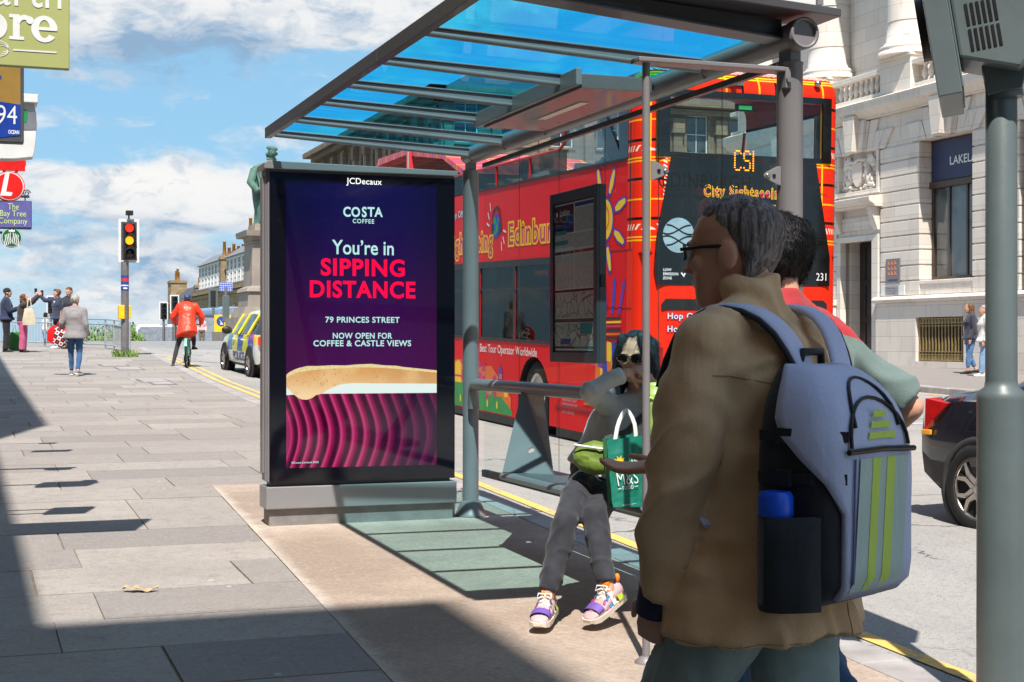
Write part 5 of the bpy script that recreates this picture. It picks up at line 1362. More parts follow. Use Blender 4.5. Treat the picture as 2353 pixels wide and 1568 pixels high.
# seats on both decks
for zf, ys_, tag_ in ((2.24, [1.0 + .82 * k for k in range(8)], 0), (1.02, [2.9 + .85 * k for k in range(8)], 1)):
    for y in ys_:
        for x in (.18, 1.42):
            mb = MB()
            mb.prism([(y - .12, zf + .42), (y + .34, zf + .45), (y + .34, zf + .53), (y - .10, zf + .52)], x, x + .86, 'x'); mb.box((x + .3, y, zf), (x + .5, y + .2, zf + .43))
            for xs in (x, x + .44): mb.prism([(y - .20, zf + .46), (y - .10, zf + .46), (y - .18, zf + 1.12), (y - .24, zf + 1.14), (y - .28, zf + 1.08)], xs + .01, xs + .42, 'x', 1)
            for xs in (x, x + .44): mb.prism([(y - .235, zf + .92), (y - .165, zf + .93), (y - .19, zf + 1.15), (y - .25, zf + 1.16)], xs + .005, xs + .425, 'x', 0)
            mb.build('seat', [M_seat, M_seatb], bus, bevel=.02)
mb = MB()
for y in (3.6, 5.2, 6.8): mb.tube([(.95, y, 1.02), (.95, y, 2.2)], .018, 8)
mb.build('hand_pole', mat('hand_pole_yellow', lin(210, 180, 40), .4), bus)

# ================================================================ cars
def car(name, label, cat, st_, paint, glass, loc, rz, wheels, group=None, hw=.90, lower=None, pitch=0.0):
    """st_: stations (y, bottom, belt, top, half width low, belt, top, cabin flag) from the rear (0) to the front"""
    root = thing(name, label, cat, loc, rz, group); root.rotation_euler = (pitch, 0, rz)
    mb = MB(); rows = []
    for (y, zb, zbelt, zt, wl, wb_, wt, cab) in st_:
        half = [(wl * .86, zb), (wl * .97, zb + .08), (wl, zb + .25), (wl, (zb + zbelt) / 2 + .08), (wb_, zbelt - .06), (wb_ - .015, zbelt), (wt + .03, zt - .09), (wt - .06, zt - .015), (wt * .5, zt + .012)]
        rows.append([(x, y, z) for x, z in half] + [(-x, y, z) for x, z in half[::-1]])
    n = len(rows[0])
    for i in range(len(rows) - 1):
        for k in range(n):
            k2 = (k + 1) % n; kk = k if k < 9 else n - 2 - k
            g_ = 1 if (kk == 5 and st_[i][7] and st_[i + 1][7]) else (2 if (kk <= 0 or k == n - 1) else (3 if (lower and kk in (1,)) else 0))
            if kk in (7, 8) and (st_[i][7] == 2 or st_[i + 1][7] == 2) and st_[i][7] and st_[i+1][7] and st_[i][7] != st_[i+1][7]: g_ = 1
            mb.add([rows[i][k], rows[i][k2], rows[i+1][k2], rows[i+1][k]], [(0, 1, 2, 3)], g_, True)
    mb.add(rows[0], [tuple(range(n - 1, -1, -1))], 0); mb.add(rows[-1], [tuple(range(n))], 0)
    b = mb.build('body', [paint, glass, M_btrim, lower or paint], root, weld=True)
    e = b.modifiers.new('edge', 'EDGE_SPLIT'); e.split_angle = R(38)
    for (yw, r, spokes) in wheels:
        for s_ in (-1, 1):
            MX = Matrix.Translation((s_ * (hw + .012), yw, r)) @ Matrix.Rotation(R(90) * s_, 4, 'Y')
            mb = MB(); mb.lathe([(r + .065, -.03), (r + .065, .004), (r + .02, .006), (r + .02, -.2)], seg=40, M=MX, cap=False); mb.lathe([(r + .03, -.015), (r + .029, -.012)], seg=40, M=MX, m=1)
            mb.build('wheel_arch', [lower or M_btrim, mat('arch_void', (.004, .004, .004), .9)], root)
            mb = MB(); mb.lathe([(r * .70, .015), (r * .74, .032), (r * .9, .034), (r * .98, .02), (r, -.01), (r, -.2), (r * .6, -.2)], seg=48, M=MX, cap=False); mb.lathe([(r * .72, -.06), (r * .70, -.055), (.02, -.055)], seg=32, M=MX, m=1)
            wo = mb.build('wheel', [M_rub, mat('wheel_well_dark', lin(20, 20, 22), .6)], root)
            mb = MB(); mb.lathe([(r * .71, -.04), (r * .745, .018), (r * .72, .024), (r * .69, .005), (r * .68, -.05)], seg=48, M=MX, cap=False)
            mb.lathe([(r * .17, -.03), (r * .17, .012), (r * .11, .018), (.01, .018)], seg=24, M=MX)
            for k in range(5):
                a = 2 * math.pi * k / 5 + .3; M2 = MX @ Matrix.Rotation(a, 4, 'Z')
                for q in (-1, 1):
                    mb.add([(r * .14, q * .008, .012), (r * .14, q * r * .16, .005), (r * .44, q * r * .10, .012), (r * .44, q * .012, .016)], [(0, 1, 2, 3) if q < 0 else (3, 2, 1, 0)], 0, False, M2)
                    mb.prism([(r * .12, q * r * .012), (r * .45, q * r * .02), (r * .71, q * r * .22), (r * .71, q * r * .30), (r * .40, q * r * .12), (r * .12, q * r * .11)][::q], -.03, .014, 'z', 0, M2)
                    mb.prism([(r * .46, q * r * .03), (r * .70, q * r * .08), (r * .70, q * r * .16), (r * .5, q * r * .085)][::q], -.04, .004, 'z', 1, M2)
            mb.build('rim', [spokes, M_btrim], wo, fixn=True)
    return root
M_alloy = mat('machined_alloy', lin(186, 180, 176), .28, .85, var=.05)
def carpaint(name, c): return mat(name, c, .22, .15, var=.05, coat=.9)
M_cg = pane_mat('car_glass', (.012, .015, .016, 1), .03)
SUV = [(0.0, .42, .84, .92, .74, .72, .62, 0), (.06, .32, .90, .98, .84, .82, .70, 0), (.22, .26, .95, 1.03, .90, .87, .72, 0), (.55, .24, .97, 1.06, .91, .89, .74, 0), (.85, .23, .97, 1.10, .91, .895, .74, 2), (1.5, .22, .96, 1.42, .91, .895, .64, 1), (2.1, .22, .95, 1.47, .91, .89, .63, 1), (2.6, .22, .93, 1.42, .91, .89, .62, 2), (3.25, .23, .92, 1.0, .91, .88, .66, 2), (3.8, .24, .86, .94, .89, .85, .68, 0), (4.15, .26, .74, .82, .84, .78, .64, 0), (4.28, .32, .62, .68, .68, .64, .55, 0)]
M_navy = carpaint('dark_car_paint', lin(24, 27, 40))
wp = at(2246, 1128, 11.05)
rzc = math.pi + R(7)
cl = Vector((wp.x, wp.y, wp.z - .325)); off = Matrix.Rotation(rzc, 3, 'Z') @ Vector((.925, .74, 0))
cloc = cl - off
sv = car('parked_car', 'glossy dark blue hatchback with diamond-cut alloy wheels behind the signal pole', 'car', SUV, M_navy, M_cg, (cloc.x, cloc.y, prof(cl.y) - .12 - .03), rzc, ((.74, .325, M_alloy), (3.35, .325, M_alloy)), lower=mat('grey_cladding', lin(52, 52, 54), .7))
M_tl = mat('tail_light_lens', lin(190, 16, 20), .12, var=.2, coat=.8)
for s_ in (-1, 1):
    mb = MB()
    mb.loft([[(s_ * .60, .0, .80), (s_ * .60, -.015, .98), (s_ * .60, .03, .98), (s_ * .60, .05, .80)], [(s_ * .80, .03, .72), (s_ * .79, .03, .97), (s_ * .76, .12, .98), (s_ * .78, .12, .74)], [(s_ * .905, .16, .73), (s_ * .895, .16, .98), (s_ * .87, .24, .985), (s_ * .88, .24, .76)], [(s_ * .915, .26, .82), (s_ * .912, .42, .95), (s_ * .88, .42, .955), (s_ * .88, .28, .84)]], smooth=False)
    mb.box((s_ * .90, .14, .70), (s_ * .922, .24, .74), 1)
    mb.build('tail_light', [M_tl, mat('amber_lens', lin(230, 160, 40), .2)], sv, fixn=True, bevel=.006)
mb = MB(); mb.prism([(-.15, .86), (.15, .86), (.15, .88), (-.15, .88)], -.01, 0, 'y'); mb.build('tailgate_strip', M_steel, sv)
# police car
EST = [(0.0, .40, .84, .92, .74, .72, .62, 0), (.06, .28, .90, .99, .85, .83, .66, 0), (.18, .24, .95, 1.05, .89, .87, .68, 2), (.42, .23, .95, 1.34, .90, .88, .60, 2), (.8, .22, .95, 1.45, .90, .88, .59, 1), (1.6, .21, .93, 1.48, .90, .88, .60, 1), (2.3, .21, .91, 1.44, .90, .88, .59, 1), (2.6, .21, .90, 1.36, .90, .88, .58, 2), (3.3, .22, .89, .98, .90, .87, .64, 2), (3.9, .24, .80, .88, .88, .83, .66, 0), (4.25, .26, .68, .74, .82, .76, .60, 0), (4.38, .32, .56, .62, .66, .60, .5, 0)]
def police_paint():
    m, nt, p = newmat('police_livery'); x, y, z = tco(nt).xyz()
    cell = (y * 1.9).m('FLOOR'); odd = (cell * .5).m('FRACT').gt(.25)
    side = x.m('ABSOLUTE').gt(.55)
    band = z.gt(.55 + 0.0) * z.lt(.98) * side * y.gt(.5) * y.lt(3.6)
    c = mixc(nt, odd, lin(222, 226, 40), lin(40, 90, 190))
    full = mixc(nt, band, lin(222, 222, 222), c)
    rear = y.lt(.5) * z.gt(.72); full = mixc(nt, rear, full, lin(240, 206, 30)); roofy = z.gt(.99) * side * y.gt(.2) * y.lt(2.9)
    full = mixc(nt, roofy * z.lt(1.42), full, lin(232, 224, 40))
    link(nt, full, p.inputs['Base Color']); p.inputs['Roughness'].default_value = .25; p.inputs['Coat Weight'].default_value = .6
    return m
pz = prof(32.4) - .12
pc = car('police_car', 'white police estate car with blue and yellow check livery parked by the kerb', 'police car', EST, police_paint(), M_cg, (5.82 + .92, 31.6, pz - .03), R(2.5), ((.85, .32, M_alloy), (3.45, .32, M_alloy)), pitch=math.atan(.03))
mb = MB(); fit(mb, 'POLICE', frame_m((-.905, 1.95, .44), (0, -1, 0), (0, 0, 1)), 1.15, .20, bold=.03); pt_ = mb.build('lettering', mat('police_blue', lin(60, 80, 130), .5), pc)
for y0_ in (1.05, 1.95, 2.62):
    mb = MB(); q_ = [Vector((-.888, y0_, .93)), Vector((-.888, y0_ + .12, .93)), Vector((-.632, y0_ + .07, 1.375)), Vector((-.632, y0_ - .05, 1.375))]; n_ = Vector((-.87, 0, .5)) * .012; mb.add([p + n_ for p in q_] + [p - n_ for p in q_], [(3, 2, 1, 0), (4, 5, 6, 7), (0, 1, 5, 4), (1, 2, 6, 5), (2, 3, 7, 6), (3, 0, 4, 7)]); mb.build('window_pillar', mat('livery_yellow', lin(232, 224, 40), .4), pc)
for y0_ in (1.5, 2.4):
    mb = MB(); mb.box((-.93, y0_, .80), (-.89, y0_ + .14, .83)); mb.build('door_handle', M_white, pc)
mb = MB(); mb.box((-.52, 1.30, 1.49), (.52, 1.56, 1.58)); mb.build('light_bar', mat('blue_beacon', lin(20, 90, 190), .15, coat=.8), pc, bevel=.03)
for s_ in (-1, 1):
    mb = MB(); mb.box((s_ * .58, -.02, .72), (s_ * .89, .14, .92)); mb.build('tail_light', mat('tail_light_lit', lin(210, 30, 26), .2, emit=lin(255, 40, 20), es=.5), pc, bevel=.03)
    mb = MB(); mb.ell((s_ * 1.0, 2.75, 1.0), (.12, .06, .09)); mb.box((s_ * .86, 2.72, .94), (s_ * .95, 2.78, .98)); mb.build('door_mirror', M_btrim, pc)

# coaches coming over the crest
def coach(label, u, vtop, t, wdt, rz, body, lowc, hgt=3.3, lng=11, name='coach'):
    p_ = at(u, vtop, t); root = thing(name, label, 'coach', (p_.x, p_.y, p_.z - hgt), rz)
    mb = MB(); w_ = wdt / 2; r = .28
    def ringz(y, ins):
        pts = [(-w_ + ins, .3), (w_ - ins, .3)]
        for (cx, cz, a0) in ((w_ - r - ins, hgt - r - ins, 0), (-w_ + r + ins, hgt - r - ins, 90)):
            for k in range(7): a = R(a0 + k * 15); pts.append((cx + r * math.cos(a), cz + r * math.sin(a)))
        return [(x, y, z) for x, z in pts]
    mb.loft([ringz(0, .08), ringz(.08, 0), ringz(lng, 0)]); mb.box((-w_ - .004, .1, .3), (w_ + .004, lng, 1.25), 1); mb.build('body', [body, lowc], root, fixn=True)
    mb = MB(); mb.prism([(-w_ + .12, 1.3), (w_ - .12, 1.3), (w_ - .12, hgt - .35), (w_ - .3, hgt - .15), (-w_ + .3, hgt - .15), (-w_ + .12, hgt - .35)], -.02, .01, 'y'); mb.build('windscreen', mat('coach_glass', lin(140, 148, 158), .15, var=.2), root)
    mb = MB()
    for k in range(6):
        for s_ in (-1, 1): mb.box((s_ * (w_ - .01), .6 + k * 1.7, 1.5), (s_ * (w_ + .012), 2.1 + k * 1.7, hgt - .45))
    mb.build('side_window', mat('coach_side_glass', lin(90, 110, 120), .12), root)
    for yw in (2.0, lng - 3):
        for s_ in (-1, 1): mb = MB(); mb.lathe([(.05, -.3), (.48, -.3), (.5, -.02), (.3, 0), (.3, -.05)], seg=24, M=Matrix.Translation((s_ * w_, yw, .5)) @ Matrix.Rotation(R(90) * s_, 4, 'Y')); mb.build('wheel', M_rub, root)
    return root
M_cw = mat('coach_white', lin(226, 228, 230), .35, var=.03); M_mar2 = mat('coach_maroon', lin(120, 24, 50), .4); M_cbl = mat('coach_blue_grey', lin(120, 146, 168), .4)
coach('white framed coach cresting the hill between the railing and the cyclist', 360, 746, 92, 2.5, R(-6), M_cw, M_cw)
coach('white and maroon coach with dark windscreen behind the cyclist', 492, 724, 84, 2.3, R(0), mat('coach_dark', lin(64, 66, 76), .4), M_mar2)
coach('blue-grey coach beyond the solar-powered sign', 545, 705, 100, 2.5, R(4), M_cbl, M_cbl)
# ================================================================ signals, railing, hanging signs
M_sig = mat('signal_grey', lin(96, 104, 104), .45, .1, var=.06, coat=.2)
M_pole = mat('signal_pole_green_grey', lin(90, 101, 102), .42, .0, var=.08, vs=2.5, coat=.12, bump=.05, bs=40)
M_galv = mat('galvanised_pole', lin(122, 120, 120), .55, .3, var=.15)
M_lens = mat('dark_lens', lin(30, 30, 32), .25, coat=.4)
def lamp_m(n, c, s): return mat(n, c, .3, emit=c, es=s)
L_red, L_amb = lamp_m('red_lamp', lin(255, 40, 26), 1.6), lamp_m('amber_lamp', lin(255, 150, 20), 1.6)
def signal(label, base, hc, rz, lit=(0, 0, 0), wide=.54, tall=1.12, pr=.075, dx=0.0, back=False, dark=False, group='traffic signals around the crossing', camera_=False):
    """base point, height of the head's centre; the head faces local -y"""
    root = thing('traffic_signal', label, 'traffic light', base, rz, group)
    mb = MB(); mb.tube([(0, 0, -.1), (0, 0, hc + tall * (.1 if back else -.48))], pr, 14); mb.build('pole', M_galv, root)
    z0 = hc - tall / 2
    mb = MB(); mb.box((dx - wide / 2, -.02, z0), (dx + wide / 2, .0, z0 + tall)); mb.box((dx - wide / 2 + .065, -.032, z0 + .07), (dx + wide / 2 - .065, -.0201, z0 + tall - .07), 1)
    mb.build('backing_board', [M_sig if dark else M_white, mat('board_grey', lin(74, 74, 78), .5)], root, bevel=.015)
    mb = MB(); mb.box((dx - .15, -.16, z0 + .10), (dx + .15, -.033, z0 + tall - .1)); mb.box((dx - .14, .001, z0 + .12), (dx + .14, .12, z0 + tall - .12)); mb.build('housing', M_btrim, root, bevel=.02)
    for k in range(3):
        zc = z0 + tall - .24 - k * (tall - .48) / 2
        MX = Matrix.Translation((dx, -.162, zc)) @ Matrix.Rotation(R(90), 4, 'X')
        mb = MB(); mb.lathe([(.105, 0), (.10, .012), (.07, .025), (.01, .03)], seg=22, M=MX); mb.build('lamp', [(L_red, L_amb)[k] if (k < 2 and lit[k]) else M_lens], root)
        mb = MB(); N = 12; g = [[(dx + r_ * math.cos(R(-25 + 230 * i / N)), y_, zc + r_ * math.sin(R(-25 + 230 * i / N))) for i in range(N + 1)] for y_, r_ in ((-.16, .125), (-.30, .12), (-.30, .113), (-.16, .118))]
        mb.sheet(g); mb.build('hood', M_btrim, root)
    if camera_:
        mb = MB(); mb.box((dx - .02, -.02, z0 + tall), (dx + .02, .02, z0 + tall + .1)); mb.box((dx - .08, -.14, z0 + tall + .10), (dx + .10, .06, z0 + tall + .22)); mb.build('detector', M_btrim, root, bevel=.01)
    return root
bA = at(287, 822, 38.8); bA.z = prof(bA.y)
sA = signal('traffic light showing red and amber on a grey pole with yellow button box', bA, 3.02, 0, (1, 1, 0), .53, 1.13, .10, .10, camera_=True)
mb = MB(); mb.box((-.17, -.16, .98), (-.02, .12, 1.34)); mb.box((.04, .0, 1.0), (.16, .14, 1.33)); mb.build('button_box', mat('box_yellow', lin(240, 196, 20), .5), sA, bevel=.015)
mb = MB(); N = 12
for (za, zb_, m) in ((1.72, 1.84, 0), (1.84, 1.87, 1), (1.87, 1.96, 0), (1.96, 2.04, 2), (2.04, 2.12, 0)):
    mb.sheet([[(.1025 * math.cos(math.pi + math.pi * i / N), .1025 * math.sin(math.pi + math.pi * i / N), z) for i in range(N + 1)] for z in (za, zb_)], m)
mb.box((-.05, -.106, 1.76), (.05, -.1045, 1.80), 1)
mb.build('stickers', [M_blue, M_wh, M_red], sA)
# a tuft of weeds round its foot
rnd = random.Random(3); mb = MB()
for k in range(170):
    a = rnd.uniform(0, 6.28); r = rnd.uniform(.06, .36); x, y = r * math.cos(a), r * .6 * math.sin(a) - .04; hh = rnd.uniform(.05, .17) * (1.3 - r); lx, ly = rnd.uniform(-.07, .07), rnd.uniform(-.06, .06)
    mb.add([(x - .012, y, 0), (x + .012, y, 0), (x + lx + .012, y + ly, hh), (x + lx * 1.5, y + ly * 1.5, hh * 1.2)], [(0, 1, 2, 3)])
tag(mb.build('weeds', M_leaf, None, bA), 'tuft of green weeds at the foot of the red traffic light pole', 'weeds', kind='stuff')
def sig_at(label, u, vb, t, vtop, **k):
    b = at(u, vb, t); hc = (vb - vtop) / FPX * t - .56; return signal(label, b, hc, **k)
sig_at('unlit traffic light behind the man taking a selfie', 117, 790, 88, 680, rz=0, wide=.50, pr=.07)
sig_at('lower unlit traffic light with white border left of the cyclist', 376, 784, 92, 694, rz=0)
sig_at('unlit traffic light with white border above the cyclist helmet', 401, 781, 90, 678, rz=0)
sig_at('grey back of a traffic light between cyclist and solar panel', 490, 781, 86, 663, rz=R(160), back=True, dark=True)
# solar sign
b = at(519, 780, 74); so_ = thing('solar_sign', 'solar panel on a grey post in front of the stone terrace', 'solar panel', b)
hh = 110 / FPX * 74
mb = MB(); mb.tube([(0, 0, -.2), (0, 0, hh + .2)], .07, 10); mb.build('pole', M_galv, so_)
mb = MB(); mb.add([(-.32, -.05, hh), (.32, -.05, hh), (.36, .18, hh + .46), (-.28, .18, hh + .46), (-.32, -.01, hh - .02), (.32, -.01, hh - .02), (.36, .22, hh + .44), (-.28, .22, hh + .44)], [(0, 1, 2, 3), (7, 6, 5, 4), (0, 4, 5, 1), (1, 5, 6, 2), (2, 6, 7, 3), (3, 7, 4, 0)])
def solar_m():
    m, nt, p = newmat('solar_cells'); x, y, z = tco(nt).xyz(); gdx = (x * 9.0).m('FRACT').lt(.1); gdz = (z * 9.0).m('FRACT').lt(.12)
    link(nt, mixc(nt, gdx.mx(gdz), lin(70, 84, 150), lin(190, 196, 214)), p.inputs['Base Color']); p.inputs['Roughness'].default_value = .2; return m
mb.build('solar_panel', solar_m(), so_)
mb = MB(); mb.box((-.16, -.12, hh - 1.5), (.16, .1, hh - .2)); mb.build('cabinet', M_sig, so_, bevel=.02)
mb = MB(); mb.box((-.09, -.09, .0), (.09, .09, 1.0)); mb.build('yellow_collar', mat('box_yellow', lin(240, 196, 20), .5), so_)
b = at(512, 777, 80); ks = thing('keep_left_sign', 'yellow board with blue round arrow sign behind the police car', 'sign', b)
mb = MB(); mb.box((-.45, 0, -.2), (.45, .06, 1.25)); mb.build('board', mat('box_yellow', lin(240, 196, 20), .5), ks)
mb = MB(); mb.lathe([(.26, 0), (.26, .02)], seg=24, M=Matrix.Translation((-.08, 0, .9)) @ Matrix.Rotation(R(90), 4, 'X')); mb.add([(-.2, -.023, 1.0), (-.08, -.023, .78), (-.02, -.023, .8), (.02, -.023, .72), (-.14, -.023, .72), (-.12, -.023, .84)], [(0, 1, 2), (2, 3, 4, 5)], 1); mb.build('disc', [M_blue, M_wh], ks)

# near signal on our kerb, seen from behind
np_ = Vector((3.64, 4.60, prof(4.6)))
ns = thing('traffic_signal', 'large grey-green signal pole at the right edge with tilted signal head', 'traffic light', np_, 0)
mb = MB(); mb.lathe([(.09, 0), (.089, 1.17), (.088, 1.195), (.062, 1.215), (.058, 1.24), (.057, 2.40), (.054, 2.405), (.054, 2.9)], seg=36)
mb.build('pole', M_pole, ns)
hd = thing('signal_head', None, None, (0, 0, 2.39)); del_ = None
hd.parent = ns; hd.rotation_euler = (R(0), R(-9), R(-37.7))
mb = MB(); mb.box((-.235, -.27, -.085), (-.150, .27, 1.15)); mb.box((-.150, -.258, -.065), (-.142, .258, 1.14), 0); mb.build('backing_board', M_pole, hd, bevel=.006)
mb = MB(); mb.prism([(-.140, .06), (.06, -.02), (.165, .06), (.165, 1.1), (-.140, 1.1)], -.16, .16, 'y'); hs2 = mb.build('housing', M_pole, hd, bevel=.012, fixn=True)
mb = MB()
for j in range(2):
    for k in range(6): mb.box((-.095 + k * .020, -.1635, .075 + j * .095), (-.084 + k * .020, -.158, .155 + j * .095))
mb.build('vent_slots', M_black, hd)
mb = MB(); mb.box((.165, -.12, .12), (.172, .12, .36)); mb.box((.165, -.12, .42), (.172, .12, .70)); 
for (y, z) in ((-.105, .14), (.105, .14), (-.105, .34), (.105, .34), (-.105, .44)): mb.lathe([(.009, 0), (.009, .006)], seg=8, m=1, M=Matrix.Translation((.172, y, z)) @ Matrix.Rotation(R(90), 4, 'Y'))
mb.build('access_cover', [M_sig, M_steel], hd, bevel=.004)
for k in range(3):
    mb = MB(); mb.lathe([(.12, 0), (.12, .03), (.112, .03), (.112, .01), (.01, .01)], seg=20, M=Matrix.Translation((-.236, 0, .22 + k * .32)) @ Matrix.Rotation(R(-90), 4, 'Y')); mb.build('hood', M_btrim, hd)
mb = MB(); mb.prism([(-.06, -.08), (.06, -.08), (.10, .02), (.07, .10), (-.07, .10)], -.07, .07, 'y'); mb.lathe([(.066, -.10), (.066, -.02)], seg=24); mb.build('clamp', M_pole, hd, bevel=.005, fixn=True)
mb = MB()
for a in (250, 330): mb.lathe([(.009, 0), (.009, .007), (.004, .009)], seg=10, M=Matrix.Translation((.057 * math.cos(R(a)), .057 * math.sin(R(a)), 2.36)) @ Matrix.Rotation(R(a), 4, 'Z') @ Matrix.Rotation(R(90), 4, 'Y'))
mb.build('bolt', M_steel, ns)

# pedestrian railing at the corner
M_rail = mat('galvanised_rail', lin(176, 180, 184), .45, .4, var=.1)
pts = [Vector(zpl(298, 812, 0).to_tuple()) if False else at(298, 812, 40.4), at(262, 804, 42.6), at(242, 801, 43.4), at(103, 797, 44.4), at(-30, 797, 45.2)]
fr = thing('pedestrian_railing', 'galvanised steel pedestrian railing along the corner of the pavement', 'railing', (pts[0].x, pts[0].y, prof(pts[0].y)))
P3 = [Vector((p.x, p.y, prof(p.y))) for p in pts]
for p in P3:
    mb = MB(); mb.tube([p, p + Vector((0, 0, .86))], .028, 10); wb(mb, 'post', M_rail, fr)
for a, b_ in zip(P3[:-1], P3[1:]):
    mb = MB(); L = (b_ - a).length; n = int(L / .105); up = Vector((0, 0, 1))
    for zh in (.86, .72, .13): mb.tube([a + up * zh, b_ + up * zh], .02, 8)
    for i in range(1, n): q = a + (b_ - a) * i / n; mb.tube([q + up * .13, q + up * .72], .008, 5)
    wb(mb, 'panel', M_rail, fr)

# ---------------------------------------------------------------- hanging signs over the pavement on our left
M_iron = mat('iron_bracket', lin(30, 32, 36), .5, .3)
def hang(name, label, y, x0, x1, z0, z1, col, cat='sign', th=.05, frame=None, arm=True):
    root = thing(name, label, cat, ((x0 + x1) / 2, y, (z0 + z1) / 2))
    mb = MB(); mb.box((x0, y, z0), (x1, y + th, z1)); wb(mb, 'board', col, root, bevel=.006)
    if arm: mb = MB(); mb.tube([(-1.7, y + th / 2, z1 - .06), (x0 + .01, y + th / 2, z1 - .06)], .02, 8); mb.tube([(-1.7, y + th / 2, z0 + .08), (x0 + .01, y + th / 2, z0 + .08)], .02, 8); wb(mb, 'bracket', M_iron, root)
    return root
M_gsign = mat('olive_green_panel', lin(172, 176, 110), .5, var=.06, vs=1.5)
ge_ = ypl(160, 160, 8.5)
gs = hang('shop_sign', 'large olive green shop sign with white lettering at the top left', 8.5, ge_.x - 1.0, ge_.x, ge_.z, ge_.z + .85, M_gsign)
def ring(mb, c, a, b, ia, ib, t0=0, t1=360, m=0, N=40, l=0):
    for i in range(N):
        q0, q1 = R(t0 + (t1 - t0) * i / N), R(t0 + (t1 - t0) * (i + 1) / N)
        mb.add([(c[0] + A * math.cos(q), c[1], c[2] + B * math.sin(q)) for A, B, q in ((a, b, q0), (a, b, q1), (ia, ib, q1), (ia, ib, q0))], [(3, 2, 1, 0)], m)
mb = MB(); yq = 8.5 - .003
def gp(u, v): q = ypl(u, v, 8.5); return q.x, q.z
pxm = ypl(101, 80, 8.5).x - ypl(1, 80, 8.5).x; pxm /= 100
h_ = 62 * pxm * .985; xb = gp(0, 89)[1]
# r
def slab(x, zb): 
    return lambda pts: mb.add([(x + a * h_, yq, zb + b * h_) for a, b in pts], [tuple(range(len(pts)))], 0)
xr = gp(21, 0)[0]; s_ = slab(xr, xb)
s_([(.14, .13), (.40, .13), (.40, .86), (.14, .86)]); s_([(0, 0), (.56, 0), (.56, .13), (0, .13)]); s_([(0, .86), (.40, .86), (.40, 1.0), (0, 1.0)])
ring(mb, (xr + .58 * h_, yq - .0006, xb + .66 * h_), .30 * h_, .34 * h_, .16 * h_, .14 * h_, 40, 180); ring(mb, (xr + .78 * h_, yq - .0014, xb + .80 * h_), .14 * h_, .15 * h_, .001, .001)
xe_ = gp(103, 0)[0] + 0; c_ = (xe_ - .0 * h_, yq, xb + .5 * h_)
c_ = (gp(102, 0)[0], yq, xb + .49 * h_); ring(mb, c_, .50 * h_, .53 * h_, .21 * h_, .36 * h_, 2, 325); mb.box((c_[0] - .25 * h_, yq - .0008, xb + .44 * h_), (c_[0] + .49 * h_, yq + .002, xb + .56 * h_))
c_ = (gp(-14, 0)[0], yq, xb + .49 * h_); ring(mb, c_, .50 * h_, .53 * h_, .19 * h_, .38 * h_)
(xa_, za_), (xb_, zb2) = gp(-14, 11), gp(141, -62); fit(mb, 'arth', facing(((xa_ + xb_) / 2, yq, (za_ + zb2) / 2)), xb_ - xa_, zb2 - za_)
x0, z0 = gp(30, 115); x1, _ = gp(130, 115); mb.box((x0, yq, z0 - .004), (x1, yq + .002, z0 + .004))
for k in range(3): ring(mb, (gp(4, 0)[0] - .01 * k, yq, gp(0, 112)[1]), .035 + .012 * k, .02 + .012 * k, .031 + .012 * k, .016 + .012 * k, -80, 100)
wb(mb, 'lettering', M_white, gs)
def rect_sign(name, label, Y, u0, u1, v0, v1, m, **k):
    a, b = ypl(u0, v1, Y), ypl(u1, v0, Y); return hang(name, label, Y, a.x, b.x, a.z, b.z, m, **k)
def ypx(Y): return (ypl(101, 300, Y).x - ypl(1, 300, Y).x) / 100
def words(mb, txt, Y, u0, u1, v0, v1, m=0, l=.004, **k):
    a, b = ypl(u0, v1, Y), ypl(u1, v0, Y); fit(mb, txt, facing(((a.x + b.x) / 2, Y - l, (a.z + b.z) / 2)), b.x - a.x, b.z - a.z, m, **k)
def patch(mb, Y, pts, m, l=.003): mb.add([(ypl(u, v, Y).x, Y - l, ypl(u, v, Y).z) for u, v in pts], [tuple(range(len(pts)))], m)
M_gd, M_bl2 = mat('gold_panel', lin(150, 118, 54), .45, var=.08), mat('royal_blue_panel', lin(16, 56, 150), .4)
bs = rect_sign('bank_sign', 'gold and blue framed sign with white numerals below the olive sign', 9.6, -60, 55, 140, 324, mat('sign_frame_grey', lin(72, 74, 80), .45), th=.10)
mb = MB(); patch(mb, 9.6, ((-55, 258), (-55, 148), (47, 148), (47, 241), (0, 234), (-55, 226))[0:1] + ((-55, 318), (47, 314), (47, 148), (-55, 148)), 0) if False else None
mb = MB(); patch(mb, 9.6, ((-55, 240), (0, 234), (47, 241), (47, 148), (-55, 148)), 0); patch(mb, 9.6, ((-55, 322), (47, 312), (47, 241), (0, 234), (-55, 240)), 1); patch(mb, 9.6, ((-20, 183), (3, 183), (3, 174), (-20, 174)), 1, .004)
words(mb, '94', 9.6, -8, 39, 244, 284, 2, bold=-.005); words(mb, 'OCEAN', 9.6, 19, 44, 300, 308, 2, bold=.03)
wb(mb, 'panel', [M_gd, M_bl2, M_wh], bs)
Yw = 11.2; a0 = ypl(-40, 365, Yw)
wsn = thing('shop_sign', 'white sign box with a curved edge and a grey band behind the gold sign', 'sign', (a0.x, Yw, a0.z))
out_ = [(-60, 365), (30, 366), (76, 362), (80, 345), (83, 318), (85, 285), (82, 255), (80, 238), (80, 220), (-60, 218)]
mb = MB(); mb.prism([(ypl(u, v, Yw).x, ypl(u, v, Yw).z) for u, v in out_], Yw, Yw + .14, 'y'); a, b = ypl(50, 237, Yw), ypl(87, 219, Yw); mb.box((a.x, Yw - .04, a.z), (b.x, Yw + .2, b.z)); wb(mb, 'board', M_white, wsn, fixn=True, bevel=.006)
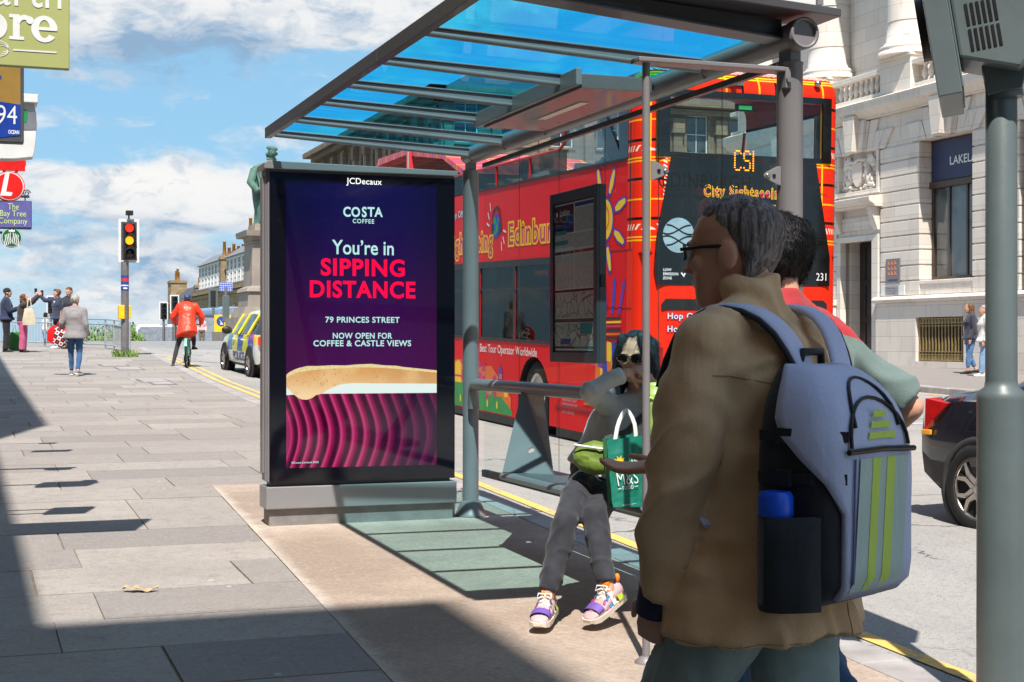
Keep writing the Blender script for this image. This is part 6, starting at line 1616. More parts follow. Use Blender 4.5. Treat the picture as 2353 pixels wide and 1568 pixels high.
mb = MB(); patch(mb, Yw, ((-60, 301), (84, 299), (83.5, 258), (-60, 256)), 0); patch(mb, Yw, ((50, 283), (61, 282), (64, 268), (62, 253), (50, 252)), 1, .005); wb(mb, 'band', [mat('band_grey', lin(118, 120, 130), .5), mat('cross_green', lin(20, 140, 80), .5)], wsn)
mb = MB(); mb.tube([(-1.7, Yw + .07, a0.z + .3), (a0.x - .06, Yw + .07, a0.z + .3)], .03, 8); wb(mb, 'bracket', M_iron, wsn)
Yl = 12.6; c = ypl(21, 428, Yl); r_ = 35 * ypx(Yl)
rs = thing('shop_sign', 'round red sign with a slanted white letter L on red brackets', 'sign', c)
def disc_at(mb, c, r, y0, y1, m): mb.lathe([(r, 0), (r, abs(y1 - y0))], seg=40, m=m, M=Matrix.Translation((c.x, max(y0, y1), c.z)) @ Matrix.Rotation(R(90), 4, 'X'))
mb = MB(); disc_at(mb, c, r_ * 1.03, Yl, Yl + .08, 0); wb(mb, 'disc_rim', mat('sign_red', lin(226, 30, 26), .35), rs)
mb = MB(); disc_at(mb, c, r_ * .97, Yl - .004, Yl, 0); disc_at(mb, c, r_ * .90, Yl - .007, Yl, 1); patch(mb, Yl, ((0, 450), (26, 451), (29, 443), (14, 441), (22, 398), (12, 397), (3, 440)), 0, .009) 
wb(mb, 'disc', [M_wh, mat('sign_red', lin(226, 30, 26), .35)], rs)
mb = MB(); 
for v in (372, 384): q = ypl(60 if v == 372 else 58, v, Yl); mb.box((-1.7, Yl + .01, q.z - .03), (q.x, Yl + .06, q.z + .012))
for u in (10, 38): q = ypl(u, 372, Yl); q2 = ypl(u, 396, Yl); mb.box((q.x - .012, Yl + .02, q2.z), (q.x + .012, Yl + .05, q.z))
wb(mb, 'bracket', mat('sign_red', lin(226, 30, 26), .35), rs)
Yb = 14.4
bt_ = rect_sign('shop_sign', 'purple-blue hanging sign with pale green words above the round green sign', Yb, -26, 73, 462, 525, mat('sign_dark_edge', lin(52, 54, 80), .5), arm=False)
mb = MB(); patch(mb, Yb, ((-24, 523), (71, 523), (71, 464), (-24, 464)), 0)
for t_, u0, u1, v0, v1 in (('The', 18, 43, 468, 482), ('Bay Tree', 0, 60, 485, 501), ('Company', -3, 63, 502, 518)): words(mb, t_, Yb, u0, u1, v0, v1, 1, .005)
wb(mb, 'lettering', [mat('sign_purple', lin(98, 96, 160), .5), mat('sign_pale_green', lin(206, 226, 146), .5)], bt_)
mb = MB(); q = ypl(68, 452, Yb); mb.tube([(-1.7, Yb + .02, q.z), (q.x, Yb + .02, q.z)], .012, 6)
for k in range(24): pass
cc = ypl(61, 444, Yb); mb.tube([(cc.x + (.035 - .0012 * k) * math.cos(k * .45), Yb + .02, cc.z + (.035 - .0012 * k) * math.sin(k * .45)) for k in range(24)], .005, 5)
for u in (20, 58): a, b = ypl(u, 452, Yb), ypl(u, 462, Yb); mb.tube([(a.x, Yb + .02, b.z), (a.x, Yb + .02, a.z)], .006, 5)
wb(mb, 'bracket', M_iron, bt_)
Yg = 15.4; c = ypl(27, 546, Yg); r_ = 24 * ypx(Yg)
gs2 = thing('shop_sign', 'small round green sign with a white wavy emblem below the purple sign', 'sign', c)
mb = MB(); disc_at(mb, c, r_, Yg, Yg + .05, 0); disc_at(mb, c, r_ * .96, Yg - .003, Yg, 1); disc_at(mb, c, r_ * .90, Yg - .005, Yg, 0)
for s_ in (-1, 1):
    for k in range(4):
        x_ = .12 + k * .17
        mb.add([(c.x + s_ * r_ * (x_ + .05 * math.sin(j * 1.6 + k)) + dx_ * r_ * .04, Yg - .007, c.z + r_ * (.55 - x_ * .5 - j * .28)) for j, dx_ in [(j, -1) for j in range(5)] + [(j, 1) for j in range(4, -1, -1)]], [tuple(range(10))], 1)
mb.add([(c.x + r_ * a, Yg - .0075, c.z + r_ * b) for a, b in ((-.28, .56), (-.30, .82), (-.14, .70), (0, .88), (.14, .70), (.30, .82), (.28, .56))], [tuple(range(6, -1, -1))], 1)
wb(mb, 'disc', [mat('sign_green', lin(0, 104, 64), .45), M_wh], gs2)
mb = MB(); mb.tube([(-1.7, Yg + .03, c.z + r_ * .5), (c.x - r_ * .9, Yg + .03, c.z + r_ * .5)], .015, 6); wb(mb, 'bracket', M_iron, gs2)

# dry leaf on the flagstones
c = zpl(322, 1363, prof(7.75)); lf = MB(); g = []
for i in range(13):
    f = i / 12; w_ = .028 * math.sin(math.pi * min(1, f * 1.02)) ** .6 * (1 + .2 * math.sin(i * 2.1)) + .006
    x = -.09 + f * .18; z = .016 + .010 * math.sin(f * 7) + .003 * math.sin(f * 17)
    g.append([(x, -w_, z + .006 * math.cos(i)), (x + .004, 0, z - .004), (x, w_, z + .010 * math.sin(i * 1.7))])
lf.sheet(g); tag(lf.build('fallen_leaf', mat('dry_leaf', lin(206, 168, 124), .8, var=.25, vs=20), None, (c.x, c.y, prof(c.y) + .004)), 'dry curled brown leaf lying on the flagstones', 'leaf').rotation_euler = (0, 0, R(-12))
# ================================================================ people
def skin_mat(name, c):
    m, nt, p = newmat(name); v = tco(nt); n = noi(nt, v, 22, 4)
    link(nt, mixc(nt, n.smooth(.4, .7) * .35, c, (c[0] * 1.1, c[1] * .72, c[2] * .66, 1)), p.inputs['Base Color']); p.inputs['Roughness'].default_value = .5
    p.inputs['Subsurface Weight'].default_value = .08; p.inputs['Subsurface Radius'].default_value = (.01, .004, .002); bumpto(nt, p, noi(nt, v, 160, 3), .12, .002); return m
M_skin, M_skin2 = skin_mat('skin', lin(206, 156, 130)), skin_mat('tanned_skin', lin(214, 160, 132))
def cloth(name, c, var=.14, weave=420, fold=3.5, rough=.85, sheen=.15):
    if name in _mc: return _mc[name]
    m, nt, p = newmat(name); v = tco(nt); x, y, z = v.xyz()
    n1 = noi(nt, v, 5, 4, .6); n2 = noi(nt, comb(nt, x * 7, y * 7, z * 2.6), fold / 3.5, 4, .6, .8); wv = noi(nt, v, weave, 1)
    lo, hi = tuple(q * (1 - var) for q in c[:3]) + (1,), tuple(min(1, q * (1 + var)) for q in c[:3]) + (1,)
    link(nt, mixc(nt, (n1 * .6 + wv * .4).smooth(.35, .65), lo, hi), p.inputs['Base Color']); p.inputs['Roughness'].default_value = rough; p.inputs['Sheen Weight'].default_value = sheen
    bumpto(nt, p, n2 * 1.0 + wv * .06, .55, .02); _mc[name] = m; return m
def hair_mat(name, a, b):
    m, nt, p = newmat(name); x, y, z = tco(nt).xyz(); v = comb(nt, x * 90, y * 90, z * 9)
    n = noi(nt, v, 1.0, 3, .6, .6)
    link(nt, mixc(nt, n.smooth(.35, .65), a, b), p.inputs['Base Color']); p.inputs['Roughness'].default_value = .55; p.inputs['Specular IOR Level'].default_value = .3; bumpto(nt, p, n, .8, .008); return m

def remesh(mb, name, m, root, vox, smooth=5, fold=0.0, ff=7.0, an=.45, seed=0.0, loc=None, crease=.55):
    """fuse overlapping closed shapes into one continuous skin"""
    me = mb.mesh('tmp', m); o = bpy.data.objects.new('tmp', me); COL.objects.link(o)
    r = o.modifiers.new('r', 'REMESH'); r.mode = 'VOXEL'; r.voxel_size = vox
    if smooth: s = o.modifiers.new('s', 'SMOOTH'); s.iterations = smooth; s.factor = .5
    dg = bpy.context.evaluated_depsgraph_get(); dg.update(); nm = bpy.data.meshes.new_from_object(o.evaluated_get(dg)); bpy.data.objects.remove(o); bpy.data.meshes.remove(me)
    nm.name = name
    if fold:
        n = len(nm.vertices); co = np.empty(n * 3); nm.vertices.foreach_get('co', co); no = np.empty(n * 3); nm.vertices.foreach_get('normal', no); co = co.reshape(-1, 3); no = no.reshape(-1, 3)
        dsp = np.array([noise.noise(Vector((c[0] * ff, c[1] * ff + seed, c[2] * ff * an + c[0] * 2))) + .5 * noise.noise(Vector((c[0] * ff * 2.1 + seed, c[1] * ff * 2.1, c[2] * ff * an * 2.6))) - .35 * abs(noise.noise(Vector((c[0] * ff * 1.4, c[1] * ff * 1.4 + 3, (c[2] + c[0] * .4) * ff * 1.6)))) + crease * max(0, 1 - 4.5 * abs(noise.noise(Vector((c[0] * ff * .9 + seed, c[1] * ff * .9, (c[2] * .9 + (c[0] + c[1]) * .55) * ff * 1.1))))) for c in co])
        co += no * (dsp * fold)[:, None]; nm.vertices.foreach_set('co', co.ravel())
    if not nm.materials: nm.materials.append(m)
    nm.polygons.foreach_set('use_smooth', [True] * len(nm.polygons)); nm.update()
    o = bpy.data.objects.new(name, nm); COL.objects.link(o)
    if root: o.parent = root
    if loc: o.location = loc
    return o
def capsule(mb, pts, rs, seg=14):
    mb.tube(pts, list(rs), seg)
    for p, r in ((pts[0], rs[0]), (pts[-1], rs[-1])): mb.ell(p, r * .99, seg, 8)
def basis(fwd, up=(0, 0, 1)):
    f = Vector(fwd).normalized(); r = f.cross(Vector(up)).normalized(); u = r.cross(f)
    return Matrix(((r.x, f.x, u.x), (r.y, f.y, u.y), (r.z, f.z, u.z)))
HS = [(0, .026, .082, .040), (.012, .040, .094, .03), (.04, .053, .096, -.005), (.065, .061, .097, -.045), (.09, .067, .097, -.072), (.12, .071, .093, -.088), (.145, .074, .097, -.097), (.17, .076, .092, -.101), (.195, .072, .078, -.094), (.215, .060, .056, -.074), (.228, .040, .030, -.046), (.235, .015, .006, -.018)]
def head_into(mb, c, B, s=1.0, nose=1.0):
    c = Vector(c); W = lambda x, y, z: c + B @ (Vector((x, y, z - .115)) * s)
    rings = []
    for z, hw, yf, yb in HS:
        cy, hd = (yf - (-yb if yb > 0 else -yb)) / 2 if False else (yf + yb) / 2, (yf - yb) / 2
        rings.append([W(hw * math.copysign(abs(math.cos(t)) ** .85, math.cos(t)), cy + hd * math.copysign(abs(math.sin(t)) ** .9, math.sin(t)), z) for t in [2 * math.pi * k / 24 for k in range(24)]])
    mb.loft(rings)
    mb.loft([[W(-.010, .090, .140), W(.010, .090, .140), W(.010, .100, .140), W(-.010, .100, .140)], [W(-.013, .085, .115), W(.013, .085, .115), W(.008, .112 * nose, .115), W(-.008, .112 * nose, .115)], [W(-.019, .085, .090), W(.019, .085, .090), W(.012, .123 * nose, .094), W(-.012, .123 * nose, .094)], [W(-.015, .085, .080), W(.015, .085, .080), W(.009, .110, .081), W(-.009, .110, .081)]])
    E_ = lambda x, y, z, r: mb.ell(W(x, y, z), [q * s for q in r], 12, 8, rot=B)
    for q in (-1, 1):
        E_(q * .032, .090, .143, (.024, .010, .008)); E_(q * .047, .070, .098, (.020, .020, .018)); E_(q * .0765, -.008, .108, (.011, .024, .032)); E_(q * .074, .006, .10, (.010, .012, .02)); E_(q * .014, .112, .089, (.009, .010, .008))
    E_(0, .096, .066, (.024, .010, .006)); E_(0, .094, .055, (.020, .011, .007)); E_(0, .088, .022, (.020, .014, .014))
    return W
def hand_into(mb, wrist, d, palm, s=1.0, curl=.5, side=1, spread=.12, thumb=.6):
    """d: towards the fingers; palm: the palm's normal; side: +1 when the thumb is along d x palm"""
    w_ = Vector(wrist); d = Vector(d).normalized(); n = Vector(palm); n = (n - d * n.dot(d)).normalized(); a = d.cross(n) * side
    Bm = Matrix(((a.x, d.x, n.x), (a.y, d.y, n.y), (a.z, d.z, n.z)))
    mb.ell(w_ + d * .045 * s, (.040 * s, .052 * s, .015 * s), 14, 10, rot=Bm); mb.ell(w_ + d * .025 * s, (.030 * s, .04 * s, .017 * s), 12, 8, rot=Bm)
    for k, (off, L) in enumerate(((.029, .072), (.010, .080), (-.010, .074), (-.029, .058))):
        p = w_ + d * .085 * s + a * off * s; dd = (d + a * (off * spread * 30 * .1)).normalized(); pts = [p - dd * .03 * s, p]; ang = 0
        for j, fr in enumerate((.45, .32, .23)):
            ang += curl * (.45, .75, .6)[j] * (1 + .12 * k); q = dd * math.cos(ang) + n * math.sin(ang); pts.append(pts[-1] + q * L * fr * s)
        capsule(mb, pts, [.0098 * s, .0095 * s, .0088 * s, .0082 * s, .007 * s], 8)
    p = w_ + d * .03 * s + a * .028 * s; q1 = (a * .75 + d * .6 + n * .25 * thumb).normalized(); q2 = (a * .25 + d * .8 + n * .6 * thumb).normalized()
    capsule(mb, [p - q1 * .015 * s, p + q1 * .035 * s, p + q1 * .035 * s + q2 * .03 * s, p + q1 * .035 * s + q2 * .052 * s], [.013 * s, .011 * s, .0098 * s, .0075 * s], 8)
def shoe_mesh(mb, heel, toe, s=1.0, up=(0, 0, 1), m=0, ms=1, high=.09):
    h, t = Vector(heel), Vector(toe); d = (t - h).normalized(); u = Vector(up); u = (u - d * u.dot(d)).normalized(); r = d.cross(u); L = (t - h).length
    def rg(f, w_, z0, z1): return [h + d * L * f + r * w_ * s * math.cos(a) + u * (z0 + (z1 - z0) * (.5 + .5 * math.sin(a))) for a in [2 * math.pi * k / 14 for k in range(14)]]
    mb.loft([rg(-.02, .020, .022, high * .55), rg(.02, .034, .018, high * .95), rg(.15, .038, .016, high), rg(.30, .037, .016, high * 1.02), rg(.45, .040, .016, high * .84), rg(.62, .046, .014, high * .66), rg(.80, .046, .014, high * .56), rg(.93, .038, .016, high * .46), rg(1.0, .020, .018, high * .34)], m)
    def rs(f, w_, z0, z1): return [h + d * L * f + r * w_ * s * c + u * z for c, z in ((-1, z0), (1, z0), (1.04, z1), (-1.04, z1))]
    mb.loft([rs(-.05, .022, .006, .034), rs(.0, .037, .0, .034), rs(.3, .039, .0, .028), rs(.6, .047, .0, .026), rs(.85, .046, .0, .028), rs(.97, .036, .006, .030), rs(1.03, .018, .016, .030)], ms, smooth=False)

def strands(o, n, length, width, flow, lift=.3, seed=1, wob=.25):
    """fine locks laid over a head of hair, joined into the same mesh"""
    me = o.data; rnd = random.Random(seed); vs = [tuple(v.co) for v in me.vertices]; fs = [tuple(p.vertices) for p in me.polygons]; polys = list(me.polygons); ar = [p.area for p in polys]
    for p in rnd.choices(polys, ar, k=n):
        ids = p.vertices; wts = [rnd.random() for _ in ids]; t = sum(wts); c = sum((me.vertices[i].co * (w_ / t) for i, w_ in zip(ids, wts)), Vector()); nr = p.normal
        d = flow(c) + Vector((rnd.gauss(0, wob), rnd.gauss(0, wob), rnd.gauss(0, wob))); d = d - nr * d.dot(nr); d.normalize(); sd = nr.cross(d) * width; L = length * rnd.uniform(.5, 1.2); k = len(vs)
        m = c + d * L * .5 + nr * L * lift * .35; e = c + d * L + nr * L * lift * .2
        vs += [tuple(c - sd - nr * .001), tuple(c + sd - nr * .001), tuple(m + sd * .8), tuple(m - sd * .8), tuple(e)]; fs += [(k, k + 1, k + 2, k + 3), (k + 3, k + 2, k + 4)]
    nm = bpy.data.meshes.new(me.name); nm.from_pydata(vs, [], fs); nm.materials.append(me.materials[0]); nm.polygons.foreach_set('use_smooth', [True] * len(fs)); nm.update(); o.data = nm
def seams(o, name, m, root, paths, r=.0012):
    from mathutils.bvhtree import BVHTree
    me = o.data; bv = BVHTree.FromPolygons([v.co for v in me.vertices], [tuple(p.vertices) for p in me.polygons]); mb = MB()
    for pts in paths:
        out = []
        for a, b in zip(pts[:-1], pts[1:]):
            for k in range(8):
                q = bv.find_nearest(Vector(a).lerp(Vector(b), k / 8)); out.append(q[0] + q[1] * .0004)
        for _ in range(6): out = [out[0]] + [(out[i - 1] + out[i] * 2 + out[i + 1]) / 4 for i in range(1, len(out) - 1)] + [out[-1]]
        out = [(lambda q: q[0] + q[1] * .0004)(bv.find_nearest(p)) for p in out]
        mb.tube(out, r, 6)
    return mb.build(name, m, root)
def kid(root, name): return [c for c in root.children if c.name.split('.')[0] == name][0]
def figure(name, label, loc, rz, h=1.72, bw=1.0, P={}, skin=None, top=None, bottom=None, shoe=None, hair=None, vox=.014, look=0.0, nod=0.0, hands={}, fem=False, group=None, headf=None, hs=None, extra=None, belly=0.0, leg=1.0):
    skin = skin or M_skin
    root = thing(name, label, 'person', loc, rz, group); J = {}
    for q, s_ in (('L', -1), ('R', 1)):
        J['hip' + q] = (s_ * .052 * h, 0, .515 * h); J['kn' + q] = (s_ * .054 * h, .01, .28 * h); J['an' + q] = (s_ * .054 * h, -.01, .045 * h); J['ft' + q] = (s_ * .25, 1, 0)
        J['sh' + q] = (s_ * .104 * h * bw, 0, .800 * h); J['el' + q] = (s_ * .135 * h * bw, -.03, .63 * h); J['wr' + q] = (s_ * .14 * h * bw, .05, .485 * h)
    J.update(P); J = {k: Vector(v) for k, v in J.items()}
    mh, ms_ = (J['hipL'] + J['hipR']) / 2, (J['shL'] + J['shR']) / 2
    ax = ms_ - mh; up = ax.normalized(); rh, rs_ = (J['hipR'] - J['hipL']).normalized(), (J['shR'] - J['shL']).normalized()
    sc_ = h / 1.72
    def torso(mb, infl, f0=-.12, f1=1.06, hem=None):
        secs = [(-.16, .080, .070, 0), (-.08, .094, .080, 0), (.04, .098, .084, .0), (.2, .094 + belly * .2, .076 + belly * .5, belly * .4), (.38, .086 + belly * .25, .070 + belly * .7, belly * .6), (.55, .090 + belly * .1, .073 + belly * .4, belly * .3), (.72, .099, .078 + (.008 if fem else 0), .006), (.86, .104, .070, 0), (.96, .098, .056, 0), (1.03, .062, .046, -.004), (1.10, .036, .036, 0)]
        rings = []
        for f, rx, ry, dy in secs:
            if f < f0 - .001 or f > f1 + .08: continue
            r = rh.lerp(rs_, min(1, max(0, f))).normalized(); fw = up.cross(r).normalized(); c = mh + ax * f + fw * dy * h
            b = bw if f > .4 else (bw * .5 + .5)
            rings.append([c + r * (rx * h * b + infl) * math.copysign(abs(math.cos(t)) ** .82, math.cos(t)) + fw * (ry * h + infl) * math.copysign(abs(math.sin(t)) ** .9, math.sin(t)) for t in [2 * math.pi * k / 28 for k in range(28)]])
        mb.loft(rings)
    nb = ms_ + up * .03 * h
    hc = J['head'] if 'head' in J else ms_ + up * .06 * h + Vector((0, .02 * h, .058 * h))
    fw0 = up.cross(rs_).normalized(); fw0 = Vector((fw0.x, fw0.y, 0)).normalized()
    hf = Vector(headf) if headf else Matrix.Rotation(look, 3, 'Z') @ (fw0 * math.cos(nod) + Vector((0, 0, -math.sin(nod))))
    B = basis(hf); hs = hs or sc_
    # body: one continuous skin
    mb = MB(); torso(mb, -.004)
    W = head_into(mb, hc, B, hs)
    capsule(mb, [nb - up * .03, (nb + hc) / 2, W(0, -.012, .07)], [.062 * sc_, .054 * sc_, .056 * sc_])
    for q, s_ in (('L', -1), ('R', 1)):
        sh, el, wr = J['sh' + q], J['el' + q], J['wr' + q]
        capsule(mb, [sh, (sh * .55 + el * .45), el], [.046 * sc_, .043 * sc_, .036 * sc_]); capsule(mb, [el, el * .65 + wr * .35, wr], [.037 * sc_, .036 * sc_, .024 * sc_])
        hd_ = hands.get(q, {}); d = Vector(hd_['d']) if 'd' in hd_ else (wr - el).normalized()
        pn = Vector(hd_.get('palm', (-s_, 0, 0))); hand_into(mb, wr, d, pn, sc_ * (.92 if fem else 1), hd_.get('curl', .45), hd_.get('side', 1 if (d.cross(pn)).dot(hf) > 0 else -1), thumb=hd_.get('thumb', .6))
        hp, kn, an = J['hip' + q], J['kn' + q], J['an' + q]
        capsule(mb, [hp, hp * .5 + kn * .5, kn], [.076 * sc_ * leg, .070 * sc_ * leg, .052 * sc_ * leg]); capsule(mb, [kn, kn * .65 + an * .35, kn * .25 + an * .75, an], [.051 * sc_ * leg, .053 * sc_ * leg, .036 * sc_, .034 * sc_])
        fd = J['ft' + q].normalized(); capsule(mb, [an - fd * .03 + Vector((0, 0, -.03)), an + fd * .12 * sc_ + Vector((0, 0, -.045))], [.034 * sc_, .026 * sc_])
    body = remesh(mb, 'body', skin, root, vox, 3)
    if top:
        i = top.get('infl', .016); mb = MB(); torso(mb, i + .004, top.get('hem', -.06))
        if top.get('skirt'): 
            z = top['skirt']; r0 = rh; fw = up.cross(r0); c0 = mh + ax * .1; c1 = mh + ax * z
            rg = lambda c, a, b: [c + r0 * a * math.cos(t) + fw * b * math.sin(t) for t in [2 * math.pi * k / 28 for k in range(28)]]
            mb.loft([rg(c0, .106 * h + i, .086 * h + i), rg((c0 + c1) / 2, .122 * h + i, .106 * h + i), rg(c1, .128 * h + i, .114 * h + i)])
        for q in 'LR':
            sh, el, wr = J['sh' + q], J['el' + q], J['wr' + q]; sl_ = top.get('sleeve' + q, top.get('sleeve', 1.0)); w_ = top.get('arm', 1.0); i = top.get('ainfl', top.get('infl', .016) * .6)
            if sl_ <= .55: e = sh + (el - sh) * sl_ * 1.9; mb.tube([sh, sh * .5 + e * .5, e], [(.05 * sc_ + i) * w_, (.047 * sc_ + i) * w_, (.045 * sc_ + i) * w_], 16)
            else:
                cu = el + (wr - el) * (sl_ - .55) / .45; ra, rb, rc_ = (.054 * sc_ + i) * w_, (.044 * sc_ + i) * w_, (.031 * sc_ + i * .8) * w_
                capsule(mb, [sh, sh * .5 + el * .5, el], [ra, (ra + rb) / 2, rb], 18); mb.ell(el, rb, 16, 10); mb.tube([el, el * .5 + cu * .5, cu], [rb, (rb + rc_) / 2 * 1.04, rc_], 18)
        for q in 'LR': capsule(mb, [nb + up * .005 * h - fw0 * .004, (nb * .45 + J['sh' + q] * .55) + up * .004 * h, J['sh' + q]], [.052 * sc_ + i, .046 * sc_ + i, .046 * sc_ + i], 14)
        if top.get('collar'):
            cl = top['collar']; mb.tube([nb - up * .02, nb + up * cl * .6 + fw0 * .006, nb + up * cl + fw0 * .012], [.078 * sc_, .068 * sc_, .064 * sc_], 20)
        remesh(mb, top.get('name', 'top'), top['mat'], root, top.get('vox', vox), top.get('smooth', 5), top.get('fold', .010) * sc_, top.get('ff', 7.0), top.get('an', .5), sum(map(ord, label)) % 50)
    if bottom:
        i = bottom.get('infl', .014); mb = MB(); torso(mb, i - .002, -.16, bottom.get('rise', .14) - .08)
        for q in 'LR':
            hp, kn, an = J['hip' + q], J['kn' + q], J['an' + q]; e = kn + (an - kn) * bottom.get('len', 1.0); f = bottom.get('flare', 1.0) * leg
            capsule(mb, [hp, hp * .5 + kn * .5, kn], [.082 * sc_ * leg + i, .076 * sc_ * leg + i, (.056 * sc_ + i) * (.5 + f * .5)], 18); mb.ell(kn, (.056 * sc_ + i) * (.5 + f * .5), 16, 10); mb.tube([kn, kn * .6 + e * .4, e], [(.056 * sc_ + i) * (.5 + f * .5), (.054 * sc_ + i) * (.5 + f * .5), (.040 * sc_ + i) * f], 18)
        remesh(mb, bottom.get('name', 'trousers'), bottom['mat'], root, bottom.get('vox', vox), 5, bottom.get('fold', .008) * sc_, 8.0, .55, sum(map(ord, label)) % 37)
    if shoe:
        for q in 'LR':
            an = J['an' + q]; fd = J['ft' + q].normalized(); up_ = Vector(J['fu' + q]) if ('fu' + q) in J else Vector((0, 0, 1))
            upn = (up_ - fd * up_.dot(fd)).normalized(); base = an - upn * .075 * sc_; mb = MB(); shoe_mesh(mb, base - fd * .07 * sc_, base + fd * .19 * sc_, sc_, up_); mb.build('shoe', shoe, root)
    if hair:
        mb = MB(); st_ = hair.get('style', 'short'); E_ = lambda x, y, z, r: mb.ell(W(x, y, z), [q * hs for q in r], 16, 10, rot=B)
        if st_ in ('short', 'thin', 'mop'):
            g_ = .0035 if st_ == 'thin' else .010
            zs_ = [(.035, -.060), (.06, -.040), (.085, -.028), (.105, -.022), (.118, -.004), (.132, .008), (.150, .022), (.166, .038), (.180, .056), (.195, .066), (.215, .060), (.228, .034), (.238, .010)]
            rings = []
            for z, yf in zs_:
                k = max(i for i in range(len(HS)) if HS[i][0] <= z); k = min(k, len(HS) - 2); f = (z - HS[k][0]) / (HS[k + 1][0] - HS[k][0]); f = min(f, 1.0)
                hw, hf_, yb = [HS[k][j] + (HS[k + 1][j] - HS[k][j]) * f for j in (1, 2, 3)]
                yb -= g_; yf = min(yf, hf_ + g_) if z < .20 else hf_ + g_; hw = hw + g_; cy, hd2 = (yf + yb) / 2, max(.012, (yf - yb) / 2)
                if z < .04: hw *= .8
                rings.append([W(hw * math.copysign(abs(math.cos(t)) ** .7, math.cos(t)), cy + hd2 * math.copysign(abs(math.sin(t)) ** .85, math.sin(t)), z + (g_ if z > .2 else 0)) for t in [2 * math.pi * q / 28 for q in range(28)]])
            mb.loft(rings)
            if st_ == 'mop': [E_(.05 * math.cos(k * 1.3), .02 + .06 * math.sin(k * 1.3), .215 + .012 * math.sin(k), (.032, .032, .024)) for k in range(7)]
        elif st_ == 'bob':
            E_(0, -.018, .158, (.090, .098, .090)); E_(0, -.055, .10, (.080, .055, .085)); E_(0, -.05, .03, (.080, .052, .08))
            for q in (-1, 1): E_(q * .074, .010, .12, (.026, .05, .075)); E_(q * .078, .012, .05, (.026, .042, .075)); E_(q * .045, .055, .19, (.045, .036, .032))
        elif st_ in ('long', 'curly'):
            E_(0, -.018, .158, (.090, .096, .088)); E_(0, -.06, .09, (.085, .06, .10)); E_(0, -.07, .0, (.085, .055, .09))
            for q in (-1, 1): E_(q * .078, -.02, .10, (.03, .05, .09)); E_(q * .08, -.03, .01, (.03, .045, .08))
            if st_ == 'curly':
                rn = random.Random(4); [E_(rn.uniform(-.09, .09), rn.uniform(-.11, .02), rn.uniform(-.06, .2), (.032, .032, .032)) for _ in range(60)]
        elif st_ == 'ear': pass
        hm = remesh(mb, 'hair', hair['mat'], root, hair.get('vox', min(vox, .009)), 3, hair.get('fold', .006), 26, .35, 2)
        if hair.get('clear'): # keep the face free
            pass
    if extra: extra(root, W, B, J)
    root['_'] = 0; del root['_']
    return root, W, B, J
C_ = lambda r, g, b: lin(r, g, b)
HM_grey, HM_black, HM_brown, HM_white = hair_mat('grey_hair', C_(92, 82, 80), C_(164, 152, 148)), hair_mat('black_hair', C_(10, 9, 10), C_(24, 21, 22)), hair_mat('brown_hair', C_(70, 48, 34), C_(128, 92, 62)), hair_mat('silver_hair', C_(120, 116, 114), C_(196, 190, 184))
HM_teal_lit = hair_mat('dark_bob_hair', C_(24, 27, 32), C_(62, 72, 80))  # dark grey hair with the teal light under the roof tinted into its colour

# ---------------------------------------------------------------- man walking past in a tan jacket
MZ = prof(2.94); ML = Vector((1.67, 2.94, MZ)); MR = R(26)
M_tan = cloth('tan_jacket_cloth', C_(228, 186, 142), .12, 380, 2.6)
def man_extra(root, W, B, J):
    mb = MB(); hs = 1.0
    for q in (-1, 1):
        mb.tube([W(q * .078, -.005, .128), W(q * .080, .05, .131), W(q * .074, .098, .130)], .0042, 8)
        g = [[W(q * (.012 + .056 * i / 8), .112 - .018 * (i / 8) ** 2, .128 + .020 * j * (1 - .25 * abs(i - 4) / 4)) for i in range(9)] for j in (-1, 0, 1)]; mb.sheet(g)
    mb.tube([W(-.012, .113, .134), W(.012, .113, .134)], .003, 6)
    mb.build('sunglasses', M_black, root)
man, Wm, Bm_, Jm = figure('person', 'man in tan jacket and green-grey trousers with a pale backpack walking past', ML, MR, 1.745, 1.0,
    P={'shL': (-.185, .0, 1.42), 'shR': (.185, .01, 1.42), 'elL': (-.245, .04, 1.12), 'wrL': (-.205, .13, .87), 'elR': (.25, .12, 1.14), 'wrR': (.10, .345, 1.125), 'hipL': (-.09, 0, .90), 'hipR': (.09, 0, .90), 'knL': (-.11, .20, .49), 'anL': (-.11, .26, .085), 'knR': (.10, -.04, .48), 'anR': (.10, -.28, .13), 'ftR': (.1, 1, -.45), 'fuR': (0, .4, .9), 'head': (0, .06, 1.625)},
    skin=M_skin2, top=dict(mat=M_tan, infl=.025, hem=-.16, skirt=-.21, collar=.095, arm=1.06, vox=.009, fold=.021, ff=6.5, an=.6, smooth=3, name='jacket', sleeveL=.99, sleeveR=.94), bottom=dict(mat=cloth('green_grey_trousers', C_(150, 166, 162), .10, 420, 3.0), infl=.024, flare=1.4, vox=.010, fold=.014),
    shoe=[mat('dark_shoe', C_(48, 44, 44), .6), M_rub], hair=dict(style='thin', mat=HM_grey, vox=.006, fold=.003), vox=.0055, nod=.06, look=R(12), hs=1.06, hands={'R': dict(d=(-.42, .88, -.12), palm=(-.2, -.05, 1), curl=.30, thumb=.3), 'L': dict(curl=.75, palm=(1, 0, 0))}, extra=man_extra)
strands(kid(man, 'hair'), 9000, .008, .0005, lambda c: Vector((0, -.9, -.4)), .5, 2, .35)
jk = kid(man, 'jacket')
seams(jk, 'seam', cloth('jacket_seam', C_(170, 134, 98)), man, [[(-.26, -.10, 1.36), (-.1, -.3, 1.33), (.1, -.3, 1.33), (.26, -.10, 1.36)], [(0, -.3, 1.33), (0, -.3, 1.1), (0, -.3, .8), (0, -.3, .68)], [(-.4, .1, .735), (-.3, -.3, .73), (0, -.4, .73), (.3, -.3, .735)]])
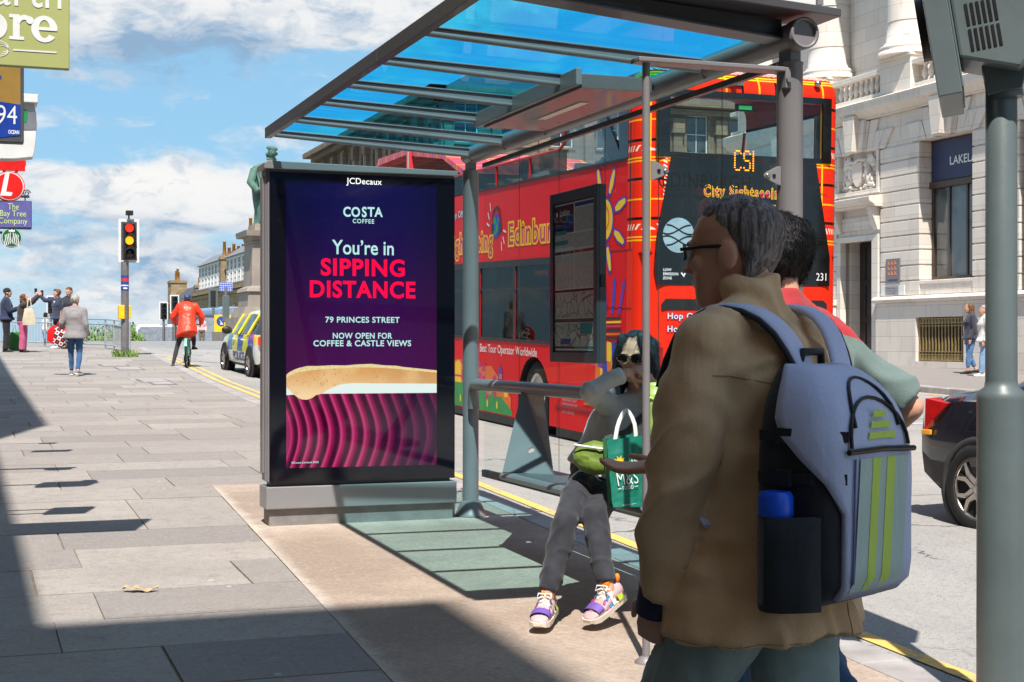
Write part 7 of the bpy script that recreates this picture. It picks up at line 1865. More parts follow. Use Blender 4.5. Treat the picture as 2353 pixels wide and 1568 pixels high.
mb = MB(); cuffd = (Jm['wrL'] - Jm['elL']).normalized(); mb.tube([Jm['wrL'] - cuffd * .02, Jm['wrL'] + cuffd * .045], [.043, .041], 16); mb.build('cuff', cloth('navy_cuff', C_(34, 38, 66)), man)
# his backpack, hanging from both shoulders
M_pack = cloth('lavender_pack_cloth', C_(206, 210, 240), .05, 300, 2.0, .7); M_packb = cloth('black_pack_cloth', C_(26, 27, 34), .2, 300, 2.0, .7)
bp_ = thing('backpack', 'pale lavender and black backpack with lime stripes on the man in the tan jacket', 'backpack', ML, MR)
def rrect(cx, cy, hx, hy, r, z, n=5, tilt=0):
    pts = []
    for (sx, sy, a0) in ((1, 1, 0), (-1, 1, 90), (-1, -1, 180), (1, -1, 270)):
        for k in range(n): a = R(a0 + 90 * k / (n - 1)); pts.append((cx + sx * (hx - r) + r * math.cos(a), cy + sy * (hy - r) + r * math.sin(a), z))
    return pts
YB = -.125; TOP_ = 1.378
def packring(z):
    f = (z - .88) / (TOP_ - .88); k = math.sqrt(max(.0, 1 - (max(0, f - .58) / .425) ** 2.2)); lo_ = min(1, .55 + .45 * math.sqrt(max(0, min(1, f * 9))))
    hx = max(.03, .170 * (.25 + .75 * k) * (.92 + .08 * lo_)); d = max(.025, .098 * (.30 + .70 * k) * lo_)
    return rrect(-.055, YB - d, hx, d, min(.055, hx * .6, d * .8), z)
mb = MB(); zs = [.88, .884, .89, .90, .912, .935, .97, 1.05, 1.13, 1.19, 1.24, 1.28, 1.31, 1.325, 1.34, 1.353, 1.363, 1.371, 1.376]
mb.loft([packring(z) for z in zs]); 
o = mb.build('main_bag', M_packb, bp_)
# the pale outer panel wraps the back and the far half of the sides
mb = MB(); g = []
for z in [.905, .93, .965, 1.01, 1.08, 1.14, 1.19, 1.235, 1.27, 1.295, 1.315, 1.332, 1.346, 1.358, 1.368, 1.375]:
    r = packring(z); 
    ring = [p for p in r if p[1] < YB - .125 + (max(0, z - 1.15) * .9)]
    cx_ = -.055; full = sorted(((p[0], p[1]) for p in r if p[1] < YB - .02 - .0), key=lambda q: math.atan2(q[0] - cx_, -(q[1] - YB)))
    pts = full
    n = 22; L = [0]; 
    for a, b in zip(pts[:-1], pts[1:]): L.append(L[-1] + math.dist(a, b))
    row = []
    lo_f, hi_f = (.30 if z < 1.10 else .30 - min(.24, (z - 1.10) * 1.6)), 1.0
    for k in range(n + 1):
        s_ = L[-1] * (lo_f + (hi_f - lo_f) * k / n); j = max(i for i in range(len(L)) if L[i] <= s_ + 1e-9); j = min(j, len(pts) - 2); f = (s_ - L[j]) / max(1e-6, L[j + 1] - L[j])
        x, y = pts[j][0] + (pts[j + 1][0] - pts[j][0]) * f, pts[j][1] + (pts[j + 1][1] - pts[j][1]) * f
        v = Vector((x + .055, y - (YB - .1))); v = v.normalized(); row.append((x + v.x * .006, y + v.y * .010, z))
    g.append(row)
mb.sheet(g); po = mb.build('outer_panel', M_pack, bp_); sm = po.modifiers.new('solid', 'SOLIDIFY'); sm.thickness = .012; sm.offset = 0
def yback(x, z): # the outer face
    return min(p[1] for p in packring(z)) - .0165
def on_back(mb, pts, m=0, lift=0.0): mb.add([(x, yback(x, z) - lift, z) for x, z in pts], [tuple(range(len(pts)))], m)
M_lime, M_sage = cloth('lime_print', C_(214, 236, 104), .05), cloth('sage_print', C_(196, 214, 204), .05)
mb = MB()
for x0, x1, m, l in ((-.140, .050, 1, .0), (-.093, -.063, 0, .001), (-.037, -.003, 0, .001)):
    g = [[(x, yback(.02, z) - .0015 - l, z) for x in (x0 - (1.16 - z) * .10, x1 - (1.16 - z) * .10)] for z in [.92 + .027 * k for k in range(11)]]; mb.sheet(g[::-1], m)
for k in range(3):
    zb = 1.228 + k * .022; mb.add([(x, yback(.02, 1.25) - .004 + (z - 1.25) * .1, z) for x, z in ((-.10 + k * .012, zb), (.01 - k * .016, zb), (.005 - k * .016, zb + .014), (-.093 + k * .012, zb + .014))], [(0, 1, 2, 3)], 0)
mb.build('stripes', [M_lime, M_sage], bp_)
mb = MB(); mb.tube([(x, yback(x, z) - .004, z) for x, z in ((-.185, 1.205), (-.05, 1.207), (.075, 1.202))], .006, 8)
for zt, hw in ((1.312, .098), (1.352, .075)): mb.tube([(-.055 + hw * math.cos(a) * 1.15, yback(.0, zt - .10 + .10 * math.sin(a)) - .001, zt - .10 + .10 * math.sin(a)) for a in [math.pi * k / 14 for k in range(15)]], .0042, 8)
mb.build('zip', M_black, bp_)
mb = MB(); g = []
for z in [.885, .95, 1.02, 1.075]: g.append([(-.215 - .080 * math.sin(math.pi * k / 6), YB - .02 - .15 * k / 6, z) for k in range(7)])
mb.sheet(g); s2 = mb.build('side_pocket', cloth('black_mesh_pocket', C_(36, 38, 44), .3, 900), bp_); sm = s2.modifiers.new('solid', 'SOLIDIFY'); sm.thickness = .008
for s_ in (-1, 1):
    mb = MB(); pts = [(s_ * .07, -.17, 1.36), (s_ * .095, -.130, 1.455), (s_ * .115, -.06, 1.502), (s_ * .125, .03, 1.508), (s_ * .135, .110, 1.455), (s_ * .14, .148, 1.33), (s_ * .16, .13, 1.16), (s_ * .19, .0, 1.03)]
    w2 = [(.034, .010)] * 6 + [(.016, .006)] * 2; rings = []
    for i, p in enumerate(pts):
        p = Vector(p); t = (Vector(pts[min(i + 1, 7)]) - Vector(pts[max(i - 1, 0)])).normalized(); r = Vector((1, 0, 0)); r = (r - t * r.dot(t)).normalized(); n = t.cross(r)
        rings.append([p + r * w2[i][0] * math.copysign(abs(math.cos(a)) ** .5, math.cos(a)) + n * w2[i][1] * math.sin(a) for a in [2 * math.pi * k / 14 for k in range(14)]])
    mb.loft(rings); st_ = mb.build('strap', M_pack, bp_); sb2 = st_.modifiers.new('sub', 'SUBSURF'); sb2.levels = 2; sb2.render_levels = 2
    mb = MB(); mb.tube([Vector(p) + Vector((s_ * .036, 0, -.004)) for p in pts[:6]], .008, 8); e = mb.build('strap_edge', M_packb, bp_); e.modifiers.new('sub', 'SUBSURF').render_levels = 1
mb = MB(); mb.tube([(-.09, -.16, 1.37), (-.08, -.165, 1.405), (-.01, -.165, 1.405), (.0, -.16, 1.37)], .009, 8); mb.build('grab_loop', M_packb, bp_)
for z in (1.15, 1.235):
    mb = MB(); xl = min(p[0] for p in packring(z)) - .004; mb.loft([[(x, y, z + dz) for dz in (-.011, .011)] + [(x - nx, y - ny, z + dz) for dz in (.011, -.011)] for x, y, nx, ny in ((xl, YB - .03, .003, 0), (xl, YB - .09, .003, 0), (xl + .004, YB - .15, .003, .002), (xl + .05, YB - .205, .002, .004))], smooth=False); mb.box((xl - .008, YB - .11, z - .016), (xl + .002, YB - .075, z + .016)); mb.build('compression_strap', M_packb, bp_)
mb = MB(); g_ = [(xx, yback(xx, z) - .0005, z) for xx, z in ((-.165, .94), (-.163, 1.0), (-.160, 1.1), (-.155, 1.19))]; mb.tube(g_, .0025, 6); mb.build('panel_seam', cloth('pack_seam', C_(120, 126, 168)), bp_)
bo = thing('water_bottle', 'water bottle with blue cap in the side pocket of the backpack', 'bottle', ML, MR)
mb = MB(); mb.lathe([(.03, .86), (.034, .87), (.034, 1.04), (.026, 1.065), (.02, 1.07)], (-.257, YB - .09, .03), 18); mb.build('bottle', mat('bottle_smoke', C_(70, 80, 96), .2), bo)
mb = MB(); mb.lathe([(.034, 1.045), (.036, 1.05), (.036, 1.085), (.03, 1.095)], (-.257, YB - .09, .03), 18); mb.build('cap', mat('blue_cap', C_(20, 90, 230), .3), bo)

# ---------------------------------------------------------------- the younger man beside him
M2L = Vector((2.235, 3.79, prof(3.79)))
def two_tone():
    m = cloth('teal_grey_top', C_(100, 118, 114), .12, 380, 2.6); nt = m.node_tree; p = nt.nodes['Principled BSDF']; src = p.inputs['Base Color'].links[0].from_socket
    x, y, z = tco(nt).xyz(); band = None
    link(nt, mixc(nt, (z + x.m('ABSOLUTE') * .35).gt(1.485) * (z + x.m('ABSOLUTE') * .35).lt(1.575), Sk(nt, src), C_(164, 40, 46)), p.inputs['Base Color']); return m
m2_, _a, _b, _c = figure('person', 'dark-haired man in grey-green top with red shoulders and blue jeans behind the tan jacket', M2L, MR, 1.79, 1.04,
    P={'elR': (.34, -.22, 1.21), 'wrR': (.30, -.02, 1.03), 'elL': (-.28, .02, 1.14), 'wrL': (-.26, .14, .90), 'knL': (-.10, .12, .50), 'anL': (-.10, .20, .085), 'knR': (.10, -.02, .49), 'anR': (.10, -.26, .12), 'ftR': (.1, 1, -.4)},
    top=dict(mat=two_tone(), infl=.03, hem=-.10, skirt=-.16, sleeveR=.50, sleeveL=.5, arm=1.02, vox=.011, fold=.016, ff=6, name='top'), bottom=dict(mat=cloth('blue_jeans', C_(40, 74, 112), .18, 600, 3), infl=.022, flare=1.15, vox=.011, fold=.012), shoe=[mat('white_trainer', C_(210, 208, 204), .5), M_white], hair=dict(style='short', mat=HM_black, vox=.007), vox=.008)
strands(kid(m2_, 'hair'), 7000, .022, .0008, lambda c: Vector((0, -.5, -.9)), .5, 3, .4)

# ---------------------------------------------------------------- woman perched on the bench
WL = Vector((2.85, 6.75, prof(6.75)))
def wj(u, v, t): return at(u, v, t) - WL
M_knit = cloth('grey_knit', C_(204, 201, 198), .08, 500, 2.2, .9, .4)
PW = {'hipR': wj(1352, 1082, 7.48), 'hipL': wj(1412, 1090, 7.62), 'knR': wj(1300, 1196, 7.08), 'knL': wj(1366, 1190, 7.12), 'anR': wj(1256, 1378, 6.98), 'anL': wj(1397, 1356, 7.00),
      'shR': wj(1408, 938, 7.44), 'shL': wj(1512, 930, 7.62), 'elR': wj(1354, 900, 7.24), 'wrR': wj(1438, 857, 7.26), 'elL': wj(1536, 985, 7.38), 'wrL': wj(1500, 880, 7.30), 'head': wj(1462, 822, 7.47)}
fr_ = (at(1232, 1448, 6.80) - at(1256, 1420, 7.0)).normalized(); fl_ = (at(1345, 1438, 6.86) - at(1418, 1392, 7.04)).normalized()
PW['ftR'] = Vector((fr_.x, fr_.y, -.10)); PW['ftL'] = Vector((fl_.x, fl_.y, -.35)); PW['fuL'] = (fl_ * .4 + Vector((0, 0, 1)))
camdir = (Vector((0, 0, 1.5)) - at(1462, 822, 7.47)); camdir.z = 0; camdir.normalize()
def woman_extra(root, W, B, J):
    mb = MB()
    for q in (-1, 1):
        g = [[W(q * (.010 + .062 * i / 8), .112 - .026 * (i / 8) ** 2, .122 + .023 * j * (1 - .5 * (abs(i - 3.6) / 4.4) ** 2)) for i in range(9)] for j in (-1, -.4, .4, 1)]; mb.sheet(g)
        mb.tube([W(q * .074, .086, .130), W(q * .080, .0, .128)], .005, 8)
    mb.tube([W(-.012, .114, .130), W(.012, .114, .130)], .004, 6)
    so2 = mb.build('sunglasses', mat('dark_lens_plastic', C_(14, 10, 12), .12, coat=.6), root); so2.modifiers.new('s', 'SOLIDIFY').thickness = .003
    # green belt bag worn across the front
    c = at(1368, 1050, 7.22) - WL; Bb = basis(camdir)
    mb = MB(); mb.ell(c, (.115, .055, .075), 20, 12, rot=Bb @ Matrix.Rotation(R(6), 3, 'Y')); mb.ell(c + Vector((0, 0, -.03)), (.10, .06, .06), 18, 12, rot=Bb)
    bb = remesh(mb, 'belt_bag', cloth('olive_green_nylon', C_(104, 128, 44), .2, 300, 4, .5), root, .007, 3, .006, 14)
    mb = MB(); mb.tube([c + Bb @ Vector((-.11, .035, .035)), c + Bb @ Vector((-.02, .062, .045)), c + Bb @ Vector((.10, .04, .06))], .0055, 8); mb.build('bag_zip', M_wh, bb)
    mb = MB(); mb.tube([J['shL'] + Vector((0, 0, .02)) + camdir * .10, (J['shL'] + c) / 2 + camdir * .15, c + Vector((0.05, 0, .08)) + camdir * .0], .018, 8); mb.build('bag_strap', cloth('dark_webbing', C_(60, 62, 66)), root)
wom, Ww, Bw, Jw = figure('person', 'woman in grey sweater and sunglasses perched on the bench eating', WL, 0, 1.64, .98, P=PW, skin=M_skin, fem=True, leg=.86,
    top=dict(mat=M_knit, infl=.034, ainfl=.006, hem=-.02, skirt=.0, collar=.10, arm=1.0, vox=.010, fold=.012, ff=7, name='sweater', sleeveR=.97, sleeveL=.9), bottom=dict(mat=cloth('charcoal_jeans', C_(44, 46, 54), .35, 520, 3), infl=.010, flare=1.14, len=.90, vox=.009, fold=.012, rise=.2, name='jeans'),
    hair=None, vox=.0055, headf=(camdir * .93 + Vector((-.35, .05, -.10))).normalized(), hs=1.0, hands={'R': dict(d=(.62, .32, -.10), palm=(.1, .6, -.4), curl=.7), 'L': dict(d=(-.5, .1, .55), palm=(-.4, .6, 0), curl=.7)}, extra=woman_extra)
# her hair, parted, hanging to the collar
mb = MB(); E_ = lambda x, y, z, r: mb.ell(Ww(x, y, z), r, 16, 10, rot=Bw)
E_(0, -.026, .160, (.090, .094, .094)); E_(0, -.06, .09, (.085, .055, .10)); E_(0, -.05, .0, (.088, .05, .07))
for q in (-1, 1):
    for k in range(9): f = k / 8; E_(q * (.048 + .042 * math.sin(f * 1.9)), .062 - .045 * f, .215 - .225 * f, (.020 + .008 * f, .030 + .008 * f, .034))
    for k in range(7): f = k / 6; E_(q * (.086 + .006 * f), -.03, .17 - .19 * f, (.018, .05, .04))
hw_ = remesh(mb, 'hair', HM_teal_lit, wom, .006, 2, .005, 30, .25)
strands(hw_, 9000, .07, .0007, lambda c: Vector((0, 0, -1)), .06, 5, .08)
# bright trainers
M_so, M_mesh = mat('trainer_sole', C_(226, 214, 198), .6), mat('trainer_pink', C_(206, 170, 172), .7, bump=.3, bs=300)
TM = [M_mesh, M_so, mat('trainer_purple', C_(110, 84, 168), .6), mat('trainer_blue', C_(64, 150, 196), .6), mat('trainer_magenta', C_(224, 90, 176), .6), mat('trainer_orange', C_(244, 130, 30), .6), mat('trainer_lime', C_(190, 206, 70), .6), mat('trainer_white', C_(232, 228, 222), .6)]
for q in 'RL':
    an = Jw['an' + q]; fd = Vector(PW['ft' + q]).normalized(); u_ = Vector(PW.get('fu' + q, (0, 0, 1))); u_ = (u_ - fd * u_.dot(fd)).normalized(); r_ = fd.cross(u_)
    base = an - u_ * .088; h0, t0 = base - fd * .075, base + fd * .185; mb = MB(); shoe_mesh(mb, h0, t0, 1.02, u_, 0, 1, .105)
    L = .26; pt = lambda f, s_, z: h0 + fd * L * f + r_ * s_ + u_ * z
    mb.loft([[pt(.70, .049 * math.cos(a), .014 + .066 * (.5 + .5 * math.sin(a))) for a in [math.pi * k / 12 for k in range(13)]], [pt(.86, .047 * math.cos(a), .016 + .052 * (.5 + .5 * math.sin(a))) for a in [math.pi * k / 12 for k in range(13)]], ], 2, cap=False)
    for f0, f1, m, z0, z1 in ((.42, .52, 3, .03, .085), (.52, .62, 4, .03, .078), (.30, .42, 7, .03, .095), (.08, .24, 6, .03, .08)):
        for s_ in (-1, 1): mb.add([pt(f0, s_ * .0425, z0), pt(f1, s_ * .0465, z0), pt(f1 + .03, s_ * .034, z1), pt(f0 + .03, s_ * .030, z1)], [(0, 1, 2, 3) if s_ > 0 else (3, 2, 1, 0)], m)
    for s_ in (-1, 1): mb.ell(pt(.02, s_ * .012, .118), (.014, .012, .022), 8, 6, m=5)
    for k in range(5): f = .34 + .075 * k; mb.tube([pt(f, -.026, .098 - .012 * k), pt(f + .03, 0, .112 - .014 * k), pt(f, .026, .098 - .012 * k)], .005, 6, m=7); mb.tube([pt(f, -.026, .098 - .012 * k), pt(f + .055, .02, .104 - .014 * k)], .0045, 6, m=7)
    for s_ in (-1, 1): mb.tube([pt(.36, 0, .118), pt(.42, s_ * .03, .125), pt(.48, s_ * .035, .105), pt(.40, s_ * .01, .11)], .004, 6, m=7)
    mb.tube([pt(.30, -.02, .12), pt(.30, .02, .12)], .016, 8, m=5)
    mb.build('shoe', TM, wom)
# paper carrier bag hanging from her arm
c = [at(1394, 1012, 7.02), at(1478, 1000, 7.08), at(1484, 1165, 7.04), at(1408, 1166, 6.98)]
sbag = thing('shopping_bag', 'green paper food shopping bag with white handles on the woman\'s lap', 'shopping bag', (c[0] + c[2]) / 2)
depth = Vector((.03, .12, .0)); mb = MB(); side = Vector((.07, .02, 0))
fr4 = [p - sbag.location for p in c]; bk4 = [p + Vector((.035, .13, 0)) for p in fr4]
NX, NZ = 10, 14; rn = random.Random(9)
def bil(q, a, b): return (q[0] * (1 - a) + q[1] * a) * (1 - b) + (q[3] * (1 - a) + q[2] * a) * b
g = [[bil(fr4, i / NX, j / NZ) + Vector((.6, -.8, 0)) * (.007 * noise.noise(Vector((i * .5, j * .45, 1))) + .010 * math.sin(math.pi * i / NX)) for i in range(NX + 1)] for j in range(NZ + 1)]
mb.sheet(g[::-1], 0, False); g2 = [[bil(bk4, i / NX, j / NZ) for i in range(NX + 1)] for j in range(NZ + 1)]; mb.sheet(g2, 0, False)
for a in (0, NX):
    cl_ = [[g[j][a] * (1 - f) + g2[j][a] * f + Vector((-.018 if a else .018, 0, 0)) * math.sin(math.pi * f) for f in (0, .25, .5, .75, 1)] for j in range(NZ + 1)]; mb.sheet(cl_ if a == 0 else cl_[::-1], 1, False)
mb.poly([g[NZ][0], g[NZ][NX], g2[NZ][NX], g2[NZ][0]])
def bagm(n_, c): return mat(n_, c, .55, var=.08, vs=8, bump=.15, bs=12)
mb.build('bag', [bagm('bag_green', C_(0, 112, 92)), bagm('bag_light_green', C_(70, 150, 104))], sbag)
ex = (fr4[1] - fr4[0]).normalized(); ey = (fr4[0] - fr4[3]); ey = (ey - ex * ey.dot(ex)).normalized(); nz = ex.cross(ey)
def bm(a, b): return frame_m(bil(fr4, a, b) + nz * .017, ex, ey)
mb = MB(); fit(mb, 'M&S', bm(.46, .585), .105, .062, 0, bold=-.01, spacing=1.05); fit(mb, 'FOOD', bm(.46, .72), .055, .018, 0, spacing=1.2)
for s_ in (-1, 1): mb.box((s_ * .034, -.0015, 0), (s_ * .052, .0015, .0005), 0, bm(.46, .72))
fit(mb, 'WE', bm(.66, .36), .045, .022, 0); fit(mb, 'Thank you', bm(.46, .965), .07, .006, 0)
Ms = bm(.28, .35); mb.add([(.020 * math.cos(2 * math.pi * k / 18), .020 * math.sin(2 * math.pi * k / 18), 0) for k in range(18)], [tuple(range(18))], 1, False, Ms)
for k in range(10): a = 2 * math.pi * k / 10; mb.add([(.019 * math.cos(a - .25), .019 * math.sin(a - .25), 0), (.034 * math.cos(a), .034 * math.sin(a), 0), (.019 * math.cos(a + .25), .019 * math.sin(a + .25), 0)], [(0, 1, 2)], 1, False, Ms)
mb.build('lettering', [M_wh, mat('sun_yellow', C_(250, 190, 30), .5)], sbag)
mb = MB(); hp0, hp1 = bil(fr4, .22, 0), bil(fr4, .80, 0)
pts = [hp0 - Vector((0, 0, .03)), hp0 + Vector((.01, 0, .06)), hp0 + Vector((.05, .02, .12)), (hp0 + hp1) / 2 + Vector((.02, .03, .135)), hp1 + Vector((-.03, .02, .12)), hp1 + Vector((0, 0, .06)), hp1 - Vector((0, 0, .03))]
rings = []
for i, p in enumerate(pts):
    t = (pts[min(i + 1, 6)] - pts[max(i - 1, 0)]).normalized(); n = nz.cross(t).normalized(); rings.append([p + n * .012 + nz * .003, p - n * .012 + nz * .003, p - n * .012 - nz * .003, p + n * .012 - nz * .003])
mb.loft(rings, smooth=True); hb = mb.build('handle', mat('white_handle', C_(232, 230, 226), .6), sbag); hb.modifiers.new('b', 'SUBSURF').render_levels = 1
# her green insulated bottle
tb = at(1504, 1008, 7.05); bt2 = thing('insulated_bottle', 'pale green insulated bottle standing beside the woman behind the thin post', 'bottle', tb)
mb = MB(); mb.lathe([(.028, 0), (.036, .01), (.038, .03), (.040, .13), (.046, .15), (.047, .19), (.043, .205), (.043, .215), (.036, .22), (.034, .25), (.030, .262), (.012, .266)], seg=28); mb.build('bottle', mat('lime_enamel', C_(176, 204, 110), .35, var=.04, coat=.3), bt2)
mb = MB(); mb.tube([(-.046, -.01, .155), (-.062, -.02, .18), (-.05, -.03, .20), (.0, -.05, .175), (.046, -.02, .165)], .006, 8); mb.build('carry_loop', mat('lime_enamel', C_(176, 204, 110)), bt2)

# ---------------------------------------------------------------- people up the pavement
def gp_(u, v, z=0): 
    lo, hi = 1., 54.
    a = (u - CXP) / FPX
    for _ in range(60):
        t = (lo + hi) / 2; p = at(u, v, t)
        if p.z > prof(p.y) + z: lo = t
        else: hi = t
    p = at(u, v, lo); return Vector((p.x, p.y, prof(p.y) + z))
YAWC = -YAW
def face(deg): return YAWC + R(deg)          # 0 walks away from us, 90 to our left, -90 to our right, 180 towards us
WALK = {'knL': (-.09, .06, .46), 'anL': (-.09, .10, .08), 'knR': (.09, .02, .46), 'anR': (.09, -.14, .10)}
M_dkshoe = [mat('dark_shoe', C_(48, 44, 44), .6), M_rub]; M_whshoe = [mat('white_trainer', C_(210, 208, 204), .5), M_white]
bl = cloth('grey_check_blazer', C_(140, 136, 138), .12, 120, 3)
figure('person', 'woman with silver hair, grey blazer and blue jeans walking up the pavement', gp_(172, 864), face(4), 1.66, 1.0, P=dict(WALK, elL=(-.25, -.02, 1.08), wrL=(-.30, .08, .92)), fem=True, top=dict(mat=bl, infl=.024, hem=-.12, skirt=-.20, name='blazer', arm=1.12, collar=.03, fold=.006), bottom=dict(mat=cloth('blue_jeans2', C_(48, 92, 140), .2, 500), infl=.004, flare=.95, len=.92), shoe=[mat('grey_trainer', C_(120, 116, 116), .6), M_white], hair=dict(style='short', mat=HM_white, fold=.012))
g1 = gp_(172, 864); hb_ = thing('tote_bag', 'red tote bag with black and white checks on the arm of the grey blazer woman', 'bag', g1 + Vector((-.30, .10, .82)), face(4))
def check_m():
    m, nt, p = newmat('checked_cloth'); x, y, z = tco(nt).xyz(); q = 12.0
    ck = ((x * q).m('FLOOR') + (z * q).m('FLOOR')) * .5; odd = ck.m('FRACT').gt(.25)
    ins = ((x * q).m('FRACT') - .5).m('ABSOLUTE').lt(.22) * ((z * q).m('FRACT') - .5).m('ABSOLUTE').lt(.22)
    c = mixc(nt, odd, C_(34, 24, 30), C_(230, 222, 222)); c = mixc(nt, ins, c, C_(190, 30, 44)); left = (x + z * .35).lt(-.09); link(nt, mixc(nt, left, c, C_(224, 26, 32)), p.inputs['Base Color']); return m
mb = MB(); mb.loft([[(-.20, -.08, .14), (.20, -.08, .14), (.20, .08, .14), (-.20, .08, .14)], [(-.24, -.10, -.02), (.22, -.10, -.02), (.22, .10, -.02), (-.24, .10, -.02)], [(-.16, -.07, -.20), (.16, -.07, -.20), (.16, .07, -.20), (-.16, .07, -.20)]]); o = mb.build('bag', check_m(), hb_, bevel=.03); o.rotation_euler = (0, R(28), 0)
mb = MB(); mb.tube([(-.1, 0, .12), (.0, 0, .28), (.06, 0, .30), (.14, 0, .05)], .012, 6); mb.build('handle', mat('red_handle', C_(200, 30, 36)), hb_)
def phone(label, pos): t = thing('phone', label, 'phone', pos); mb = MB(); mb.box((-.038, -.006, -.075), (.038, .006, .075)); mb.build('case', M_black, t, bevel=.006); return t
# man in a cap
pc1 = gp_(14, 809)
def cap_extra(root, W, B, J):
    mb = MB(); mb.ell(W(0, -.012, .165), (.094, .110, .088), 18, 10, rot=B); mb.loft([[W(x, .07, .165) for x in (-.06, -.02, .02, .06)], [W(x, .15, .15) for x in (-.05, -.02, .02, .05)], [W(x, .15, .145) for x in (-.05, -.02, .02, .05)][::1]]); mb.build('cap', cloth('black_cap', C_(28, 28, 34)), root, fixn=True)
figure('person', 'man in black cap and navy hoodie looking to the right at the left edge', pc1, face(-72), 1.76, 1.05, P={'elR': (.24, .10, 1.12), 'wrR': (.12, .34, 1.20), 'elL': (-.22, .12, 1.12), 'wrL': (-.08, .32, 1.18)}, top=dict(mat=cloth('navy_hoodie', C_(36, 48, 78)), infl=.03, hem=-.08, skirt=-.06, collar=.05, arm=1.15, name='hoodie'), bottom=dict(mat=cloth('black_trousers', C_(30, 30, 36)), infl=.022, flare=1.2), shoe=M_dkshoe, hair=dict(style='thin', mat=HM_brown), extra=cap_extra)
# woman in pink trousers with her arms up
pw1 = gp_(53, 810)
figure('person', 'woman with curly brown hair and pink trousers raising both arms to take a photo', pw1, face(-80), 1.60, 1.12, P={'elR': (.20, .22, 1.36), 'wrR': (.08, .42, 1.56), 'elL': (-.18, .24, 1.38), 'wrL': (-.02, .43, 1.57)}, fem=True, belly=.035, top=dict(mat=cloth('dark_brown_sweater', C_(62, 50, 54)), infl=.024, hem=-.02, arm=1.12, name='sweater'), bottom=dict(mat=cloth('pink_trousers', C_(188, 84, 124)), infl=.03, flare=1.25), shoe=M_dkshoe, hair=dict(style='curly', mat=HM_brown, fold=.015), nod=-.12)
f_ = Matrix.Rotation(face(-80), 3, 'Z'); phone('phone held up by the woman in pink trousers', pw1 + f_ @ Vector((.02, .50, 1.62)))
ct = thing('tote_bag', 'cream cloth tote bag hanging from the pink-trousered woman', 'bag', pw1 + f_ @ Vector((.25, .20, .78)))
mb = MB(); mb.loft([[(-.12, -.05, .42), (.10, -.05, .42), (.10, .05, .42), (-.12, .05, .42)], [(-.18, -.07, .1), (.17, -.07, .1), (.17, .07, .1), (-.18, .07, .1)], [(-.17, -.05, -.04), (.18, -.05, -.04), (.18, .05, -.04), (-.17, .05, -.04)]]); mb.build('bag', cloth('cream_canvas', C_(206, 194, 170)), ct, bevel=.03); mb = MB(); mb.tube([(-.06, 0, .40), (-.03, 0, .70), (.02, 0, .72), (.06, 0, .40)], .012, 6); mb.build('handle', cloth('cream_canvas', C_(206, 194, 170)), ct)
gb = thing('carrier_bag', 'green plastic carrier bag between the cap man and the pink-trousered woman', 'bag', at(35, 805, 41.6) + Vector((0, 0, .0))); mb = MB(); mb.loft([[(-.13, -.06, .50), (.12, -.06, .50), (.12, .06, .50), (-.13, .06, .50)], [(-.2, -.09, .2), (.2, -.09, .2), (.2, .09, .2), (-.2, .09, .2)], [(-.17, -.07, .0), (.17, -.07, .0), (.17, .07, .0), (-.17, .07, .0)]]); mb.build('bag', cloth('green_plastic', C_(46, 112, 40), .2, 200, 5, .4), gb, bevel=.03); mb = MB(); mb.tube([(-.08, 0, .48), (-.02, 0, .70), (.05, 0, .48)], .01, 6); mb.build('handle', M_leaf, gb)
# selfie taker
ps = gp_(134, 801)
def open_jacket(root, W, B, J):
    mb = MB(); c = (J['shL'] + J['shR']) / 2
    mb.loft([[Vector((x, .150 + dy, z)) for x, dy in ((-w_, -.03), (0, .0), (w_, -.03))] for z, w_ in ((1.38, .05), (1.2, .085), (1.0, .10), (.88, .11))], cap=False); mb.build('shirt', cloth('white_tee', C_(214, 212, 210)), root)
figure('person', 'young man in navy jacket and white shirt taking a selfie with arm out', ps, face(140), 1.74, 1.0, P={'elR': (.42, .18, 1.40), 'wrR': (.56, .30, 1.60), 'elL': (-.25, -.02, 1.10), 'anL': (-.13, .06, .08), 'knL': (-.12, .04, .46)}, look=R(-48), top=dict(mat=cloth('navy_jacket', C_(44, 52, 74)), infl=.024, hem=-.12, skirt=-.10, arm=1.1, name='jacket'), bottom=dict(mat=cloth('dark_jeans', C_(34, 40, 62)), infl=.012), shoe=M_whshoe, hair=dict(style='mop', mat=HM_brown), extra=open_jacket)
phone('phone held out by the selfie taker', ps + Matrix.Rotation(face(140), 3, 'Z') @ Vector((.60, .36, 1.68)))
pd = gp_(160, 802)
figure('person', 'man in dark polo shirt looking down beside the selfie taker', pd, face(168), 1.80, 1.04, P={'elL': (-.26, .08, 1.12), 'wrL': (-.10, .26, 1.06)}, nod=.35, top=dict(mat=cloth('dark_polo', C_(42, 44, 54)), infl=.022, hem=-.08, sleeve=.5, name='shirt'), bottom=dict(mat=cloth('khaki_trousers', C_(110, 100, 86)), infl=.016), shoe=[mat('brown_shoe', C_(96, 66, 50), .6), M_rub], hair=dict(style='short', mat=HM_brown))
pk = thing('shoulder_bag', 'black shoulder bag of the man in the dark polo', 'bag', pd + Vector((.05, -.28, .80))); mb = MB(); mb.ell((0, 0, .06), (.20, .10, .16), 18, 12); o = remesh(mb, 'bag', cloth('black_bag', C_(34, 34, 38)), pk, .02, 3, .015)
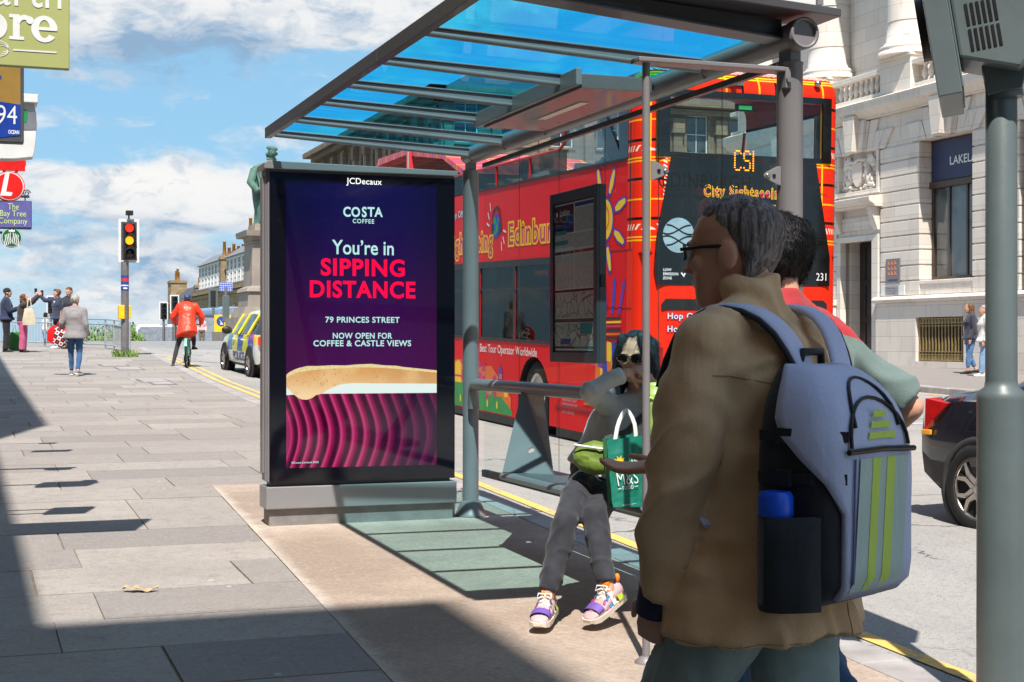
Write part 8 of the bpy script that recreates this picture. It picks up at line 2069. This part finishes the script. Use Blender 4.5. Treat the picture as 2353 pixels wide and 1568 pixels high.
# two walkers on the far pavement
w1 = gp_(2250, 862); w2 = gp_(2264, 866)
def rucksack(root, W, B, J):
    mb = MB(); mb.ell((0, -.20, 1.22), (.17, .10, .20), 18, 12); remesh(mb, 'rucksack', cloth('red_nylon', C_(196, 40, 60), .15, 200, 4, .6), root, .016, 3, .01)
    mb = MB(); mb.tube([(-.10, .10, 1.05), (-.11, .13, 1.25), (-.10, .0, 1.42), (-.09, -.14, 1.34)], .02, 8); mb.tube([(-.15, -.30, 1.12), (.15, -.30, 1.12)], .03, 8); mb.build('rucksack_strap', M_wh, root)
figure('person', 'woman in dark jacket with brown hair walking on the far pavement', w1 + Vector((.15, .5, .01)), face(86), 1.70, 1.0, P=WALK, fem=True, top=dict(mat=cloth('dark_navy_coat', C_(52, 52, 66)), infl=.03, hem=-.1, skirt=-.12, name='coat'), bottom=dict(mat=cloth('mid_jeans', C_(82, 122, 166)), infl=.014, len=.8), shoe=M_dkshoe, hair=dict(style='long', mat=HM_brown), vox=.018)
figure('person', 'grey-haired walker in white jacket and pale jeans with a red rucksack on the far pavement', w2, face(80), 1.64, 1.02, P=WALK, fem=True, top=dict(mat=cloth('white_jacket', C_(214, 210, 206)), infl=.03, hem=-.1, skirt=-.12, name='jacket'), bottom=dict(mat=cloth('pale_jeans', C_(130, 164, 200)), infl=.02), shoe=M_whshoe, hair=dict(style='short', mat=HM_white), extra=rucksack, vox=.018)
# people beyond the crest and behind the railing
figure('person', 'dark-haired woman in a white jacket beyond the pedestrian railing', at(104, 796, 62) + Vector((0, 0, -.2)), face(-60), 1.62, 1.0, fem=True, top=dict(mat=cloth('white_jacket', C_(214, 210, 206)), infl=.02), bottom=dict(mat=cloth('pale_jeans', C_(130, 164, 200))), shoe=M_whshoe, hair=dict(style='long', mat=HM_black), vox=.03)
figure('person', 'woman in a floral dark top standing by the maroon coach', at(436, 796, 80), face(180), 1.64, 1.0, fem=True, top=dict(mat=cloth('floral_top', C_(70, 72, 120), .5)), bottom=dict(mat=cloth('dark_jeans', C_(34, 40, 62))), shoe=M_dkshoe, hair=dict(style='long', mat=HM_white), vox=.03)
figure('person', 'pink-shirted person standing between two coaches', at(464, 796, 82), face(180), 1.66, 1.0, top=dict(mat=cloth('pink_shirt', C_(220, 176, 176))), bottom=dict(mat=cloth('khaki_trousers', C_(110, 100, 86))), shoe=M_dkshoe, hair=dict(style='short', mat=HM_brown), vox=.03)
# cyclist
cb = gp_(428, 848, -.06); hd_c = face(9); fc = Matrix.Rotation(hd_c, 3, 'Z')
bk = thing('bicycle', 'mint green bicycle ridden by the person in the red raincoat', 'bicycle', cb, hd_c)
M_mint = mat('mint_frame', C_(120, 196, 170), .35, coat=.4)
for y in (0, 1.02):
    mb = MB(); N = 28
    mb.tube([(0, y + .335 * math.cos(2 * math.pi * k / N), .345 + .335 * math.sin(2 * math.pi * k / N)) for k in range(N + 1)], .024, 8, caps=False); wo = mb.build('wheel', M_rub, bk)
    mb = MB(); mb.tube([(0, y + .305 * math.cos(2 * math.pi * k / N), .345 + .305 * math.sin(2 * math.pi * k / N)) for k in range(N + 1)], .012, 6, caps=False)
    for k in range(12): mb.tube([(0, y, .345), (0, y + .30 * math.cos(k * .5236), .345 + .30 * math.sin(k * .5236))], .003, 4)
    mb.tube([(-.05, y, .345), (.05, y, .345)], .02, 8); mb.build('rim', M_steel, wo)
mb = MB()
for a, b in (((0, .42, .29), (0, .25, .85)), ((0, .42, .29), (0, .90, .72)), ((0, .30, .70), (0, .86, .80)), ((-.05, 0, .345), (0, .42, .29)), ((.05, 0, .345), (0, .42, .29)), ((-.05, 0, .345), (0, .27, .78)), ((.05, 0, .345), (0, .27, .78)), ((0, .84, .88), (0, .93, .62)), ((-.05, 1.02, .345), (0, .93, .62)), ((.05, 1.02, .345), (0, .93, .62))): mb.tube([a, b], .017, 8)
N = 12; mb.sheet([[(x, .37 * math.cos(R(20 + 130 * k / N)) * 1, .345 + .37 * math.sin(R(20 + 130 * k / N))) for k in range(N + 1)] for x in (-.03, .03)])
mb.build('frame', M_mint, bk)
mb = MB(); mb.loft([[(-.08, .14, .93), (.08, .14, .93), (.08, .14, .98), (-.08, .14, .98)], [(-.06, .26, .94), (.06, .26, .94), (.06, .26, .98), (-.06, .26, .98)], [(-.02, .42, .94), (.02, .42, .94), (.02, .42, .97), (-.02, .42, .97)]]); mb.tube([(0, .25, .85), (0, .24, .94)], .014, 8); mb.build('saddle', M_btrim, bk, bevel=.015)
mb = MB(); mb.tube([(-.30, .66, 1.02), (-.2, .80, 1.04), (0, .84, 1.02), (.2, .80, 1.04), (.30, .66, 1.02)], .014, 8); mb.tube([(0, .84, .88), (0, .84, 1.03)], .016, 8); mb.build('handlebar', M_btrim, bk)
mb = MB(); mb.tube([(-.17, .42, .13), (-.08, .42, .13), (-.07, .42, .29), (.07, .42, .29), (.08, .42, .45), (.17, .42, .45)], .012, 6); mb.build('pedals', M_btrim, bk)
M_rain = mat('red_raincoat', C_(240, 62, 30), .5, var=.06, bump=.3, bs=7, coat=.05)
def cyc_extra(root, W, B, J):
    mb = MB(); mb.ell(W(0, -.01, .165), (.096, .125, .085), 18, 12, rot=B); mb.build('helmet', mat('blue_helmet', C_(44, 66, 110), .3, coat=.4), root)
    mb = MB()
    for k in range(-2, 3): mb.tube([W(k * .03, -.10, .17), W(k * .034, -.02, .252 - abs(k) * .012), W(k * .03, .07, .22)], .008, 6)
    mb.build('helmet_vent', M_btrim, root)
    mb = MB(); mb.ell(W(0, -.075, -.01), (.12, .08, .055), 16, 10, rot=B); mb.build('hood', M_rain, root)
figure('person', 'cyclist in red raincoat and blue helmet with a foot down at the kerb', cb, hd_c, 1.68, 1.0, P={'hipL': (-.09, .22, .94), 'hipR': (.09, .22, .98), 'knL': (-.22, .26, .52), 'anL': (-.31, .12, .10), 'knR': (.14, .55, .72), 'anR': (.15, .42, .52), 'shL': (-.17, .42, 1.46), 'shR': (.17, .42, 1.46), 'elL': (-.32, .50, 1.22), 'wrL': (-.30, .66, 1.06), 'elR': (.32, .50, 1.22), 'wrR': (.30, .66, 1.06), 'head': (.0, .50, 1.62)}, fem=True, top=dict(mat=M_rain, infl=.035, hem=-.16, skirt=-.36, arm=1.2, name='raincoat', fold=.012), bottom=dict(mat=cloth('black_tights', C_(48, 46, 54)), infl=.004, flare=.9, fold=.0), shoe=M_dkshoe, hair=dict(style='short', mat=HM_brown), extra=cyc_extra)
# passengers on the bus's open deck
bz = prof(14.6) - .12
for i, (x, y, c, hm, lab) in enumerate(((.40, 3.9, (190, 200, 214), HM_brown, 'passenger in pale blue shirt on the open top deck of the bus'), (.45, 4.75, (200, 170, 150), HM_black, 'black-haired passenger in tan top on the open top deck'), (.85, 5.5, (90, 120, 180), HM_white, 'white-haired passenger in blue on the open top deck'), (1.7, 4.4, (206, 120, 110), HM_brown, 'passenger in coral top on the far side of the top deck'), (1.8, 6.3, (220, 216, 210), HM_brown, 'passenger in white near the bus canopy'), (.42, 1.8, (210, 222, 236), HM_black, 'dark-haired passenger in pale shirt near the rear of the top deck'))):
    figure('person', lab, (6.85 + x, 14.6 + y, bz + .0245 * y + 2.26), 0, 1.70, 1.0, P={'hipL': (-.09, -.05, .56), 'hipR': (.09, -.05, .56), 'knL': (-.1, .38, .54), 'knR': (.1, .38, .54), 'anL': (-.1, .36, .10), 'anR': (.1, .36, .10), 'shL': (-.18, -.08, 1.06), 'shR': (.18, -.08, 1.06), 'elL': (-.22, .0, .80), 'wrL': (-.14, .22, .66), 'elR': (.22, .0, .80), 'wrR': (.14, .22, .66)}, top=dict(mat=cloth('passenger_top_%d' % i, C_(*c))), bottom=dict(mat=cloth('dark_jeans', C_(34, 40, 62))), shoe=M_dkshoe, hair=dict(style=('short', 'long')[i % 2], mat=hm), look=R((20, -30, 60, 90, -10, 40)[i]), vox=.025, group='passengers on the open top deck')
bpy.context.view_layer.update()
